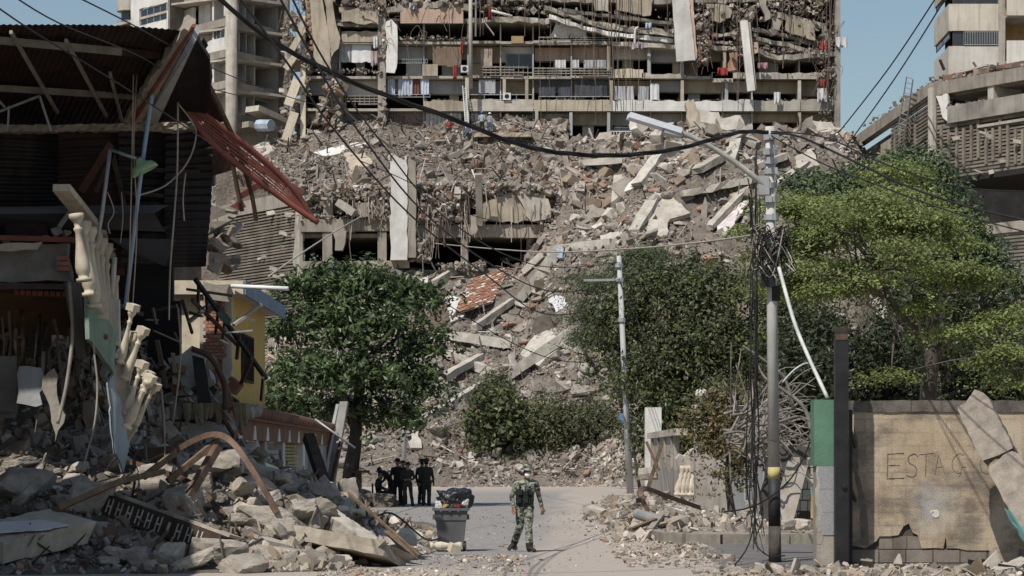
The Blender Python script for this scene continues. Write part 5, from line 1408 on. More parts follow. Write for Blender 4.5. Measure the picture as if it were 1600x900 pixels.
CB = [(340, 740, .55, .4, .36, "big rounded concrete block right of the leaning rusty beam"), (285, 800, .42, .4, .38, "dark round edged boulder of concrete beside the striped joist"), (410, 748, .75, .3, .2, "long pale slab lump on top of the house heap"), (420, 820, .75, .35, .3, "long grey block in the middle of the house heap"),
      (250, 770, .5, .35, .42, "big grey wedge of concrete behind the striped joist"), (493, 884, .3, .26, .24, "white broken stone at the very front of the house heap"), (455, 880, .2, .2, .17, "grey broken stone beside the white one at the heap front"), (215, 880, .3, .3, .25, "pale grey block below the striped joist"),
      (340, 872, .62, .4, .28, "large brown slab lump at the front of the heap"), (140, 790, .5, .25, .35, "upright grey shard beside the cream slab"), (40, 770, .6, .4, .4, "broad dark chunk in the shade behind the cream slab"), (510, 775, .3, .22, .25, "hollow block lying at the heap's right end"), (545, 790, .28, .2, .5, "upright plaster shard at the heap's right end")]
for x, y, a, b, c, lab in CB:
    p = hitf(x, y); chunk(p + Z3 * c * .35, (a, b, c), lab, None, RNG.choice(CN_ME), (U(-.3, .3), U(-.3, .3), U(-.3, .3)), "concrete_block", "concrete block")

def nslab(pix, thick, m, label, name="concrete_slab", amp=.05, step=.18, cat="slab"):
    return pslab(pix, thick, m, name, None, True, step, amp, label=label, cat=cat)
M_slabn = mat("slab_near", (.42, .365, .295), (.28, .24, .19), 3, streak=.25, speck=.16, bscale=45, bump=.5)
def rslab(A, B, w, h, m, label, name="concrete_slab", n=22, amp=.014, cat="slab", up=Z3, taper=1.0):
    """a thick broken slab between two points with uneven edges"""
    A = Vector(A); B = Vector(B); d = (B - A).normalized(); x = d.cross(Vector(up)).normalized(); z = x.cross(d); L_ = (B - A).length
    prof = [(-.5, -.5), (0, -.52), (.5, -.5), (.5, 0), (.5, .5), (.2, .5), (-.2, .5), (-.5, .5), (-.5, 0)]; k = len(prof); vs = []
    for i in range(n + 1):
        t = i / n; e = 1 - .5 * max(0, .08 - t) / .08 - (1 - taper) * t
        for a, b in prof:
            vs.append(A + d * (L_ * t + (U(-.12, .12) if i in (0, n) else 0)) + x * (a * w * e + U(-amp, amp)) + z * (b * h + U(-amp, amp) * .6))
    fs = [(k*i + j, k*i + (j+1) % k, k*i + k + (j+1) % k, k*i + k + j) for i in range(n) for j in range(k)] + [tuple(reversed(range(k))), tuple(range(k*n, k*n + k))]
    return fix_normals(MB().add(vs, fs).build(name, m, None, label, cat))
rslab(P(372, 822, 44.2), P(618, 868, 42.4), 1.0, .26, M_slabn, "long heavy slab sloping down to the road edge of the heap", up=Vector((0, .35, 1)))
rslab(P(232, 838, 43.2), P(520, 884, 41.6), .7, .22, M_slabn, "second long slab lying under the heavy slab at the heap front", up=Vector((0, .3, 1)))
rslab(P(430, 805, 45), P(500, 800, 45.5), .5, .2, M_slabn, "short mesh reinforced lump in the middle of the heap")
rslab(P(505, 800, 45), P(578, 850, 43.6), .34, .22, M_concl, "rounded pale post piece leaning down the heap's right end")
cs_ = rslab(P(-40, 856, 39.9), P(112, 820, 41.3), 1.1, .36, M_cream, "cream painted broken slab in the lower left corner", up=Vector((.1, -.2, 1)), amp=.02)
A = P(-20, 852, 39.9); d = (P(112, 820, 41.3) - A).normalized(); upv = Vector((.1, -.2, 1)).normalized(); x = d.cross(upv).normalized(); zz = x.cross(d)
q = [A + d * .35 - x * .42 + zz * .20, A + d * 1.15 - x * .05 + zz * .2, A + d * 1.3 + x * .5 + zz * .2, A + d * .9 + x * .5 + zz * .2, A + d * .1 + x * .1 + zz * .2]
fix_normals(MB().slab(jag(q, .12, .03), zz * .02).build("white_tile_patch", M_white, cs_))
# striped hollow-tile joist
sj = empty("striped_joist", P(165, 800, 42.6), "fallen dark hollow tile joist with white H shaped joints", "joist")
A, B = P(150, 782, 42.8), P(352, 856, 41.4); d = (B - A).normalized(); upv = Vector((.2, .1, 1)).normalized(); x = d.cross(upv).normalized(); z_ = x.cross(d); L_ = (B - A).length
MB().beam(A, B, .5, .36, upv).build("joist_body", M_woodd, sj)
fr = -x if x.y > 0 else x
for i in range(11):
    c = A + d * (L_ * (.1 + .076 * i)) + fr * .252
    b = MB()
    if i % 5 == 2 and i > 5: b.box(c, (.05, .02, .2), Matrix((d, fr, z_)).transposed())
    else:
        for sx in (-.045, .045): b.box(c + d * sx, (.022, .02, .27 + U(-.04, .02)), Matrix((d, fr, z_)).transposed())
        b.box(c, (.07, .022, .03), Matrix((d, fr, z_)).transposed())
    b.build("mortar_joint", mat("mortar_white", (.5, .47, .41), None, 5), sj)
fix_normals(MB().slab(jag([A + z_*.19, B + z_*.19, B + z_*.19 - fr*.5, A + z_*.19 - fr*.5], .2, .04), z_ * .05).build("screed", M_slabn, sj))
# timber and steel sticking out of the heap
def pole(pix, w, h, m, name, label, cat, up=Z3, sm=True):
    pts = [P(*q) for q in pix]
    b = MB()
    if len(pts) == 2: b.beam(pts[0], pts[1], w, h, up)
    else:
        pts = smoothpath(pts, 7); vs = []; n = len(pts)
        for i, p in enumerate(pts):
            dd = (pts[min(i+1, n-1)] - pts[max(i-1, 0)]).normalized(); y = Vector((0, 1, 0)); y = (y - dd * y.dot(dd)).normalized(); x = dd.cross(y)
            vs += [p - x*h/2 - y*w/2, p + x*h/2 - y*w/2, p + x*h/2 + y*w/2, p - x*h/2 + y*w/2]
        b.add(vs, [(4*i + k, 4*i + (k+1) % 4, 4*i+4 + (k+1) % 4, 4*i+4 + k) for i in range(n-1) for k in range(4)] + [(3, 2, 1, 0), (4*n-4, 4*n-3, 4*n-2, 4*n-1)])
    return fix_normals(b.build(name, m, None, label, cat))
M_arch = mat("brown_steel", (.19, .12, .085), (.11, .07, .052), 5, rough=.6, bscale=40, metal=.1)
pole([(240, 738, 44.5), (282, 700, 44), (330, 679, 43.6), (362, 690, 43.4), (395, 735, 43.2), (433, 800, 43.2)], .16, .10, M_arch, "bent_steel_arch", "rusty brown steel section bent into an arch over the heap", "steel arch")
pole([(262, 752, 43.2), (345, 684, 43.8)], .1, .1, M_wood, "timber_post", "grey brown timber running beside the rusty arch", "timber")
pole([(282, 797, 42.4), (340, 698, 43)], .14, .13, M_arch, "steel_beam", "straight rusty beam leaning inside the bent arch", "steel beam")
pole([(88, 796, 41.4), (182, 755, 42.5), (252, 738, 43.5)], .22, .10, M_wood, "splintered_plank", "long splintered brown plank crossing the heap left of the arch", "plank")
pole([(225, 745, 43), (275, 706, 43.8)], .05, .12, M_wood, "splintered_plank", "pale splintered plank end just left of the rusty arch", "plank")
pole([(205, 722, 44), (300, 755, 43.5), (352, 808, 43)], .09, .09, M_rust, "rusty_pipe", "rusty pipe curving under the arch", "pipe")
pole([(235, 862, 41), (330, 880, 40.8), (430, 896, 40.6)], .06, .06, M_rebar, "rebar_rod", "thick ribbed rod lying along the heap's front", "rod")
pole([(545, 770, 45), (655, 868, 43)], .05, .04, M_wood, "timber_lath", "thin lath leaning over the heap's right end", "lath")
pole([(605, 830, 44.5), (648, 874, 43.4)], .14, .03, M_wood, "weathered_board", "short weathered board leaning at the end of the heap", "board")
pole([(575, 815, 46), (612, 802, 46), (664, 842, 46), (690, 840, 46)], .035, .035, M_black, "bent_metal_rod", "thin black bent metal frame beside the wheelie bin", "metal frame")
pole([(482, 682, 52), (508, 760, 51)], .22, .2, M_woodd, "leaning_log", "dark log leaning in front of the tiled house", "log")
nslab([(203, 704, 46), (275, 695, 46), (276, 724, 46), (206, 732, 46)], .04, mat("brown_board_near", (.15, .085, .06), None, 2), "reddish brown board standing on the heap", "board", .01, cat="board")
nslab([(640, 838, 46), (610, 862, 45), (588, 826, 46)], .12, M_concl, "pale triangular plaster plate at the end of the heap")
nslab([(628, 824, 46.5), (660, 832, 46.5), (652, 850, 46), (620, 845, 46)], .05, M_cream, "cream broken sink piece at the end of the heap", "ceramic_piece", cat="ceramic piece")
for i, (x, y, t, lab) in enumerate(((505, 782, 1.3, "white baluster lying on the upper right heap"), (520, 800, 1.0, "pale baluster lying beside the white one on the heap"), (690, 862, .05, "white baluster on the road beside the wheelie bin"))):
    p = hitf(x, y) if i < 2 else P(672, 858, 47.5); p.z = max(p.z, .09)
    MB().lathe(p + Z3 * .06, (1, .15, -.1 if i < 2 else 0), [(0, .075), (.06, .075), (.07, .05), (.13, .085), (.22, .09), (.4, .05), (.48, .045), (.5, .065), (.53, .065), (.55, .08), (.62, .08)], 12).build("baluster", M_cream, None, lab, "baluster", "fallen balusters", smooth=True)
MB().box(P(710, 857, 47) + Vector((0, 0, .0)), (.2, .2, .17), Euler((.2, .3, .4)).to_matrix()).build("baluster_foot_block", M_cream, None, "broken cream baluster base in front of the wheelie bin", "baluster base")

# ------------------------------------------------------------------ the ruined house
hs = empty("ruined_house", (-8.5, 45, 0), "ruined dark house with hanging metal roof on the left", "house")
def hp(pix, thick, m, name, amp=.0, step=.2, **kw): return pslab(pix, thick, m, name, hs, True, step, amp, **kw)
ry = lambda py: 40 + (py - 40) / 156 * 6.5
b = corrugated(P(-450, 11, 39.6), P(290, 50, 40.4), P(204, 194, 46.6), P(-450, 196, 46.6), 74, .011, 8, sagf=.05)
b.build("roof_sheet", M_sheet, hs, smooth=True)
def hbeam(a, b_, w, h, m, name, up=Z3): return MB().beam(P(*a), P(*b_), w, h, up).build(name, m, hs)
M_purl = mat("purlin", (.27, .25, .22), (.18, .165, .145), 3, streak=.3)
hbeam((-80, 56, ry(56) - .25), (190, 81, ry(81) - .3), .1, .12, M_purl, "purlin"); hbeam((190, 81, ry(81) - .3), (262, 88, ry(88) - .3), .1, .12, M_sheet, "purlin")
hbeam((-80, 133, ry(133) - .25), (214, 151, ry(151) - .3), .1, .11, M_purl, "purlin")
for a, c in (((17, 50), (90, 176)), ((103, 63), (166, 181)), ((172, 114), (190, 188))): hbeam((*a, ry(a[1]) - .45), (*c, ry(c[1]) - .45), .05, .06, M_purl, "rafter")
for a, c in (((-10, 178), (62, 150)), ((62, 150), (80, 205)), ((14, 166), (12, 205)), ((-10, 148), (8, 168))): hbeam((*a, 44), (*c, 44), .03, .04, M_galv, "frame_rod")
hp([(234, 191, 44.4), (300, 54, 40.2), (308, 62, 40.4), (328, 94, 41.2), (330, 150, 43), (318, 190, 44.4)], .08, M_sheetd, "gable_panel")
hp([(194, 191, 44.3), (288, 44, 39.9), (301, 52, 39.9), (224, 192, 44.3)], .25, M_slabn, "gable_edge", .03, .2)
hp([(224, 193, 44.25), (301, 54, 39.85), (306, 64, 39.85), (246, 193, 44.25)], .2, M_greyw, "gable_soffit")
MB().tube([P(207, 193, 44.2), P(303, 40, 39.7)], .035, 6).build("edge_rail", M_redst, hs); MB().tube([P(192, 192, 44.6), P(262, 90, 43)], .03, 6).build("edge_rail", M_galv, hs)
MB().tube([P(290, 62, 42), P(335, 150, 43.5), P(365, 215, 44.5)], .05, 6).build("bent_pipe", M_rust, hs)
MB().tube([P(284, 186, 44.6), P(312, 110, 43.4)], .06, 6).build("bent_pipe", M_galv, hs)
# ledge and hanging sheets
rl = rslab(P(-120, 205, 44.4), P(302, 198, 44.7), .3, .12, M_slabn, None, n=60, amp=.03); rl.name = "ledge"; rl.data.name = "ledge"
rl.parent = hs; rl.location = rl.location - Vector(hs.location)
for k_ in ("label", "category", "kind"):
    if k_ in rl: del rl[k_]
hbeam((198, 190, 44.5), (292, 190, 44.6), .08, .06, M_redst, "red_rail")
XS = [-150, 0, 96, 190, 262, 330]
for i in range(5):      # overlapping sheets, each dented its own way
    x0, x1 = XS[i] - 5, XS[i + 1] + 5; o_ = .05 * (i % 2); yb = 424 + U(-10, 8); rt_ = U(-4, 4)
    bb = corrugated(P(x0, 206, 44.6 + o_), P(x0 + rt_, yb, 44.7 + o_ + U(-.1, .15)), P(x1 - (12 if i == 4 else 0), yb + U(-8, 8), 44.85 + o_ + U(-.1, .2)), P(x1, 206, 44.9 + o_), 17, .03, 16, sagf=.04)
    ph = U(0, 6); bb.v = [(v[0], v[1] + .10 * math.sin(v[2] * 2.3 + ph) * math.sin(v[0] * 3.1 + ph) + .05 * noise.noise(Vector(v) * 1.7), v[2] + .03 * math.sin(v[0] * 2 + ph)) for v in bb.v]
    bb.build("hanging_sheet", M_sheetd if i != 2 else M_sheet, hs, smooth=True)
hp([(296, 200, 45.1), (346, 192, 45.3), (362, 266, 45.6), (330, 276, 45.6)], .02, M_sheet, "flap_sheet", .04, .2)
hp([(318, 60, 43.2), (330, 130, 44), (352, 190, 45), (318, 196, 45)], .03, M_sheet, "torn_sheet", .08, .15)
for y in (300, 358, 262): hbeam((U(120, 200), y, 44.5), (312, y + U(-4, 12), 44.8), .05, .07, M_sheet, "sheet_rail")
hbeam((125, 300, 43.8), (172, 225, 44.1), .1, .14, mat("brown_red_wood", (.09, .04, .03)), "brace")
hbeam((150, 300, 44.3), (178, 235, 44.3), .06, .08, M_woodd, "brace"); hbeam((196, 330, 44.3), (176, 240, 44.3), .06, .08, M_woodd, "brace")
# bent gutter sheets
hp([(-60, 324, 44.0), (262, 320, 44.2), (240, 332, 43.9), (-60, 334, 43.9)], .01, mat("gutter_grey", (.13, .13, .13), None, 1), "gutter_sheet")
hp([(-60, 335, 43.9), (240, 333, 43.9), (258, 362, 44.2), (-60, 352, 44.2)], .01, mat("gutter_dark", (.065, .065, .067), None, 1), "gutter_sheet")
hp([(170, 372, 44.2), (276, 374, 44.2), (258, 416, 44.3), (205, 396, 44.3)], .01, mat("gutter_dark", (.065, .065, .067)), "gutter_sheet")
# back wall and side so the inside stays dark
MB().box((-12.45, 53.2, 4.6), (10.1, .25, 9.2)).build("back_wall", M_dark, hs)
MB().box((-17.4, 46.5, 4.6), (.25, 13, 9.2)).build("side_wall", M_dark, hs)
MB().hexa([(-17.4, 46.7, 8.0), (-6.3, 46.7, 8.0), (-6.9, 53.2, 8.0), (-17.4, 53.2, 8.0), (-17.4, 46.7, 8.15), (-6.3, 46.7, 8.15), (-6.9, 53.2, 8.15), (-17.4, 53.2, 8.15)]).build("sun_blocking_roof", M_sheetd, hs)  # unseen roof added behind the sheets to keep sun off the back wall
# upper floor with a torn front
hp([(-120, 388, 43.6), (106, 380, 43.6), (104, 400, 43.6), (112, 440, 43.6), (-120, 440, 43.6)], .25, mat("grey_render", (.26, .245, .22), (.16, .15, .135), 2, streak=.3), "floor_wall", .03)
for x, y in ((94, 404), (94, 412), (94, 420), (103, 404), (103, 412), (103, 420)): MB().box(P(x, y, 43.5), (.1, .12, .075)).build("brick", M_brick, hs)
hbeam((-120, 368, 43.4), (117, 375, 43.4), .1, .09, M_redst, "steel_edge")
hp([(-60, 384, 43.3), (66, 378, 43.3), (58, 390, 43.3), (-60, 396, 43.3)], .03, M_cream, "fallen_board", .02)
MB().slab([P(-200, 438, 43.5), P(112, 444, 43.5), P(112, 452, 43.5), P(-200, 450, 43.5)], (0, 8.5, 0)).build("floor_slab", mat("floor_dark_tile", (.085, .06, .05), None, 3), hs)
for i in range(9): MB().box(P(28 + i * 9.4, 457 + i * .5, 43.8), (.09, .3, .085)).build("hollow_block", M_redst, hs)
hp([(-120, 453, 43.9), (110, 463, 44.2), (106, 524, 46), (-120, 520, 46)], .05, mat("ochre_soffit", (.15, .085, .045), (.09, .05, .03), 1), "soffit")
MB().tube([P(112, 440, 43.6), P(128, 560, 43.8)], .16, 7, .1).build("torn_post", M_concd, hs)
hbeam((-40, 600, 44), (26, 600, 44), .1, 1.0, M_concd, "wall_stub")
for pix, m in (([(30, 572, 43.6), (64, 575, 43.6), (66, 632, 43.6), (26, 630, 43.6)], M_greyw), ([(66, 590, 43.5), (84, 575, 43.5), (100, 660, 43.5), (86, 690, 43.5)], M_conc), ([(0, 560, 44), (24, 560, 44), (24, 652, 44), (0, 655, 44)], M_concd), ([(40, 520, 44.5), (80, 520, 44.5), (72, 560, 44.5), (44, 556, 44.5)], M_woodd)):
    hp(pix, .04, m, "torn_board", .05, .15)
for i in range(38):
    x = U(0, 190); y = U(470, 560); L_ = U(30, 130)
    MB().tube(smoothpath([P(x, y, 44 + U(-.4, 2)), P(x + U(-8, 8), y + L_ * .5, 44 + U(-.3, 1)), P(x + U(-14, 14), y + L_, 44 + U(-.3, 1))], 4), U(.012, .05), 5, .01).build("hanging_strip", RNG.choice([M_woodd, M_wood, M_concd, M_rust]), hs)
MB().lathe(P(42, 362, 44.2), (0, -1, 0), [(0, .38), (.1, .38), (.12, .3), (.13, .05)], 20).build("old_tank", mat("tank_brown", (.05, .028, .025)), hs)
for x, y, s in ((88, 362, .12), (104, 364, .08), (8, 374, .08), (72, 372, .08)):
    chunk(P(x, y, 43.5), (s, s, s * .8), None, None, RNG.choice(CN_ME), name="brick_bit", cat=None).parent = hs
    bpy.context.view_layer.objects
    o = [q for q in hs.children if q.name.startswith("brick_bit")][-1]; o.location = P(x, y, 43.5) - Vector(hs.location)
hbeam((92, 355, 43.8), (114, 325, 43.9), .08, .08, M_conc, "prop")
# slab ends at the house's right edge
for pix in ([(322, 318, 46), (372, 328, 46.4), (368, 340, 46.2), (330, 360, 46)], [(325, 372, 46), (362, 358, 46.2), (378, 378, 46.4), (344, 392, 46)], [(328, 392, 46), (352, 398, 46), (340, 430, 46), (326, 420, 46)]):
    hp(pix, .35, M_conc, "slab_end", .05, .15)
hbeam((318, 352, 46.3), (380, 318, 46.6), .14, .16, M_redst, "steel_edge"); hbeam((376, 306, 46.6), (414, 282, 47), .1, .12, M_redst, "steel_edge")
for i in range(26):
    x = U(328, 372); y = U(330, 420); MB().box(P(x, y, 46.1 + U(-.2, .4)), (U(.05, .35), U(.05, .2), U(.04, .12)), Euler((U(-1, 1), U(-1, 1), U(-1, 1))).to_matrix()).build("broken_piece", RNG.choice([M_conc, M_concd, M_concl, M_wood]), hs)

# red gate of parallel bars hanging off the roof
gt = empty("red_steel_gate", P(250, 135, 44), "twisted red steel gate of parallel bars hanging from the house roof", "gate")
TR_ = [(246, 133, 43.6), (300, 166, 43.9), (400, 240, 44.6), (460, 298, 45), (490, 345, 45.2)]; BR_ = [(288, 168, 43.9), (330, 222, 44.1), (400, 280, 44.7), (452, 318, 45), (497, 348, 45.2)]
def lerp_path(A_, B_, t): return [P(*[a + (c - a) * t for a, c in zip(p, q)]) for p, q in zip(A_, B_)]
MB().tube(smoothpath(lerp_path(TR_, BR_, 0), 5), .055, 6).build("rail", M_redst, gt, smooth=True); MB().tube(smoothpath(lerp_path(TR_, BR_, 1), 5), .06, 6).build("rail", M_redst, gt, smooth=True)
for t in (.16, .3, .44, .58, .72, .86):
    pts = smoothpath(lerp_path(TR_, BR_, t), 5); n = len(pts); b = MB(); b_pts = pts[3:]
    vs = []
    for i, p in enumerate(b_pts):
        dd = (b_pts[min(i+1, len(b_pts)-1)] - b_pts[max(i-1, 0)]).normalized(); y = Vector((0, 1, 0)); x = dd.cross(y).normalized()
        vs += [p - x * .016 - y * .02, p + x * .016 - y * .02, p + x * .016 + y * .02, p - x * .016 + y * .02]
    k = len(b_pts); b.add(vs, [(4*i + j, 4*i + (j+1) % 4, 4*i+4 + (j+1) % 4, 4*i+4 + j) for i in range(k-1) for j in range(4)])
    fix_normals(b.build("gate_bar", M_redst, gt))
for a, c, w in (((332, 190, 44.5), (382, 248, 44.9), .16), ((382, 248, 44.9), (474, 302, 45.2), .1)): MB().beam(P(*a), P(*c), w, .1).build("twisted_plate", M_redst, gt)
for pix in ([(360, 222, 45), (366, 270, 45.2), (378, 330, 45.4)], [(376, 250, 45), (392, 300, 45.2), (400, 345, 45.4)]): MB().tube(smoothpath([P(*q) for q in pix], 4), .045, 5).build("twisted_strap", M_rust, gt)

# pipes, lamp and hanging wires on the house
ptube([(248, 80, 42.6), (221, 265, 43), (196, 480, 43.4)], .038, mat("pale_blue_pipe", (.28, .40, .52), (.22, .32, .42), 2, rough=.5), "blue_pipe", label="thin pale blue pipe standing crooked in front of the house", cat="pipe", n=8)
lm = empty("street_lamp", P(165, 350, 43), "green shaded outdoor lamp on a bent grey pipe before the house", "lamp")
ptube([(152, 378, 43), (160, 330, 43), (172, 234, 43)], .035, M_galv, "pipe", lm, n=8, sm=False); ptube([(172, 233, 43), (190, 240, 42.9), (213, 248, 42.8)], .03, M_galv, "arm", lm, n=8, sm=False)
MB().lathe(P(216, 247, 42.8), (.45, .06, -.9), [(0, .05), (.05, .08), (.1, .10), (.14, .2), (.22, .25), (.26, .255), (.265, .24), (.2, .18), (.14, .1)], 20).build("lamp_shade", mat("lamp_green", (.32, .44, .25), (.26, .36, .21), 3, rough=.5), lm, smooth=True)
W = [([(108, 440, 43.3), (113, 520, 43.2), (104, 600, 43.2), (90, 662, 43.2)], .035, M_cablel, "thick white cable hanging in front of the dark house void"), ([(140, 452, 43.2), (146, 540, 43.1), (152, 600, 43.1), (148, 660, 43), (134, 715, 43), (118, 772, 42.6)], .02, M_cablel, "thin white cable hanging by the green panel"),
     ([(209, 85, 43), (205, 300, 43), (200, 480, 43.2)], .012, M_pink, "thin pinkish wire beside the blue pipe"), ([(216, 85, 43.1), (209, 220, 43), (214, 350, 43), (207, 480, 43.2)], .012, M_pink, "second thin pinkish wire beside the blue pipe"),
     ([(278, 150, 43.4), (277, 260, 43.4), (272, 340, 43.4), (266, 420, 43.5), (264, 500, 43.6)], .018, M_cablel, "beige wire hanging down the dark metal sheet"), ([(268, 150, 43.4), (300, 190, 43.6), (306, 215, 43.6), (292, 255, 43.5), (258, 290, 43.4), (214, 306, 43.2)], .016, M_cablel, "beige wire looping from the gate to the lamp pipe"),
     ([(290, 270, 43.6), (286, 310, 43.6), (288, 345, 43.6)], .014, M_cablel, "short beige wire under the red gate"), ([(250, 590, 44), (256, 660, 44), (258, 720, 44)], .016, M_conc, "grey wire hanging right of the tilted balusters"), ([(278, 480, 46), (282, 560, 46), (270, 660, 46)], .02, M_conc, "grey wire in front of the collapsed room"),
     ([(168, 300, 43), (178, 330, 43), (169, 350, 43), (172, 365, 43)], .01, M_cablel, "curly thin wire behind the lamp pipe"), ([(190, 300, 43.2), (192, 340, 43.2), (188, 380, 43.2)], .01, M_cablel, "short thin wire left of the blue pipe")]
for pix, r_, m, lab in W: ptube(pix, r_, m, "hanging_wire", label=lab, cat="wire", group="wires hanging on the ruined house", n=6)

# balustrade
bl = empty("balustrade", P(125, 440, 43), "torn cream balustrade hanging from the broken upper floor", "balustrade")
MB().beam(P(96, 293, 41.9), P(159, 372, 45), .30, .12, Z3).build("hand_rail", M_cream, bl)
PROF = [(0, .105), (.05, .105), (.055, .07), (.1, .075), (.14, .095), (.22, .1), (.34, .085), (.55, .055), (.72, .042), (.76, .06), (.79, .06), (.8, .042), (.86, .05), (.9, .075), (.94, .1), (1, .1)]
BAL = MB().lathe((0, 0, 0), (0, 0, 1), PROF, 12)
bal_proto = BAL.build("baluster", M_cream, bl, smooth=True, local=True)
def put_bal(o, base, top, wd=1.3):
    d = Vector(top) - Vector(base); o.location = Vector(base) - (world_off(o.parent) if o.parent else Vector((0, 0, 0)))
    o.rotation_euler = d.to_track_quat('Z', 'Y').to_euler(); L_ = d.length; o.scale = (wd, wd, L_)
first = True
for i in range(8):
    t = i / 7; e = t ** .85
    bx, by, tx_, ty_, Y = 132 + 46 * e, 440 + 120 * e, 119 + 62 * e, 328 + 62 * e, 41.9 + 3.6 * t
    o = bal_proto if first else bal_proto.copy()
    if not first: COL.objects.link(o); o.parent = bl
    first = False; put_bal(o, P(bx, by, Y), P(tx_, ty_ + 6, Y))
pslab([(137, 455, 42.9), (183, 520, 44.2), (178, 582, 44.2), (140, 530, 42.9)], .08, mat("mint_paint", (.25, .33, .255), (.19, .25, .195), 2, streak=.3), "side_panel", bl, True, .2, .015)
pslab([(170, 600, 43.4), (186, 572, 43.6), (198, 620, 43.8), (203, 690, 43.8), (193, 738, 43.6), (180, 700, 43.4)], .06, mat("pale_blue_paint", (.36, .41, .43), (.28, .32, .34), 2, streak=.2), "peeling_panel", bl, True, .12, .03)
MB().box(P(180, 500, 44.6), (.16, .16, .75)).build("newel_post", M_white, bl); MB().tube([P(179, 402, 44.6), P(175, 460, 44.6)], .05, 8).build("white_pipe", M_white, bl, smooth=True)
LB = [((188, 568), (207, 484), 41.7), ((195, 592), (222, 520), 41.6), ((193, 605), (211, 528), 41.9), ((196, 648), (221, 573), 41.5), ((203, 655), (230, 588), 41.8), ((197, 668), (233, 594), 41.4), ((207, 672), (240, 606), 41.7)]
for i, (a, c, Y) in enumerate(LB):
    o = bal_proto.copy(); COL.objects.link(o); o.parent = bl; put_bal(o, P(*a, Y), P(*c, Y - .15), .74 + .1 * (i % 3))
    dd = (P(*c, Y - .15) - P(*a, Y)).normalized(); e = P(*c, Y - .15)
    MB().beam(e - dd * .02, e + dd * .1, .17, .17).build("baluster_cap", M_cream, bl)

pslab([(176, 575, 41.8), (196, 560, 41.9), (214, 668, 41.6), (200, 690, 41.6)], .1, M_slabn, 'stair_stringer', bl, True, .15, .03)
# collapsed room between the house and the yellow house
cr = empty("collapsed_room", P(300, 700, 50), "collapsed brick room with tangled bars between the dark house and yellow house", "ruin")
def cp(pix, thick, m, name, amp=.04, step=.2): return pslab(pix, thick, m, name, cr, True, step, amp)
cp([(232, 470, 51), (282, 470, 51), (282, 650, 51), (232, 650, 51)], .2, M_dark, "inner_wall", 0)
cp([(262, 560, 49.4), (300, 540, 49.4), (322, 560, 49.4), (312, 612, 49.4), (270, 600, 49.4)], .12, M_greyw, "fallen_wall", .06); cp([(300, 555, 49), (318, 560, 49), (336, 660, 49), (312, 655, 49)], .06, M_black, "dark_board", .01)
for i in range(26):
    x = U(215, 372); y = U(480, 625); a = U(-.5, 1.4); L_ = U(20, 80)
    MB().beam(P(x, y, 49.2 + U(-.8, .8)), P(x + L_ * math.cos(a) * .6, y + L_ * math.sin(a), 49.2 + U(-.8, .8)), U(.03, .12), U(.02, .06)).build("broken_lath", RNG.choice([M_conc, M_wood, M_concd, M_white, M_greyw, M_woodd]), cr)
for i in range(30):
    x = U(215, 380); y = U(560, 660)
    MB().box(P(x, y, 50 + U(-.8, .5)), (U(.1, .5), U(.1, .3), U(.06, .3)), Euler((U(-1, 1), U(-1, 1), U(-1, 1))).to_matrix()).build("broken_piece", RNG.choice([M_conc, M_concd, M_concl, M_brick, M_greyw]), cr)
rr = rslab(P(228, 646, 48.8), P(392, 642, 51), .6, .24, M_conc, None, n=40, amp=.06); rr.name = "torn_floor_edge"; rr.parent = cr; rr.location = rr.location - Vector(cr.location)
for k_ in ("label", "category", "kind"):
    if k_ in rr: del rr[k_]
for i in range(18):
    x = U(232, 385); MB().tube([P(x, 632, 48.9), P(x + U(-5, 5), U(652, 668), 48.8)], U(.06, .12), 6, .03).build("plaster_drip", mat("thatch", (.25, .2, .13), None, 5), cr)
cp([(262, 662, 49.4), (388, 655, 51), (340, 694, 50), (276, 690, 49.4)], .08, M_greyw, "sagging_ceiling", .04); cp([(245, 650, 50), (275, 660, 50), (272, 712, 50), (255, 708, 50)], .06, M_concl, "torn_plaster", .1, .12)
# brick end wall of the yellow house seen through the gap: bricks as pieces
for r_ in range(22):
    for c_ in range(5):
        x = 322 + c_ * 8.2 + (4 if r_ % 2 else 0); y = 470 + r_ * 5.6
        if x > 352 or RNG.random() < .12: continue
        MB().box(P(x, y, 56.1), (.115, .1, .07)).build("brick", M_brick, cr)
cp([(312, 462, 56.2), (362, 462, 56.2), (362, 640, 56.2), (312, 640, 56.2)], .2, M_concl, "mortar_wall", .0); cp([(318, 440, 55.9), (358, 444, 55.9), (358, 472, 55.9), (320, 470, 55.9)], .2, M_conc, "wall_top", .08)
cp([(348, 560, 55.8), (362, 560, 55.8), (362, 640, 55.8), (346, 640, 55.8)], .08, M_concl, "plaster_patch", .05)
# black roof truss fallen across it
tr_ = empty("fallen_truss", P(400, 590, 50), "black roof truss with hanging struts leaning before the yellow house", "truss")
for i, (a, c, r_) in enumerate((((305, 436), (416, 592), .06), ((300, 468), (372, 540), .045), ((292, 452), (362, 462), .03), ((310, 440), (310, 480), .035), ((322, 460), (325, 500), .035), ((342, 478), (337, 520), .035), ((352, 492), (348, 530), .03), ((374, 522), (370, 560), .04), ((394, 560), (372, 610), .045), ((411, 590), (408, 625), .035), ((285, 470), (300, 520), .04), ((340, 640), (378, 700), .05))):
    MB().tube([P(*a, 49 + i * .05), P(*c, 50 + i * .05)], r_, 6).build("chord" if i < 3 else "strut", M_rust if i % 3 else M_black, tr_)
pslab([(338, 488, 49), (350, 484, 49), (362, 500, 49), (356, 508, 49), (344, 500, 49)], .02, mat("green_plate", (.10, .16, .12)), "green_plate", tr_, True, .3, 0)
pole([(352, 596, 49), (378, 680, 49)], .08, .07, M_wood, "timber_post", "brown timber leaning in front of the sagging ceiling", "timber")
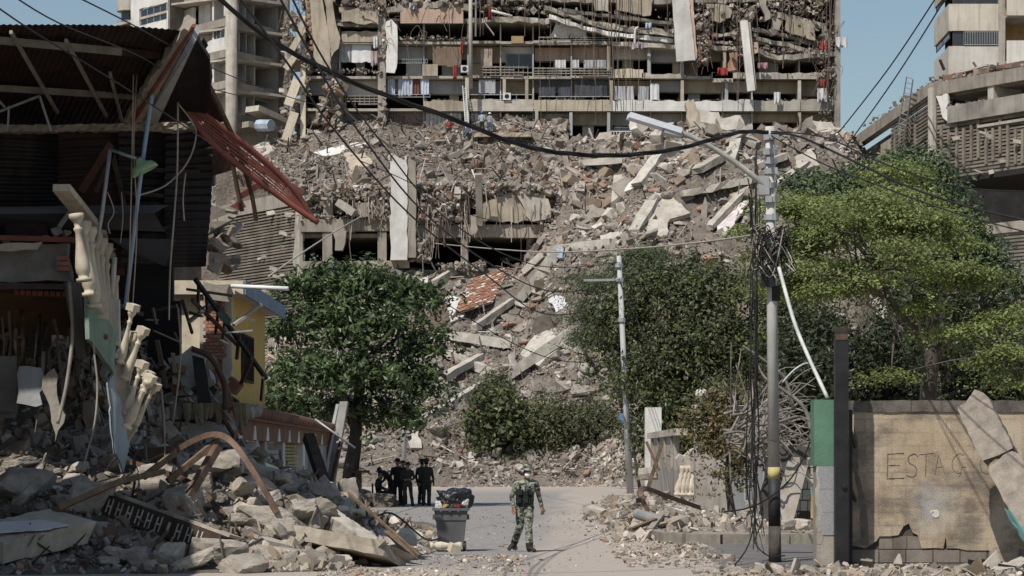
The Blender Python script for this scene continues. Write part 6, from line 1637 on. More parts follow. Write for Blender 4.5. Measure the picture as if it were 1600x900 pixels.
ptube([(240, 590, 47.5), (250, 600, 47.5), (258, 690, 47.5)], .03, M_conc, "bent_conduit", label="grey bent conduit hanging beside the collapsed room", cat="conduit")
ptube([(300, 545, 48.5), (330, 560, 48.5), (350, 600, 48.6), (352, 640, 48.6)], .06, M_rust, "bent_conduit", label="thick dark bent pipe in the collapsed room", cat="conduit")

# ------------------------------------------------------------------ yellow house and tiled house along the street
yh = empty("yellow_house", (-7.2, 60, 0), "two storey yellow house with pale blue roof edge behind the ruin", "house")
M_yel = mat("yellow_paint", (.50, .36, .115), (.41, .29, .095), .8, streak=.35, streakcol=(.2, .15, .08), bscale=20)
YF = Face((-6.62, 56.6), (-6.62, 65.2)); YF.n = Vector((-1, 0, 0))
YF.mbox(MB(), 0, 8.6, 2.4, 5.75, 0, .25).build("street_wall", M_yel, yh)
MB().box((-7.9, 56.5, 4.1), (2.3, .2, 3.3)).build("end_wall", M_cream, yh)
MB().box((-7.9, 65.1, 4.1), (2.3, .2, 3.3)).build("end_wall", M_yel, yh)
rf = MB().hexa([(-9.2, 56.2, 5.75), (-6.2, 56.2, 5.75), (-6.2, 65.9, 5.75), (-9.2, 65.9, 5.75), (-9.2, 56.2, 5.9), (-6.2, 56.2, 5.9), (-6.2, 65.9, 5.9), (-9.2, 65.9, 5.9)]).build("roof", M_concl, yh)
MB().box((-6.18, 61.05, 5.83), (.06, 9.8, .34)).build("roof_fascia", mat("pale_blue_fascia", (.22, .29, .37), (.17, .23, .3), 2, streak=.3), yh)
MB().box((-7.7, 56.15, 5.83), (3.0, .08, .32)).build("roof_fascia", M_cream, yh)
wf = MB()
for y0, y1 in ((59.4, 59.52), (60.5, 60.62), (61.6, 61.72)): wf.box((-6.60, (y0 + y1) / 2, 4.35), (.1, y1 - y0, 1.1))
for z0 in (3.8, 4.9): wf.box((-6.595, 60.56, z0), (.1, 2.32, .06))
w_ = wf.build("window", M_woodd, yh); MB().box((-6.615, 60.56, 4.35), (.02, 2.1, 1.04)).build("pane", M_glass, w_)
for i in range(9): MB().tube([(-6.54, 59.5 + i * .26, 3.82), (-6.54, 59.5 + i * .26, 4.9)], .012, 4).build("window_bar", M_black, w_)
ptube([(362, 447, 56), (450, 451, 55.5)], .05, mat("white_pvc", (.72, .72, .7), (.65, .65, .63), 3, rough=.4), "white_pipe", label="white plastic pipe sticking out past the yellow house roof", cat="pipe", n=10, sm=False)
th = empty("tiled_roof_house", (-6.6, 70, 0), "low tiled roof house with brown wall band along the street", "house")
M_tile = mat("roof_tile", (.24, .125, .085), (.15, .08, .06), 4, rnd=.25, bscale=30); M_brw = mat("brown_wall", (.21, .115, .075), (.15, .085, .06), 1.2, streak=.35, bscale=16, speck=.15)
tme = None
for i in range(96):
    y = 50.4 + i * .37
    b = MB()
    if tme is None:
        b.tube([(0, 0, 0), (-.75, 0, .20)], .13, 8, .11); o = b.build("roof_tile", M_tile, th, local=True, smooth=True); tme = o.data
    else:
        o = bpy.data.objects.new("roof_tile", tme); COL.objects.link(o); o.parent = th
    o.location = Vector((-5.72 - .004 * (y - 50) * 3, y, 2.92)) - Vector(th.location)
MB().hexa([(-7.6, 50.3, 2.75), (-5.85, 50.3, 2.75), (-6.25, 86, 2.75), (-8.0, 86, 2.75), (-7.6, 50.3, 3.25), (-5.85, 50.3, 2.88), (-6.25, 86, 2.88), (-8.0, 86, 3.25)]).build("roof", M_tile, th)
TF = Face((-6.0, 50.4), (-6.42, 86)); TF.n = Vector((-1, 0, 0))
TF.mbox(MB(), 0, 35.6, 2.3, 2.75, -.02, .2).build("wall_band", M_brw, th)
MB().box((-7.2, 86, 1.4), (1.7, .2, 2.8)).build("end_wall", M_brw, th)
TF.mbox(MB(), 0, 35.6, 0, 2.3, .25, .4).build("wall", mat("old_white_wall", (.44, .42, .39), (.32, .3, .28), 1, streak=.4), th)
for k0, k1, m, nm in ((0, 2.4, M_greyw, "pier"), (5.2, 5.8, M_white, "pier"), (10, 10.6, M_concl, "pier"), (15.4, 16.2, M_white, "pier"), (22.8, 23.6, M_white, "pier"), (28, 35.5, M_greyw, "pier")): TF.mbox(MB(), k0, k1, 0, 2.3, .02, .25).build(nm, m, th)
for k0, k1 in ((2.6, 5.0), (6.2, 9.8)): TF.mbox(MB(), k0, k1, .4, 2.2, .2, .24).build("dark_window_panel", M_black, th)  # black sheets stand in for the dark inside of the windows
for k in range(8): TF.mbox(MB(), 6.6 + k * .3, 6.7 + k * .3, .5, 2.1, .12, .16).build("window_bar", M_black, th)
for k in range(14): TF.mbox(MB(), 16.6, 22.2, .95 + k * .095, 1.02 + k * .095, .1, .16).build("louvre_slat", mat("louvre_yellow", (.40, .35, .17), None, 2), th)
for k in range(9): TF.mbox(MB(), 11, 15, .8 + k * .15, .9 + k * .15, .1, .16).build("shutter_slat", M_greyw, th)
TF.mbox(MB(), 0, 35.6, 0, .75, -.03, .1).build("base_band", M_brw, th)
for i in range(9): MB().slab([TF.pt(3 + i * 3.4, 2.32, -.04), TF.pt(3.8 + i * 3.4, 2.32, -.04), TF.pt(3.6 + i * 3.4, 2.65, -.04), TF.pt(3.3 + i * 3.4, 2.65, -.04)], (-.02, 0, 0)).build("flaked_plaster", M_white, th)
# leaning white posts beside the tree
pole([(506, 742, 84), (529, 632, 84.5)], .14, .12, M_greyw, "leaning_post", "white leaning post left of the almond tree trunk", "post")
pole([(516, 760, 83), (538, 628, 84)], .3, .1, mat("post_grey", (.33, .315, .285)), "leaning_post", "wide grey leaning post just left of the almond tree trunk", "post")
pole([(518, 752, 82.5), (533, 690, 83)], .12, .1, M_rust, "leaning_post", "thin dark leaning post between the two pale posts", "post")
ptube([(492, 655, 60), (555, 700, 60)], .03, M_galv, "loose_pipe", label="thin grey pipe crossing before the almond tree trunk", cat="pipe", sm=False)
# unseen house added out of frame on the left to shade the heap
nh = empty("added_shade_house", (-12.2, 32, 0), "unseen two storey house added left of the ruined house for its shade", "house")
MB().box((-12.05, 32.0, 4.25), (6.6, 14, 8.5)).build("walls", M_beige, nh)
MB().box((-12.05, 32.0, 8.6), (6.8, 14.2, .2)).build("roof", M_tile, nh)
for y in (28, 32, 36):
    for z0 in (1.8, 5.4): w_ = MB().box((-8.73, y, z0), (.1, 1.3, 1.5)).build("window", M_white, nh); MB().box((-8.67, y, z0), (.06, 1.1, 1.3)).build("pane", M_glass, w_)
MB().box((-8.73, 34.1, 1.1), (.1, 1.0, 2.2)).build("door", M_woodd, nh)
sc = _keep
# ------------------------------------------------------------------ painted block wall on the right
YW = 43.0
def wall_material():
    m = bpy.data.materials.new("stained_ochre_render"); m.use_nodes = True
    nt = m.node_tree; N = nt.nodes; L = nt.links; b = N["Principled BSDF"]; b.inputs['Roughness'].default_value = .95; b.inputs['Specular IOR Level'].default_value = .15
    geo = N.new("ShaderNodeNewGeometry")
    def nz(scale, vec=None, det=6, sc3=None):
        if sc3:
            mp = N.new("ShaderNodeMapping"); mp.inputs['Scale'].default_value = sc3; L.new(geo.outputs['Position'], mp.inputs[0]); vec = mp.outputs[0]
        n = N.new("ShaderNodeTexNoise"); n.inputs['Scale'].default_value = scale; n.inputs['Detail'].default_value = det; n.inputs['Roughness'].default_value = .6
        L.new(vec or geo.outputs['Position'], n.inputs['Vector']); return n.outputs['Fac']
    def ramp(f, p0, p1, c0, c1):
        r = N.new("ShaderNodeValToRGB"); r.color_ramp.elements[0].position = p0; r.color_ramp.elements[1].position = p1
        r.color_ramp.elements[0].color = (*c0, 1); r.color_ramp.elements[1].color = (*c1, 1); L.new(f, r.inputs[0]); return r.outputs[0]
    def mix(f, a, c, k=1.0):
        x = N.new("ShaderNodeMix"); x.data_type = 'RGBA'
        mm = N.new("ShaderNodeMath"); mm.operation = 'MULTIPLY'; mm.inputs[1].default_value = k; L.new(f, mm.inputs[0]); L.new(mm.outputs[0], x.inputs['Factor'])
        L.new(a, x.inputs['A'])
        if isinstance(c, tuple): x.inputs['B'].default_value = (*c, 1)
        else: L.new(c, x.inputs['B'])
        return x.outputs['Result']
    base = ramp(nz(1.3), .35, .66, (.44, .335, .225), (.55, .46, .345))
    soot = ramp(nz(1.0, sc3=(1.5, 1.5, 2.6)), .46, .64, (0, 0, 0), (1, 1, 1))
    out = mix(soot, base, (.13, .115, .10), .72)
    drip = ramp(nz(1.2, sc3=(4.5, 4.5, .5)), .52, .72, (0, 0, 0), (1, 1, 1))
    out = mix(drip, out, (.2, .16, .12), .35)
    pale = ramp(nz(1.1, sc3=(1.3, 1.3, 2.4)), .56, .72, (0, 0, 0), (1, 1, 1))
    out = mix(pale, out, (.56, .49, .385), .6)
    mpb = N.new("ShaderNodeMapping"); mpb.inputs['Rotation'].default_value = (math.radians(90), 0, 0); L.new(geo.outputs['Position'], mpb.inputs[0])
    bt = N.new("ShaderNodeTexBrick"); bt.inputs['Scale'].default_value = 1.0; bt.inputs['Brick Width'].default_value = .48; bt.inputs['Row Height'].default_value = .235; bt.inputs['Mortar Size'].default_value = .03; bt.inputs['Mortar Smooth'].default_value = 1.0
    L.new(mpb.outputs[0], bt.inputs['Vector'])
    jf = N.new("ShaderNodeMath"); jf.operation = 'MULTIPLY'; L.new(bt.outputs['Fac'], jf.inputs[0]); L.new(ramp(nz(1.4), .42, .62, (0, 0, 0), (1, 1, 1)), jf.inputs[1])
    out = mix(jf.outputs[0], out, (.15, .125, .10), .38)
    vd = N.new("ShaderNodeVectorMath"); vd.operation = 'DISTANCE'; L.new(geo.outputs['Position'], vd.inputs[0]); vd.inputs[1].default_value = P(1458, 790, YW)[:]
    bl_ = N.new("ShaderNodeMapRange"); bl_.inputs['From Min'].default_value = .55; bl_.inputs['From Max'].default_value = .05; L.new(vd.outputs['Value'], bl_.inputs['Value'])
    bf = N.new("ShaderNodeMath"); bf.operation = 'MULTIPLY'; L.new(bl_.outputs[0], bf.inputs[0]); L.new(ramp(nz(3.5), .36, .6, (0, 0, 0), (1, 1, 1)), bf.inputs[1])
    out = mix(bf.outputs[0], out, (.43, .45, .47), .8)
    gr = nz(75, det=3)
    sp = ramp(gr, .35, .6, (.5, .5, .5), (1.2, 1.2, 1.2)); x = N.new("ShaderNodeMix"); x.data_type = 'RGBA'; x.blend_type = 'MULTIPLY'; x.inputs['Factor'].default_value = 1
    L.new(out, x.inputs['A']); L.new(sp, x.inputs['B']); L.new(x.outputs['Result'], b.inputs['Base Color'])
    bp = N.new("ShaderNodeBump"); bp.inputs['Strength'].default_value = .9; bp.inputs['Distance'].default_value = .012; L.new(gr, bp.inputs['Height']); L.new(bp.outputs[0], b.inputs['Normal'])
    return m
gw = empty("rendered_block_wall", P(1450, 882, YW), "long ochre rendered block wall with scratched letters at the right edge", "wall")
def wp(px, py, d=0.0): p = P(px, py, YW); p.y += d; return p
def wbox(x0, y0, x1, y1, d0, d1, m, name): return MB().slab([wp(x0, y0, d0), wp(x1, y0, d0), wp(x1, y1, d0), wp(x0, y1, d0)], (0, d1 - d0, 0)).build(name, m, gw)
M_block = mat("grey_block", (.235, .20, .165), (.15, .128, .105), 3, rnd=.2, speck=.25, bscale=60, bump=.8)
fix_normals(wbox(1329, 640, 1700, 882, .06, .25, mat("block_core", (.10, .085, .07), None, 2), "wall_core"))
pts = [wp(1329, 642), wp(1700, 642), wp(1700, 862), wp(1592, 858), wp(1590, 880), wp(1548, 880), wp(1546, 860), wp(1480, 857), wp(1478, 838), wp(1474, 857), wp(1440, 857), wp(1434, 836), wp(1426, 832), wp(1420, 818), wp(1412, 822), wp(1404, 836), wp(1374, 838), wp(1370, 845), wp(1352, 857), wp(1329, 852)]
fix_normals(MB().slab(jag(pts, .16, .034), (0, .06, 0)).build("render_coat", wall_material(), gw))
for i in range(7): fix_normals(wbox(1332 + i * 42.3, 859, 1332 + i * 42.3 + 40.8, 879, .02 + U(-.008, .008), .12, M_block, "block"))
for i in range(3): fix_normals(wbox(1374 + i * 22, 838, 1374 + i * 22 + 21, 857.5, .028, .12, M_block, "block"))
for i in range(8): fix_normals(wbox(1332 + i * 44, 880.5, 1332 + i * 44 + 42.5, 888, .02 + U(-.01, .01), .12, M_block, "block"))
cx = 1329
while cx < 1700:
    e = cx + U(36, 60); q = [wp(cx, 626, -.03), wp(e - .6, 626, -.03), wp(e - .6, 642.5 + U(0, 2), -.03), wp(cx, 642.5 + U(0, 2), -.03)]
    fix_normals(MB().slab(jag(q, .15, .012), (0, .3, 0)).build("coping_block", mat("coping", (.17, .15, .125), (.08, .07, .06), 3, speck=.25, bscale=50, bump=.9), gw)); cx = e
# scratched lettering E S T A G O
LET = {'E': [[(1412, 708), (1387, 709), (1386, 748), (1412, 747)], [(1388, 727), (1406, 727)]], 'S': [[(1434, 713), (1428, 709), (1420, 713), (1420, 722), (1430, 729), (1432, 738), (1426, 745), (1416, 742)]], 'T': [[(1436, 710), (1458, 708)], [(1447, 709), (1446, 745)]],
       'A': [[(1460, 742), (1466, 711), (1476, 740)], [(1462, 730), (1474, 729)]], 'G': [[(1506, 711), (1498, 709), (1489, 718), (1488, 730), (1494, 738), (1502, 738), (1502, 730), (1510, 730)], [(1501, 738), (1499, 744)]], 'O': [[(1536, 712), (1531, 724), (1534, 736), (1542, 740), (1551, 734), (1556, 722)]]}
M_scr = mat("charcoal_scrawl", (.2, .168, .135), (.13, .11, .09), 9, bump=.2)
for ch, strokes in LET.items():
    b = MB()
    for st in strokes:
        pts = smoothpath([wp(x, y, -.001) for x, y in st], 4) if ch in 'SGO' else [wp(x, y, -.001) for x, y in st]
        pts = [q for a_, c_ in zip(pts, pts[1:]) for q in (a_, a_.lerp(c_, .33), a_.lerp(c_, .66))] + [pts[-1]]
        b.tube([q + Vector((U(-.004, .004), 0, U(-.004, .004))) for q in pts], [(.011 if ch in 'EST' else .008) * U(.5, 1.25) for _ in pts], 5)
    o = b.build("letter", M_scr, gw); o["label"] = "scrawled letter " + ch
fix_normals(MB().slab(jag([wp(1334, 660, -.004), wp(1341, 690, -.004), wp(1340, 740, -.004), wp(1352, 780, -.004), wp(1358, 850, -.004), wp(1346, 852, -.004), wp(1344, 790, -.004), wp(1332, 730, -.004)], .1, .02), (0, .02, 0)).build("cement_patch", mat("cement_patch", (.2, .175, .145), None, 6, bscale=60, bump=.9), gw))
for x, y, s in ((1462, 803, .075), (1456, 800, .035)): MB().lathe(wp(x, y, -.004), (0, -1, 0), [(0, s), (.006, s * .9)], 9).build("chipped_spot", M_white, gw)
# pillar with green top and grey tiles
gp = empty("gate_pillar", P(1294, 884, 42.4), "gate pillar painted green above grey tiles beside the black post", "pillar")
YP = 42.4
def gbox(x0, y0, x1, y1, d0, d1, m, name):
    return fix_normals(MB().slab([P(x0, y0, YP) + Vector((0, d0, 0)), P(x1, y0, YP) + Vector((0, d0, 0)), P(x1, y1, YP) + Vector((0, d0, 0)), P(x0, y1, YP) + Vector((0, d0, 0))], (0, d1 - d0, 0)).build(name, m, gp))
gbox(1276, 626, 1313, 884, 0.0, .5, M_conc, "pillar_core")
gbox(1272, 624.5, 1313.5, 728, -.012, .51, mat("green_paint", (.105, .205, .14), (.085, .165, .112), 2, rough=.6, streak=.15, bscale=30), "green_face")
M_gtile = mat("speckled_tile", (.31, .31, .315), (.23, .23, .235), 30, rough=.5, bscale=60, rnd=.12)
for i, y in enumerate((728.4, 764.5, 800.5, 836.5)):
    pts = [P(1279 + (0 if i < 2 else 4), y, YP), P(1313.2, y, YP), P(1313.2, y + 35.6, YP), P(1279 + (1 if i < 1 else 6), y + 35.6, YP)]
    if i == 3: continue
    fix_normals(MB().slab([p + Vector((0, -.014, 0)) for p in jag(pts, .08, .02, which=(3,))], (0, .02, 0)).build("tile", M_gtile, gp))
fix_normals(MB().slab([p + Vector((0, -.006, 0)) for p in jag([P(1276, 728, YP), P(1281, 728, YP), P(1285, 790, YP), P(1284, 850, YP), P(1276, 850, YP)], .1, .03)], (0, .02, 0)).build("plaster_edge", M_concl, gp))
bpst = empty("black_steel_post", P(1316, 884, 42.2), "black steel post with a rusty top beside the gate pillar", "post")
def sbox(x0, y0, x1, y1, Y, dep, m, name, parent): return fix_normals(MB().slab([P(x0, y0, Y), P(x1, y0, Y), P(x1, y1, Y), P(x0, y1, Y)], (0, dep, 0)).build(name, m, parent))
sbox(1305, 531, 1326, 886, 42.1, .2, M_black, "shaft", bpst); sbox(1306, 511, 1325, 530.6, 42.11, .18, mat("rusty_black", (.07, .05, .04), (.03, .025, .022), 8), "rusty_cap", bpst); sbox(1306, 522, 1325, 531, 42.09, .02, M_rust, "rust_strip", bpst)
MB().lathe(P(1319, 760, 42.09), (0, -1, 0), [(0, .05), (.03, .045), (.035, .02)], 10).build("lock", M_black, bpst)
sbox(1327.5, 640, 1332, 886, 42.3, .1, M_black, "jamb", bpst)
for (x0, y0), (x1, y1) in (((1328, 668), (1337, 700)), ((1328, 760), (1337, 784))): MB().beam(P(x0, y0, 42.6), P(x1, y1, 42.7), .04, .05).build("hinge_bar", M_rust, bpst)
M_post = mat('post_concrete', (.33, .285, .235), (.2, .172, .142), 5, speck=.2, bscale=40, bump=.9)
# broken beam leaning on the wall, blue green pipe, steel channel
rslab(P(1519, 626, 41.9), P(1562, 712, 41.2), .56, .34, M_post, "upper half of a cracked concrete post leaning before the ochre wall", "leaning_post", 16, .012, "post", up=Vector((.25, 1, .1)))
rslab(P(1566, 716, 41.2), P(1660, 890, 39.8), .6, .36, M_post, "lower half of the cracked concrete post at the right edge", "leaning_post", 20, .012, "post", up=Vector((.2, 1, .1)))
rslab(P(1576, 796, 40.6), P(1640, 900, 39.6), .1, .1, mat("teal_paint", (.12, .27, .26), (.09, .2, .2), 3), "teal painted slab edge in front of the leaning post", "teal_board", 10, .01, "board")
MB().beam(P(1398, 888, 41.6), P(1470, 904, 40.6), .28, .16).build("steel_channel", M_black, None, "black steel channel lying in front of the ochre wall", "steel channel")
cb = MB(); A, B = P(1524, 888, 41.2), P(1640, 905, 39.6); d = (B - A).normalized(); x = d.cross(Z3).normalized()
for o_, w, h in ((Vector((0, 0, 0)), .3, .03), (x * .15 + Z3 * .07, .03, .17), (-x * .15 + Z3 * .07, .03, .17)): cb.beam(A + o_, B + o_, w, h)
cb.build("steel_channel", M_black, None, "black open steel channel at the lower right corner", "steel channel")
rslab(P(1560, 897, 40.2), P(1610, 880, 40.6), .5, .18, M_concl, "pale wedge of concrete in the lower right corner", "concrete_wedge", 10, .03, "concrete wedge")
ptube([(1217, 418, 43.6), (1240, 500, 43.2), (1262, 555, 42.9), (1293, 622, 42.5)], .035, mat("white_conduit", (.6, .6, .57), None, 3, rough=.5), "bent_conduit", label="bent white conduit rising from the green pillar", cat="conduit", n=8)
ptube([(1222, 598, 43), (1245, 575, 43), (1268, 570, 43), (1290, 612, 42.6)], .018, M_galv, "bent_conduit", label="thin grey wire arching behind the green pillar", cat="wire")

# ------------------------------------------------------------------ lamp pole
YLp = 44.2
lp = empty("lamp_pole", P(1211, 879, YLp), "round concrete street lamp pole with black base and yellow ring", "lamp post")
def shaft(y0, y1, m, name, rr=(.115, .115)):
    f = lambda y: P(1203 + (y - 200) / 680 * 8, y, YLp)
    rb_ = lambda y: .085 + (y - 200) / 680 * .03
    return MB().tube([f(y0), f(y1)], rb_(y0), 20, rb_(y1)).build(name, m, lp, smooth=True)
M_pole = mat("pole_concrete", (.50, .49, .46), (.42, .41, .38), 3, streak=.35, bscale=40)
shaft(198, 730, M_pole, "shaft"); shaft(730, 748, mat("yellow_band", (.50, .42, .17), (.4, .33, .14), 4), "yellow_band"); shaft(748, 822, mat("black_paint", (.028, .028, .028), (.018, .018, .018), 3, rough=.6), "black_base"); shaft(822, 881, mat("dusty_black", (.10, .088, .075), (.05, .045, .04), 4), "dusty_foot")
for y in (215, 238, 252, 268, 290, 312, 340, 378, 392):
    p = P(1203 + (y - 200) / 680 * 8, y, YLp); MB().tube([p + Z3 * .05, p - Z3 * .05], .125, 14).build("clamp", M_galv, lp); MB().box(p + Vector((U(-.14, .14), -.1, 0)), (.12, .1, .12)).build("bracket", M_galv, lp)
ptube([(1197, 292, 44.1), (1160, 262, 44.0), (1120, 235, 43.9), (1085, 216, 43.8), (1055, 204, 43.8)], .055, mat("lamp_arm", (.46, .45, .40), None, 3, rough=.6), "lamp_arm", lp, n=10, r2=.045)
hd = MB().beam(P(982, 181, 43.7), P(1063, 206, 43.8), .36, .10).build("lamp_head", mat("lamp_silver", (.62, .64, .68), (.55, .57, .6), 3, rough=.4), lp)
MB().beam(P(1036, 205, 43.75), P(1064, 212, 43.8), .28, .08).build("driver_box", M_galv, lp); MB().box(P(1193, 290, 44.1), (.2, .12, .34)).build("arm_plate", M_galv, lp)
sbox(1190, 418, 1212, 448, 43.95, .2, M_black, "junction_box", lp); sbox(1206, 446, 1219, 470, 44.1, .2, M_black, "junction_box", lp)
for i, x in enumerate((1191, 1197, 1203, 1209)): MB().tube([P(x, 419, 44.05), P(x, 413, 44.05)], .03, 8).build("insulator", M_white, lp)
MB().tube([P(1207 - .12 / .0116, 686, YLp - .12), P(1213, 690, YLp - .125)], .006, 4).build("stencil_mark", M_black, lp)
# tangle of wires at its top and hanging bundle beside it
tg = empty("wire_tangle", P(1205, 400, 44), "tangle of black wires bunched halfway up the lamp pole", "wires")
for i in range(34):
    a = U(0, 6.28); pts = [P(1203 + 24 * math.cos(a + k * 1.3) * U(.5, 1.6) + U(-8, 14), 395 + U(-45, 40), 44 + U(-.3, .3)) for k in range(5)]
    MB().tube(smoothpath(pts, 5), U(.006, .014), 5).build("wire", M_cable if RNG.random() < .7 else M_cablel, tg)
for i in range(9):
    x = U(1166, 1190); pts = [P(x + U(-3, 3), 205 + U(0, 120), 44.6)]
    for y in (330, 440, 560, 680, 780): pts.append(P(x + U(-5, 5), y, 44.6 + U(-.2, .2)))
    pts.append(P(x + U(-12, 18), U(820, 868), 44.4)); MB().tube(smoothpath(pts, 5), U(.006, .014), 5).build("hanging_cable", M_cable, None, "black cable hanging in the bundle left of the lamp pole", "cable", "cables hanging beside the lamp pole")
for pix, lab in (([(1178, 690, 44.4), (1182, 780, 44.4), (1170, 850, 44), (1140, 892, 42)], "black cable curling down to the debris left of the lamp pole base"), ([(1172, 700, 44.4), (1192, 800, 44.2), (1180, 845, 44), (1200, 868, 43.6), (1226, 868, 43)], "black cable looping at the lamp pole base"), ([(1282, 640, 44), (1262, 700, 44), (1232, 752, 44), (1180, 790, 44.2), (1130, 800, 45)], "grey cable swinging from the green pillar to the lamp pole")):
    ptube(pix, .014, M_cable, "loose_cable", label=lab, cat="cable")
# ------------------------------------------------------------------ overhead cables
def inv(pts, Y0, Y1):
    x0, x1 = pts[0], pts[-1]; out = []; n = len(pts) - 1
    for i, (x, y) in enumerate(pts):
        t = i / n; out.append((x, y, 1 / ((1 - t) / Y0 + t / Y1)))
    return out
main = inv([(300, -40), (420, 60), (560, 132), (700, 183), (800, 222), (870, 238), (960, 243), (1050, 234), (1120, 216), (1160, 206), (1200, 207)], 34, 44)
for k_ in range(3):
    pts = smoothpath([P(*q) for q in main], 10); n = len(pts); off = []
    for i, p in enumerate(pts): a = i * .35 + k_ * 2.09; off.append(p + Vector((0, math.cos(a), math.sin(a))) * .022)
    MB().tube(off, .020, 6).build("overhead_cable", M_cable, None, "thick twisted black overhead cable sagging across to the lamp pole", "cable", "strands of the thick twisted overhead cable", smooth=True)
OC = [([(362, -20), (450, 100), (520, 200), (640, 335), (760, 430), (850, 490), (930, 478), (968, 437)], 30, 126, .017, "black overhead wire running from upper left to the thin steel pole"),
      ([(428, -20), (500, 110), (560, 205), (660, 330), (770, 415), (860, 455), (930, 450), (968, 436)], 30, 126, .017, "second black overhead wire running to the thin steel pole"),
      ([(448, -20), (510, 100), (590, 215), (690, 335), (800, 402), (880, 418), (968, 410)], 30, 126, .015, "third black overhead wire running to the thin steel pole"),
      ([(-20, 0), (50, 48), (160, 115), (270, 185), (330, 225)], 30, 40, .012, "thin wire crossing in front of the brown roof"), ([(0, -20), (90, 35), (210, 84), (300, 130), (420, 160)], 28, 60, .011, "thin wire over the roof towards the white tower"),
      ([(110, -10), (200, 35), (260, 68), (340, 110), (480, 160), (660, 205)], 30, 80, .011, "thin wire passing the round balcony"),
      ([(1205, 208), (1250, 214), (1330, 250), (1420, 292), (1520, 325), (1640, 352)], 44, 38, .02, "black cable running right from the lamp pole over the bright tree"), ([(1205, 212), (1240, 232), (1300, 262), (1400, 300), (1500, 335), (1640, 372)], 44, 38, .012, "thin black wire running right below the first cable"),
      ([(1640, 300), (1500, 292), (1380, 255), (1290, 215), (1205, 205)], 36, 44, .012, "thin black wire rising from the right edge to the lamp pole"),
      ([(676, 380), (760, 388), (860, 394), (980, 389), (1100, 378), (1198, 364)], 120, 44, .022, "pale cable stretched level from the podium to the lamp pole"), ([(420, 432), (480, 390), (540, 352), (580, 330)], 70, 170, .03, "pale wire rising over the almond tree"),
      ([(968, 440), (1000, 510), (1040, 580)], 126, 120, .03, "guy wire running down from the thin steel pole"), ([(968, 440), (940, 540), (905, 600)], 126, 140, .025, "loose wire hanging left of the thin steel pole"),
      ([(1310, 208), (1390, 105), (1470, -15)], 190, 150, .05, "dark cable rising through the gap of sky"), ([(1316, 238), (1400, 120), (1485, -15)], 190, 150, .05, "second dark cable rising through the gap of sky"),
      ([(1205, 385), (1180, 370), (1150, 372), (1100, 380)], 44, 70, .014, "short wire running left from the pole's wire tangle"), ([(690, 470), (780, 525), (860, 560), (930, 565), (975, 548)], 115, 126, .022, "slack wire in front of the crossed beams"), ([(560, 250), (640, 285), (720, 330), (800, 352)], 150, 180, .03, "slack wire before the podium edge")]
for pts, a, c, r_, lab in OC: ptube(inv(pts, a, c), r_, M_cablel if "pale" in lab else M_cable, "overhead_cable", label=lab, cat="cable", group="overhead wires", n=5)
# ------------------------------------------------------------------ thin steel pole and the pole behind the group
sp_ = empty("steel_pole", P(985, 767, 126), "tall thin grey steel pole in front of the dark trees", "pole")
sp_.location.z = 0
MB().tube([Vector((PX(985, 126), 126, 0)), P(976, 590, 126), P(967, 400, 126)], .19, 12, .12).build("shaft", mat("pole_grey", (.46, .46, .45), (.38, .38, .37), 2, streak=.2), sp_, smooth=True)
for y in (415, 437, 500, 600): MB().tube([P(967 + (y - 400) * .049, y - 3, 126), P(967 + (y - 400) * .049, y + 3, 126)], .22, 12).build("collar", M_galv, sp_)
MB().beam(P(912, 438, 126), P(970, 437, 126), .1, .12).build("cross_arm", M_galv, sp_)
MB().box(P(971, 652, 125.7), (.22, .2, .4)).build("blue_box", mat("blue_plastic_box", (.12, .25, .42)), sp_)
sp2 = empty("sign_pole", Vector((PX(631, 140), 140, 0)), "grey pole standing behind the group under the almond tree", "pole")
MB().tube([Vector((PX(631, 140), 140, 0)), P(632, 560, 140)], .13, 10).build("shaft", M_galv, sp2, smooth=True); MB().tube([P(632, 566, 140), P(632, 558, 140)], .17, 10).build("cap", M_galv, sp2)

# ------------------------------------------------------------------ broken garden walls on the right pavement
wl = empty("broken_garden_wall", (PX(1060, 86), 86, .2), "broken grey garden wall with torn balusters along the pavement", "wall")
M_gwall = mat("garden_wall", (.38, .345, .305), (.26, .235, .205), 1.2, streak=.65, streakcol=(.13, .105, .085), bscale=25, speck=.1)
def gface(A, B):
    f = Face(A, B)
    return f
W1 = Face((PX(1012, 108), 108), (PX(1086, 80), 80)); W1.n = Vector((W1.u.y, -W1.u.x, 0)); W1.n = W1.n if W1.n.x > 0 else -W1.n
L1 = (W1.B - W1.A).length
fix_normals(W1.mbox(MB(), 0, L1 * .82, .2, 1.45, 0, .3).build("lower_wall", M_gwall, wl)); fix_normals(W1.mbox(MB(), L1 * .05, L1 * .6, 1.45, 2.7, .05, .25).build("panel", M_gwall, wl)); fix_normals(W1.mbox(MB(), L1 * .03, L1 * .7, 2.7, 2.95, -.08, .35).build("cornice", M_concl, wl))
fix_normals(W1.mbox(MB(), -.6, .2, .2, 4.1, -.1, .6).build("pier", M_white, wl))
for k in range(4): fix_normals(W1.mbox(MB(), L1 * (.12 + .15 * k), L1 * (.12 + .15 * k) + .25, 1.5, 2.7, -.03, .3).build("pilaster", M_gwall, wl))
p = P(1072, 745, 80)
fix_normals(MB().slab(jag([P(1056, 718, 80), P(1086, 702, 79), P(1092, 735, 79), P(1062, 740, 80)], .2, .08), (0, .5, .05)).build("tilted_capping", M_concl, wl))
for i in range(5):
    o = MB().lathe(P(1058 + i * 6, 775, 79.5), (.22, 0, 1), [(0, .13), (.08, .13), (.1, .09), (.22, .15), (.4, .13), (.6, .08), (.68, .1), (.8, .07), (.9, .12), (1.0, .12)], 10).build("baluster", M_cream, wl, smooth=True)
pr = empty("garden_pier", (PX(1108, 74), 74, .2), "tall stained square pier of the broken garden wall", "pier")
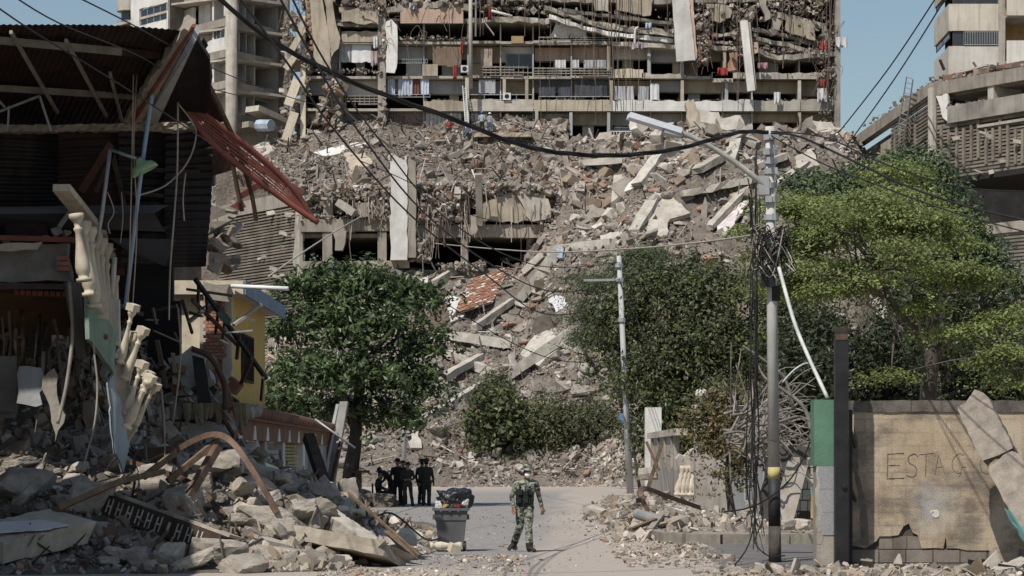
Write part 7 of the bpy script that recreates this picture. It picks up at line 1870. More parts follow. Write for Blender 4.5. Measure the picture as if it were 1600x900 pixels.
MB().box((PX(1109, 74.4), 74.4, 1.75), (.92, .8, 3.1)).build("shaft", M_gwall, pr); MB().box((PX(1109, 74.4), 74.4, 3.4), (1.1, .98, .2)).build("cap", M_concl, pr)
MB().lathe((PX(1096, 74.4), 74.4, 3.5), (0, 0, 1), [(0, .12), (.1, .1), (.12, .06), (.2, .17), (.34, .2), (.46, .15), (.52, .02)], 12).build("ball_finial", M_white, pr, smooth=True)
gd = empty("grey_gate", (PX(1165, 72), 72, .2), "plain grey metal gate leaf behind the hanging cables", "gate")
fix_normals(MB().slab([P(1136, 712, 72), P(1192, 712, 72), P(1192, 806, 72), P(1136, 806, 72)], (0, .06, 0)).build("gate_leaf", mat("grey_gate_paint", (.27, .28, .285), (.22, .225, .23), 1.5, rough=.6, streak=.2), gd))
for x in (1135, 1164, 1193): MB().tube([P(x, 708, 71.95), P(x, 808, 71.95)], .04, 6).build("gate_stile", M_galv, gd)
w2 = empty("torn_block_wall", P(1240, 820, 58), "torn block wall with earth core behind the brushwood", "wall")
fix_normals(MB().slab(jag([P(1192, 705, 60), P(1268, 700, 60), P(1268, 812, 60), P(1192, 812, 60)], .3, .1), (0, .3, 0)).build("wall_core", mat("dark_block", (.12, .11, .10), None, 1.5), w2))
for r_ in range(5):
    for c_ in range(3):
        if RNG.random() < .15: continue
        MB().box(P(1243 + c_ * 12 + (4 if r_ % 2 else 0), 722 + r_ * 17, 59.6), (.17, .3, .24)).build("block", M_concl, w2)
MB().beam(P(1222, 815, 58.6), P(1246, 725, 59.2), .5, .12, Vector((0, 1, 0))).build("leaning_plank", M_conc, w2)
sbox(1267, 772, 1274, 810, 56, .04, mat("sign_yellow", (.42, .34, .17)), "yellow_panel", w2); sbox(1266.5, 761, 1274.5, 772, 56, .04, mat("sign_blue", (.16, .40, .46)), "blue_panel", w2)
MB().tube([P(1270, 760, 56.02), Vector((PX(1270, 56), 56.05, .2))], .03, 6).build("panel_post", M_wood, w2)
# fallen pole, bent channel, rusty posts
MB().tube([P(996, 803, 60.5), P(1088, 833, 57.2)], .135, 14).build("fallen_pole", mat("fallen_pole_grey", (.25, .25, .235), (.18, .18, .17), 2), None, "grey round pole lying fallen across the kerb debris", "pole", smooth=False)
pole([(1090, 792, 66), (1050, 778, 65), (1010, 764, 64), (1001, 772, 63), (1008, 790, 63), (1020, 806, 63)], .2, .12, M_arch, "bent_channel", "bent brown steel channel on the debris by the fallen pole", "steel channel")
pole([(1012, 764, 90), (1035, 692, 90)], .16, .14, M_wood, "broken_post", "broken timber post leaning by the white pier", "post"); pole([(1010, 690, 90), (1030, 736, 90)], .12, .1, M_wood, "broken_post", "short broken timber hanging by the white pier", "post")
pole([(985, 828, 57), (1024, 812, 58)], .12, .08, M_wood, "broken_plank", "short brown plank under the fallen pole's end", "plank"); pole([(1016, 828, 57), (1034, 805, 59)], .14, .1, M_conc, "broken_plank", "grey broken board beside the kerb corner", "plank")
MB().box(P(998, 782, 61), (.14, .1, .12)).build("floodlight", M_black, None, "small black floodlight standing on the fallen pole", "floodlight")
def HRr(X, Y):
    X = np.asarray(X, float); Y = np.asarray(Y, float)
    ex = np.interp(Y, [a for a, b in EDGE], [b for a, b in EDGE])
    d = X - ex
    z = .16 * smst(-.9, .5, d) * smst(3.2, 1.0, d) * smst(56, 60, Y) * smst(112, 96, Y) + .1 * fbm(X, Y, 1.2, 81)
    return np.where(z > .06, z + .05, .0) + np.where((d > .1) & (Y > 53.6), .19, 0)
PALD = PALW * np.array([1, 1, 1, 1, 1, 1, .06, .06, .8, .5, 1, 1]); _keep = sc; sc = Scatter()
def rcond(X, Y):
    ex = np.interp(Y, [a for a, b in EDGE], [b for a, b in EDGE]); return (X > ex - 1.2 - .5 * NR.random(len(X))) & (X < ex + 4.5)
scatter_slope(HRr, 5200, 1.5, 12, 54.5, 118, .012, .085, 2.1, w=PALD, cond=rcond, clump=False)
scatter_slope(HRr, 420, 2.5, 12, 56, 110, .06, .2, 2.0, w=PALD, cond=rcond, clump=False)
scatter_slope(HRr, 700, 3, 9, 55, 80, .04, .14, 1.6, cond=rcond, clump=False, kind='plate')
flat0 = lambda X, Y: np.zeros_like(X) + .01 * (np.asarray(X) > 99)
def near_cond(X, Y): return NR.random(len(X)) < np.clip(1.2 - abs(Y - 40.5) * .35, 0, 1)
scatter_slope(flat0, 3600, 3.0, 10.5, 38.4, 44.5, .006, .04, 2.4, w=PALD, cond=near_cond, clump=False, sink=-.2)
scatter_slope(flat0, 420, 3.0, 10.5, 39, 42.5, .03, .15, 1.8, w=PALD, cond=near_cond, clump=False, kind='plate', sink=-.2)
scatter_slope(flat0, 2600, -4, 4.2, 38.4, 90, .005, .025, 2.4, clump=True, sink=-.2)
scatter_slope(flat0, 1200, 2.0, 4.2, 42, 56, .01, .05, 2.2, clump=False, sink=-.2)
scatter_slope(flat0, 2600, -3.2, .2, 38.6, 50, .004, .03, 2.6, clump=True, sink=-.2)
sc.build("rubble", M_rubf, kind="stuff", label="small stones and crumbs strewn along the road's right edge", cat="rubble")
sc = _keep
for x, y, Y, s, lab in ((1135, 802, 64, .2, "pale square block at the foot of the half dry shrub"), (1168, 797, 62, .22, "big white concrete block beside the hanging cables"), (1170, 784, 62.3, .16, "flat pale block stacked on the big white block"), (1106, 815, 60, .17, "small grey cube block in front of the pier"), (1092, 820, 60, .14, "tiny grey block beside the fallen pole end"),
                        (1124, 815, 60, .16, "chipped pale block near the kerb"), (1232, 830, 57, .2, "white block on the kerb behind the lamp pole"), (1255, 822, 57, .22, "tilted pale slab piece under the torn block wall"), (1050, 806, 64, .25, "white sack like lump on the kerb debris"), (1012, 735, 92, .35, "brown chunk at the foot of the white pier"), (1132, 830, 57.5, .15, "reddish flat block on the kerb edge")):
    p = P(x, y, Y); p.z = max(.2, p.z - s)
    chunk(p + Z3 * s * .6, (s * 1.3, s * .9, s * .8), lab, None, RNG.choice(CN_ME), (U(-.15, .15), U(-.15, .15), U(0, 3)), "concrete_block", "concrete block")
nl = ["grey chunk in the debris strip before the block wall", "chunks before the ochre wall"]
for i in range(26):
    X = U(3.2, 9.6); Y = U(39.6, 41.8); s = U(.04, .13)
    chunk((X, Y, s * .35), (s * 1.5, s, s * .7), nl[0], nl[1], RNG.choice(CN_ME), None, "concrete_chunk")
for i in range(30):
    Y = U(58, 100); X = edge_x(Y) + U(-.5, 2.2); s = U(.08, .25)
    chunk((X, Y, float(HRr(np.array([X]), np.array([Y]))[0]) + s * .3), (s * 1.5, s, s * .7), "loose chunk in the debris along the road's right edge", "chunks along the road edge", RNG.choice(CN_ME), None, "concrete_chunk")
# ------------------------------------------------------------------ people
def ell_tube(b, pts, rad, xdir=Vector((1, 0, 0)), n=14):
    """closed tapered tube with elliptical sections (rx, ry) and rounded ends"""
    pts = [Vector(p) for p in pts]; k = len(pts); P2 = []; R2 = []
    d0 = (pts[1] - pts[0]).normalized(); d1 = (pts[-1] - pts[-2]).normalized()
    r0 = min(rad[0]); r1 = min(rad[-1])
    for f, s_ in ((.98, .25), (.75, .66), (.4, .92)): P2.append(pts[0] - d0 * r0 * f); R2.append((rad[0][0] * s_, rad[0][1] * s_))
    for i in range(k):
        P2.append(pts[i]); R2.append(rad[i])
        if i < k - 1: P2.append((pts[i] + pts[i+1]) / 2); R2.append(((rad[i][0] + rad[i+1][0]) / 2, (rad[i][1] + rad[i+1][1]) / 2))
    for f, s_ in ((.4, .92), (.75, .66), (.98, .25)): P2.append(pts[-1] + d1 * r1 * f); R2.append((rad[-1][0] * s_, rad[-1][1] * s_))
    m = len(P2); vs = []
    for i, p in enumerate(P2):
        d = (P2[min(i+1, m-1)] - P2[max(i-1, 0)]).normalized()
        x = (xdir - d * xdir.dot(d)).normalized(); y = d.cross(x)
        for j in range(n):
            a = 6.28318 * j / n; vs.append(p + x * (R2[i][0] * math.cos(a)) + y * (R2[i][1] * math.sin(a)))
    fs = [(i*n + j, i*n + (j+1) % n, (i+1)*n + (j+1) % n, (i+1)*n + j) for i in range(m-1) for j in range(n)] + [tuple(reversed(range(n))), tuple(range((m-1)*n, m*n))]
    b.add(vs, fs)
def R1(*a): return [(x, x) if not isinstance(x, tuple) else x for x in a]

STAND = dict(spine=[(0, 0, .94), (0, 0, 1.06), (0, -.01, 1.26), (0, 0, 1.40), (0, .01, 1.47)], head=(0, -.02, 1.635), hdir=(0, -1, 0),
             legs=[[(-.095, 0, .92), (-.105, -.02, .5), (-.11, .03, .09), (-.13, -.16, .035)], [(.095, 0, .92), (.105, -.02, .5), (.11, .03, .09), (.13, -.16, .035)]],
             arms=[[(-.19, .01, 1.405), (-.26, .03, 1.13), (-.27, -.06, .88), (-.265, -.1, .79)], [(.19, .01, 1.405), (.26, .03, 1.13), (.27, -.06, .88), (.265, -.1, .79)]])
def pose(**k): p = {a: (list(b) if isinstance(b, list) else b) for a, b in STAND.items()}; p.update(k); return p
def person(label, loc, h, yaw, pz, mats, vox=.014, hat=None, hatm=None, group=None, mask=False, vest=None, beard=False, bulk=1.0):
    """one continuous body grown from limb volumes; mats = shirt, trousers, skin, boots, hair"""
    b = MB(); sp = pz['spine']; q = bulk
    ell_tube(b, sp, [(.155*q, .115*q), (.15*q, .11*q), (.175*q, .125*q), (.165*q, .105*q), (.075, .07)])
    ell_tube(b, [pz['arms'][0][0], Vector(sp[3]) + Vector((0, 0, .02)), pz['arms'][1][0]], R1(.068, .085, .068), Vector((0, 1, 0)))
    ell_tube(b, [pz['legs'][0][0], Vector(sp[0]) - Vector((0, 0, .02)), pz['legs'][1][0]], R1(.095, .11, .095), Vector((0, 1, 0)))
    for lg in pz['legs']:
        hp_, kn, an, to = [Vector(v) for v in lg]
        ell_tube(b, [hp_, hp_.lerp(kn, .5), kn, kn.lerp(an, .4), an], R1(.1 * q, .09 * q, .072 * q, .074 * q, .066 * q))
        heel = an + (an - to) * .18; heel.z = to.z + .01
        ell_tube(b, [heel, an.lerp(to, .4) * 1.0, to], [(.046, .045), (.05, .045), (.045, .03)], Vector((1, 0, 0)))
        ell_tube(b, [an + Vector((0, 0, .1)), Vector((an.x, an.y, to.z + .02))], R1(.056, .05))
    hands = []
    for si, ar in enumerate(pz['arms']):
        sh, el, wr, tip = [Vector(v) for v in ar]
        ell_tube(b, [sh, sh.lerp(el, .5), el, el.lerp(wr, .5), wr], R1(.068, .06, .05, .047, .038))
        d = (tip - wr).normalized(); side = d.cross(Vector((0, 1, 0))); side = side.normalized() if side.length > .1 else Vector((1, 0, 0)); nrm = side.cross(d).normalized(); nrm, side = (nrm * .55 + side * (.83 if si else -.83)).normalized(), side; side = d.cross(nrm).normalized()
        palm = wr + d * .085; hands.append((wr, palm, tip))
        ell_tube(b, [wr, wr + d * .04, palm], [(.028, .024), (.044, .022), (.042, .02)], nrm)
        for f in range(4):
            o_ = nrm * (.031 - .021 * f); L_ = (.072, .08, .076, .06)[f]
            ell_tube(b, [palm + o_, palm + o_ * 1.05 + d * L_ * .5 - side * .012, palm + o_ + d * L_ * .8 - side * .038], R1(.0115, .011, .0095), n=7)
        ell_tube(b, [wr + d * .03 + nrm * .028, wr + d * .065 + nrm * .05, wr + d * .1 + nrm * .056], R1(.014, .013, .011), n=7)
    hc = Vector(pz['head']); hd = Vector(pz['hdir']).normalized(); up = Vector(pz.get('hup', (0, 0, 1))).normalized(); rt = hd.cross(up).normalized(); up = rt.cross(hd)
    ell_tube(b, [Vector(sp[-1]) - Vector((0, 0, .02)), hc - up * .06], R1(.058, .056))
    ell_tube(b, [hc - up * .07 - hd * -.012, hc - up * .02, hc + up * .045], [(.052, .062), (.073, .088), (.072, .088)], rt)
    ell_tube(b, [hc - up * .10 + hd * .05, hc - up * .055 + hd * .055], R1(.03, .042), rt)
    ell_tube(b, [hc + hd * .088 + up * .005, hc + hd * .103 - up * .03], R1(.010, .016), rt, n=8)
    for s_ in (-1, 1): ell_tube(b, [hc + rt * .078 * s_ - up * .03, hc + rt * .081 * s_ + up * .015], [(.01, .016), (.01, .02)], rt, n=8)
    me = bpy.data.meshes.new("body_src"); me.from_pydata([tuple(v) for v in b.v], [], b.f); me.update()
    tmp = bpy.data.objects.new("tmp_body", me); COL.objects.link(tmp)
    rm = tmp.modifiers.new("r", 'REMESH'); rm.mode = 'VOXEL'; rm.voxel_size = vox
    smo = tmp.modifiers.new("s", 'SMOOTH'); smo.factor = .5; smo.iterations = 1
    dg = bpy.context.evaluated_depsgraph_get(); ev = tmp.evaluated_get(dg); bm_ = bpy.data.meshes.new_from_object(ev)
    bpy.data.objects.remove(tmp); bm_.name = "person"
    n = len(bm_.vertices); co = np.empty(n * 3, np.float32); bm_.vertices.foreach_get("co", co); co = co.reshape(-1, 3); no = np.empty(n * 3, np.float32); bm_.vertices.foreach_get("normal", no); no = no.reshape(-1, 3)
    hcn = np.array(hc); neckz = sp[-1]
    dh = np.linalg.norm(co - hcn, axis=1); isk = dh < .158
    for wr, palm, tip in hands:
        u_, v_ = np.array(wr), np.array(palm + (palm - wr).normalized() * .09)
        t = np.clip(((co - u_) @ (v_ - u_)) / ((v_ - u_) @ (v_ - u_)), 0.08, 1); isk |= np.linalg.norm(co - (u_ + t[:, None] * (v_ - u_)), axis=1) < np.where(t < .15, .045, .066)
    fold = (fbm(co[:, 0] * 9 + co[:, 1] * 7, co[:, 2] * 14, 1.0, 90, 3)) * .011 * (~isk)
    co = co + no * fold[:, None]; bm_.vertices.foreach_set("co", co.astype(np.float32).ravel())
    pz_ = np.array([sum(co[i][2] for i in p.vertices) / len(p.vertices) for p in bm_.polygons]); pc = np.array([co[list(p.vertices)].mean(0) for p in bm_.polygons]); sk = np.array([isk[p.vertices[0]] for p in bm_.polygons])
    belt = np.array(sp[0])[2] + .06
    legs_pts = [np.array(v) for lg in pz['legs'] for v in lg[2:]]
    boot = np.min([np.linalg.norm(pc - v, axis=1) for v in legs_pts], 0) < .13
    thigh = np.zeros(len(pc), bool)
    for lg in pz['legs']:
        a_, c_ = np.array(lg[0]), np.array(lg[1]); e_ = np.array(lg[2])
        for u_, v_ in ((a_, c_), (c_, e_)):
            t = np.clip(((pc - u_) @ (v_ - u_)) / ((v_ - u_) @ (v_ - u_)), 0, 1); thigh |= np.linalg.norm(pc - (u_ + t[:, None] * (v_ - u_)), axis=1) < .15
    arm = np.zeros(len(pc), bool)
    for ar in pz['arms']:
        for u_, v_ in ((np.array(ar[0]), np.array(ar[1])), (np.array(ar[1]), np.array(ar[2]))):
            t = np.clip(((pc - u_) @ (v_ - u_)) / ((v_ - u_) @ (v_ - u_)), 0, 1); arm |= np.linalg.norm(pc - (u_ + t[:, None] * (v_ - u_)), axis=1) < .085
    mi = np.zeros(len(pc), np.int32); mi[(thigh & (pc[:, 2] < belt) & ~arm)] = 1; mi[sk] = 2; mi[boot & ~sk] = 3
    hairm = sk & (dh[[p.vertices[0] for p in bm_.polygons]] < .16) & (((pc - hcn) @ np.array(hd) < -.02) | ((pc - hcn) @ np.array(up) > .075)); mi[hairm & ((pc - hcn) @ np.array(up) > -.06)] = 4
    for m in mats: bm_.materials.append(m)
    bm_.polygons.foreach_set("material_index", mi); bm_.polygons.foreach_set("use_smooth", np.ones(len(mi), bool)); bm_.update()
    o = bpy.data.objects.new("person", bm_); COL.objects.link(o)
    s_ = h / 1.76; o.location = loc; o.rotation_euler = (0, 0, yaw); o.scale = (s_, s_, s_)
    setp(o, label, "person", group)
    def child(mb, nm, m, sm=True): c = mb.build(nm, m, None, local=True, smooth=sm, origin=(0, 0, 0)); c.parent = o; return c
    if hat == 'boonie':
        hb = MB(); vs = []; n = 24; prof = [(-.006, .142), (.004, .152), (.014, .13), (.024, .104), (.075, .100), (.105, .088), (.118, .05), (.121, .004)]
        for t, r_ in prof:
            for j in range(n):
                a = 6.283 * j / n; w = .012 * math.sin(a * 2 + 1) if r_ > .12 else 0
                vs.append(hc + up * (.062 + t + w) + (rt * math.cos(a) + hd * math.sin(a) * 1.12) * r_)
        fs = [(i*n + j, i*n + (j+1) % n, (i+1)*n + (j+1) % n, (i+1)*n + j) for i in range(len(prof)-1) for j in range(n)]
        hb.add(vs, fs); child(hb, "hat", hatm)
    elif hat == 'helmet':
        hb = MB(); hb.lathe(hc + up * .02, up, [(0, .125), (.02, .12), (.07, .112), (.11, .085), (.135, .04), (.14, .003)], 16); hb.lathe(hc + up * .02 + hd * .07, up, [(0, .09), (.012, .09)], 12); child(hb, "helmet", hatm)
    elif hat == 'cap':
        hb = MB(); hb.lathe(hc + up * .04, up, [(0, .098), (.04, .096), (.075, .075), (.09, .02)], 14); hb.box(hc + up * .045 + hd * .13, (.13, .12, .012), Matrix((rt, hd, up)).transposed()); child(hb, "cap", hatm)
    if mask:
        mb_ = MB(); mb_.lathe(hc + hd * .062 - up * .045, hd, [(0, .064), (.025, .06), (.045, .045), (.058, .022), (.062, .002)], 14); child(mb_, "face_mask", M_mask)
        for s2 in (-1, 1): t_ = MB(); t_.tube([hc + hd * .07 - up * .04 + rt * .055 * s2, hc + rt * .085 * s2 - up * .01], .004, 4); child(t_, "mask_strap", M_mask)
        for s2 in (-1, 1): t_ = MB(); t_.lathe(hc + hd * .079 + rt * .03 * s2 + up * .012, hd, [(0, .012), (.008, .009), (.011, .002)], 8); child(t_, "eye", M_black)
    if vest:
        vb = MB(); ell_tube(vb, [(0, -.002, 1.06), (0, -.006, 1.14), (0, -.016, 1.25), (0, -.01, 1.33)], [(.19, .145), (.188, .147), (.2, .15), (.15, .115)])
        v_ = child(vb, "vest", vest)
        for x_, z_ in ((-.12, 1.07), (.02, 1.07), (.125, 1.07), (-.095, 1.23), (.1, 1.24)):
            pb = MB(); pb.box((x_, -.165, z_), (.085, .05, .11)); c = pb.build("pouch", vest, None, local=True); c.parent = v_
        for s2 in (-1, 1): pb = MB(); pb.beam((s2 * .1, -.14, 1.33), (s2 * .11, .02, 1.475), .05, .02); c = pb.build("shoulder_strap", vest, None, local=True); c.parent = v_
        pb = MB(); ell_tube(pb, [(0, -.002, .985), (0, -.002, 1.02)], [(.182, .138), (.184, .14)]); c = pb.build("belt", M_black, None, local=True, smooth=True); c.parent = v_
    return o
M_mask = mat("mask_white", (.78, .78, .76), (.72, .72, .70), 4, bump=0)
def camo():
    m = bpy.data.materials.new("camouflage_cloth"); m.use_nodes = True; nt = m.node_tree; N = nt.nodes; L = nt.links; b = N["Principled BSDF"]; b.inputs['Roughness'].default_value = .95
    tc = N.new("ShaderNodeTexCoord"); mp = N.new("ShaderNodeMapping"); mp.inputs['Scale'].default_value = (7, 7, 15); L.new(tc.outputs['Object'], mp.inputs[0])
    n1 = N.new("ShaderNodeTexNoise"); n1.inputs['Scale'].default_value = 1.0; n1.inputs['Detail'].default_value = 2; n1.inputs['Distortion'].default_value = .8; L.new(mp.outputs[0], n1.inputs['Vector'])
    r = N.new("ShaderNodeValToRGB"); r.color_ramp.interpolation = 'CONSTANT'; e = r.color_ramp.elements; e[0].position = 0; e[0].color = (.03, .035, .028, 1); e[1].position = .42; e[1].color = (.10, .115, .075, 1)
    x = e.new(.49); x.color = (.30, .31, .25, 1); x = e.new(.58); x.color = (.075, .085, .055, 1); x = e.new(.64); x.color = (.24, .22, .165, 1)
    L.new(n1.outputs['Fac'], r.inputs[0]); L.new(r.outputs[0], b.inputs['Base Color']); return m
M_camo = camo()
M_skin = mat("skin", (.26, .145, .095), (.22, .12, .08), 8, bump=0, rough=.55, rnd=0); M_hair = mat("hair", (.012, .01, .009), None, 8, bump=0); M_boot = mat("boot_dark", (.03, .026, .022), None, 8, rough=.7)
M_vest = mat("vest_dark", (.022, .026, .021), (.014, .016, .014), 12, bump=.3)
M_blk = mat("cloth_black", (.022, .022, .023), (.014, .014, .015), 8, bump=.2); M_drk = mat("cloth_dark_olive", (.034, .035, .028), (.022, .023, .019), 8, bump=.2); M_navy = mat("cloth_navy", (.022, .026, .042), (.016, .018, .03), 8, bump=.2)
pz = pose(spine=[(0, 0, .94), (.005, 0, 1.06), (.02, -.02, 1.26), (.03, -.01, 1.40), (.035, 0, 1.47)], legs=[[(-.085, .03, .92), (-.10, .0, .53), (-.21, .30, .19), (-.33, .20, .05)], [(.085, -.02, .92), (.075, -.13, .51), (.10, -.14, .09), (.20, -.29, .035)]],
          arms=[[(-.165, .0, 1.39), (-.275, .02, 1.14), (-.235, -.13, .92), (-.215, -.16, .83)], [(.225, .02, 1.41), (.295, .12, 1.15), (.35, .06, .92), (.37, .03, .83)]], head=(.05, -.04, 1.635), hdir=(.1, -1, -.04))
YS = 49.0
person("soldier in camouflage uniform, dark vest, brimmed hat and white mask walking on the road", (PX(820, YS), YS, .006), 1.72, 0, pz, [M_camo, M_camo, M_skin, M_boot, M_hair], .0085, 'boonie', M_camo, mask=True, vest=M_vest, bulk=1.1)
# group in the shade of the almond tree
G = "people standing in the shade of the almond tree"
mb = [M_blk, M_blk, M_skin, M_boot, M_hair]; md = [M_drk, M_drk, M_skin, M_boot, M_hair]
arms_in = [[(-.19, .01, 1.405), (-.27, .0, 1.14), (-.13, -.2, 1.08), (-.05, -.24, 1.1)], [(.19, .01, 1.405), (.27, .0, 1.14), (.13, -.2, 1.08), (.05, -.24, 1.1)]]
def at_(px, Y): return (PX(px, Y), Y, .006)
person("dark dressed person with hat standing tall behind the seated one", at_(621, 95), 1.80, .25, pose(), mb, .02, 'boonie', M_blk, G)
person("person in dark clothes facing the camera with hands held at the chest", at_(637, 93.5), 1.66, .1, pose(arms=arms_in, legs=[[(-.095, 0, .92), (-.13, -.02, .5), (-.15, .03, .09), (-.18, -.15, .035)], [(.095, 0, .92), (.14, -.02, .5), (.2, .02, .09), (.24, -.14, .035)]]), md, .02, 'boonie', M_drk, G)
person("person half hidden between the tall one and the one facing the camera", at_(630, 97), 1.76, -.5, pose(), mb, .022, 'cap', M_blk, G)
person("broad person in dark uniform seen from behind at the group's right end", at_(666, 94), 1.80, 3.0, pose(), md, .02, 'boonie', M_drk, G, bulk=1.1)
person("person mostly hidden behind the broad one at the group's right end", at_(659, 96), 1.78, 2.5, pose(), mb, .022, 'boonie', M_blk, G)
bend = pose(spine=[(0, 0, .93), (0, -.06, 1.05), (0, -.2, 1.22), (0, -.3, 1.32), (0, -.35, 1.36)], head=(0, -.47, 1.42), hdir=(0, -.8, -.6), hup=(0, -.6, .8), arms=[[(-.19, -.29, 1.31), (-.24, -.36, 1.04), (-.12, -.5, .88), (-.08, -.55, .82)], [(.19, -.29, 1.31), (.24, -.36, 1.04), (.12, -.5, .88), (.08, -.55, .82)]])
person("dark dressed person bending over the seated one", at_(611, 94.5), 1.72, -1.2, bend, mb, .02, 'cap', M_blk, G)
sit = pose(spine=[(0, .02, .52), (0, .05, .64), (0, .06, .84), (0, .04, .98), (0, .03, 1.05)], head=(0, -.02, 1.21), hdir=(0, -1, -.1), legs=[[(-.1, 0, .5), (-.13, -.42, .52), (-.12, -.5, .1), (-.13, -.68, .035)], [(.1, 0, .5), (.13, -.42, .52), (.13, -.62, .1), (.14, -.8, .035)]],
           arms=[[(-.19, .04, .98), (-.25, .0, .72), (-.14, -.26, .66), (-.1, -.34, .66)], [(.19, .04, .98), (.25, .0, .72), (.14, -.26, .66), (.1, -.34, .66)]])
person("seated person in dark shirt and hat on a low seat under the tree", at_(593, 94), 1.76, 1.35, sit, [M_blk, M_navy, M_skin, M_boot, M_hair], .02, 'boonie', M_blk, G)
ch_ = empty("low_chair", at_(591, 94), "low dark chair carrying the seated person", "chair")
cx_, cy_ = PX(591, 94), 94
MB().box((cx_, cy_, .40), (.46, .46, .05)).build("seat", M_black, ch_); MB().box((cx_ - .22, cy_, .66), (.05, .42, .44)).build("backrest", M_black, ch_)
for sx in (-.19, .19):
    for sy in (-.19, .19): MB().tube([(cx_ + sx, cy_ + sy, .006), (cx_ + sx, cy_ + sy, .38)], .02, 6).build("leg", M_galv, ch_)
for x, Y, s, m, lab in ((578, 92.5, (.5, .35, .3), M_concd, "grey bundle lying beside the seated person"), (571, 93.5, (.45, .3, .42), mat("cloth_grey_white", (.42, .42, .42)), "pale crumpled cloth bundle between tree and seated person"), (566, 92, (.5, .35, .22), M_woodd, "dark sack at the foot of the almond tree")):
    me = rock_mesh("cloth_bundle", int(x), m, 3, .16, 5); chunk((PX(x, Y), Y, s[2] * .7), s, lab, None, me, (0, 0, U(0, 3)), "cloth_bundle", "bundle")
cr_ = empty("wooden_stand", (PX(561, 92.6), 92.6, 0), "dark wooden stand beside the almond tree trunk", "stand")
MB().box((PX(562, 92.6), 92.6, 1.35), (.75, .3, .1)).build("top_board", M_woodd, cr_); MB().box((PX(560, 92.6), 92.6, .66), (.25, .22, 1.3)).build("post", M_woodd, cr_)
me = rock_mesh("earth_mound", 77, mat("tree_mound", (.16, .13, .10), None, 3), 3, .1, 9)
chunk((PX(558, 92.8), 92.8, .1), (2.2, 1.3, .5), "low earth mound around the almond tree trunk", None, me, (0, 0, 0), "earth_mound", "mound")
# rescue workers at the tower's foot
WK = "rescue workers at the foot of the tower"
M_wsh = mat("worker_shirt", (.40, .43, .47), (.33, .36, .4), 6, bump=.1); M_jean = mat("jeans", (.07, .10, .16), None, 6, bump=.1); M_wpan = mat("worker_trousers", (.03, .03, .034), None, 6, bump=.1); M_hb = mat("helmet_blue", (.08, .16, .34), None, 6, rough=.4, bump=0); M_hw = mat("helmet_white", (.75, .75, .73), None, 6, rough=.4, bump=0); M_hg = mat("helmet_green", (.03, .16, .12), None, 6, bump=0)
fl = rslab(P(738, 213, 197.4), P(830, 213, 197.4), 2.2, .35, M_beige, "level pale ledge the two helmeted workers stand on", "floor_ledge", 20, .03)
zf = P(738, 213, 197.4).z + .17
person("worker with blue helmet and pale shirt seen from behind at the tower", (PX(753, 197.2), 197.2, zf), 1.82, 3.1, pose(arms=arms_in), [M_wsh, M_wpan, M_skin, M_boot, M_hair], .028, 'helmet', M_hb, WK)
person("worker with white helmet and jeans at the tower", (PX(765, 197.3), 197.3, zf), 1.74, 2.6, pose(), [mat("worker_shirt_grey", (.30, .31, .32)), M_jean, M_skin, M_boot, M_hair], .028, 'helmet', M_hw, WK)
p = hits(731, 219); person("crouching worker in blue below the leaning ladder", (p.x, p.y - .3, p.z), 1.7, -.6, sit, [mat("worker_blue", (.10, .12, .19)), M_jean, M_skin, M_boot, M_hair], .03, 'helmet', mat("helmet_red", (.35, .05, .04)), WK)
p = hits(702, 206); person("worker with green helmet half hidden by rubble left of the ladder", (p.x, p.y - .2, p.z - .7), 1.74, .3, pose(), [mat("worker_red", (.25, .05, .045)), M_wpan, M_skin, M_boot, M_hair], .03, 'helmet', M_hg, WK)
ld = empty("leaning_ladder", P(731, 206, 198.6), "tall metal ladder leaning on the tower parapet beside the workers", "ladder")
for dx in (0, 5): MB().tube([P(728 + dx, 206, 198.2), P(723 + dx, 134, 199.3)], .045, 6).build("stile", M_galv, ld)
for i in range(22): t = i / 22; MB().tube([P(728 - 5 * t, 205 - 70 * t, 198.2 + 1.1 * t), P(733 - 5 * t, 205 - 70 * t, 198.2 + 1.1 * t)], .03, 5).build("rung", M_galv, ld)
# ------------------------------------------------------------------ wheelie bin
YB = 49.4
bn = empty("wheelie_bin", (PX(705, YB), YB, 0), "overfull grey wheelie bin standing on the road", "bin")
M_bin = mat("grey_plastic", (.12, .123, .128), (.09, .092, .096), 2, rough=.5, streak=.4, streakcol=(.2, .185, .16), bscale=60, bump=.1)
cx_, z0, z1 = PX(705, YB), .10, .86
def ring(z, w, d): return [(cx_ - w/2, YB - d/2, z), (cx_ + w/2, YB - d/2, z), (cx_ + w/2, YB + d/2, z), (cx_ - w/2, YB + d/2, z)]
b = MB(); lv = [(z0, .50, .50), (.62, .60, .62), (.64, .64, .66), (.80, .66, .68), (z1, .67, .70), (z1, .63, .66), (.7, .6, .62)]; vs = []
for z_, w, d in lv: vs += ring(z_, w, d)
b.add(vs, [(4*i + j, 4*i + (j+1) % 4, 4*i+4 + (j+1) % 4, 4*i+4 + j) for i in range(len(lv)-1) for j in range(4)] + [(3, 2, 1, 0), (24, 25, 26, 27)])
body_ = b.build("body", M_bin, bn); fix_normals(body_)
rm_ = MB()
for (x0, y0), (x1, y1) in (((-1, -1), (1, -1)), ((1, -1), (1, 1)), ((1, 1), (-1, 1)), ((-1, 1), (-1, -1))): rm_.beam((cx_ + x0 * .345, YB + y0 * .36, z1 + .0), (cx_ + x1 * .345, YB + y1 * .36, z1 + .0), .06, .05)
rm_.build("rim", M_bin, bn)
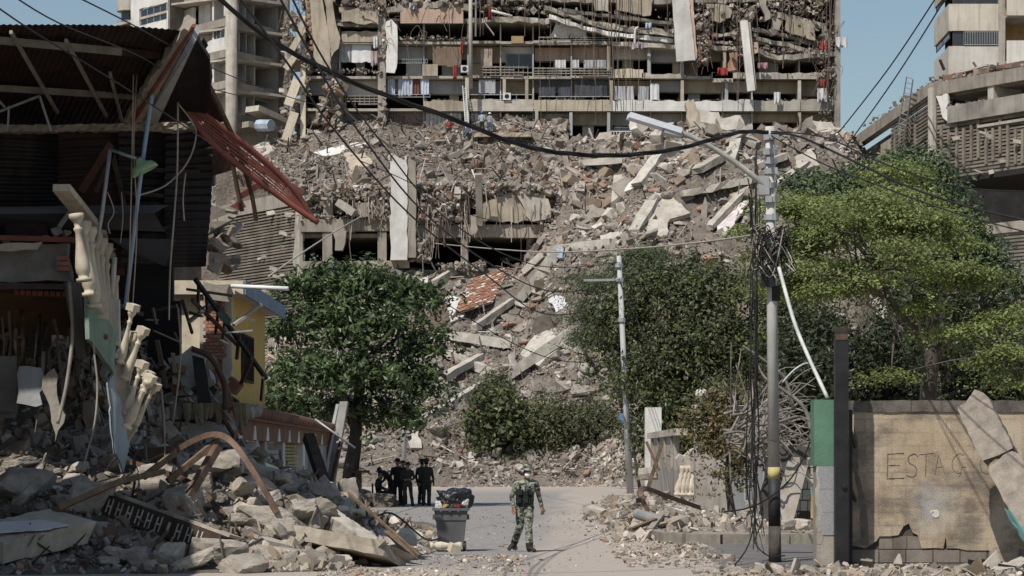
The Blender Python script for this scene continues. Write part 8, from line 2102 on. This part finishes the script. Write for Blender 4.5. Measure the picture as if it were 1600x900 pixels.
for s_ in (-1, 1):
    for y in (-.2, .2):
        w_ = MB().tube([(cx_ + s_ * .27 - .03, YB + y, .1), (cx_ + s_ * .27 + .03, YB + y, .1)], .1, 16).build("wheel", M_black, bn); MB().tube([(cx_ + s_ * .27 - .034, YB + y, .1), (cx_ + s_ * .27 + .034, YB + y, .1)], .05, 12).build("hub", M_galv, w_)
    MB().box((cx_ + s_ * .345, YB - .1, .70), (.05, .16, .1)).build("lift_lug", M_bin, bn)
for x_ in (-.2, -.02, .15): MB().box((cx_ + x_, YB - .37, .85), (.04, .04, .09)).build("rim_clip", M_bin, bn)
M_bag = mat("bin_bag", (.02, .02, .022), (.012, .012, .013), 6, rough=.28, bscale=14, bump=1.0, spec=.6)
def bag(loc, s, seed, m, name, label, cat="bag"):
    me = rock_mesh(name, seed, m, 4, .22, 6)
    me.polygons.foreach_set("use_smooth", [True] * len(me.polygons)); o = bpy.data.objects.new(name, me); o.location = loc; o.scale = s; o.rotation_euler = (U(-.2, .2), U(-.2, .2), U(0, 3)); COL.objects.link(o); return setp(o, label, cat)
bag((cx_ + .02, YB - .02, 1.04), (.36, .33, .24), 301, M_bag, "rubbish_bag", "black rubbish bag heaped on the wheelie bin")
bag((cx_ - .25, YB - .2, .94), (.09, .1, .11), 302, M_cloth, "white_wrapper", "white crumpled plastic at the bin's left rim", "wrapper"); bag((cx_ - .1, YB - .26, .92), (.1, .08, .06), 303, mat("yellow_wrap", (.42, .29, .10), None, 4, rough=.4), "food_wrapper", "yellow wrapper on the wheelie bin's rim", "wrapper")
bag((cx_ + .28, YB - .15, .96), (.07, .08, .13), 304, mat("clear_plastic", (.45, .45, .43), None, 4, rough=.25), "clear_plastic_bag", "clear plastic bag at the bin's right rim", "bag"); MB().tube([(cx_ - .2, YB - .2, 1.03), (cx_ - .1, YB - .2, .95)], .045, 10).build("plastic_bottle", mat("bottle_grey", (.3, .36, .37), None, 4, rough=.3), None, "pale bottle wedged among the rubbish on the bin", "bottle")
bag((cx_ + .14, YB - .27, .91), (.1, .06, .05), 305, mat("red_wrap", (.35, .06, .07), None, 4, rough=.4), "food_wrapper", "small red wrapper on the wheelie bin's rim", "wrapper")
# crumpled things lying about
for x, y, lab, m in ((862, 468, "", None),): pass
bag(P(700, 706, 160) , (.5, .4, .35), 311, M_bag, "rubbish_bag", "black bundle lying on the foot of the slope"); bag(hits(560, 298) + Z3 * .2, (.5, .4, .3), 312, M_cloth, "pale_bundle", "heap of pale cloth bundles on the podium deck", "bundle")
bag(P(1046, 810, 63) , (.4, .35, .28), 313, M_cloth, "white_sack", "white sacks on the kerb debris by the bent channel", "sack")
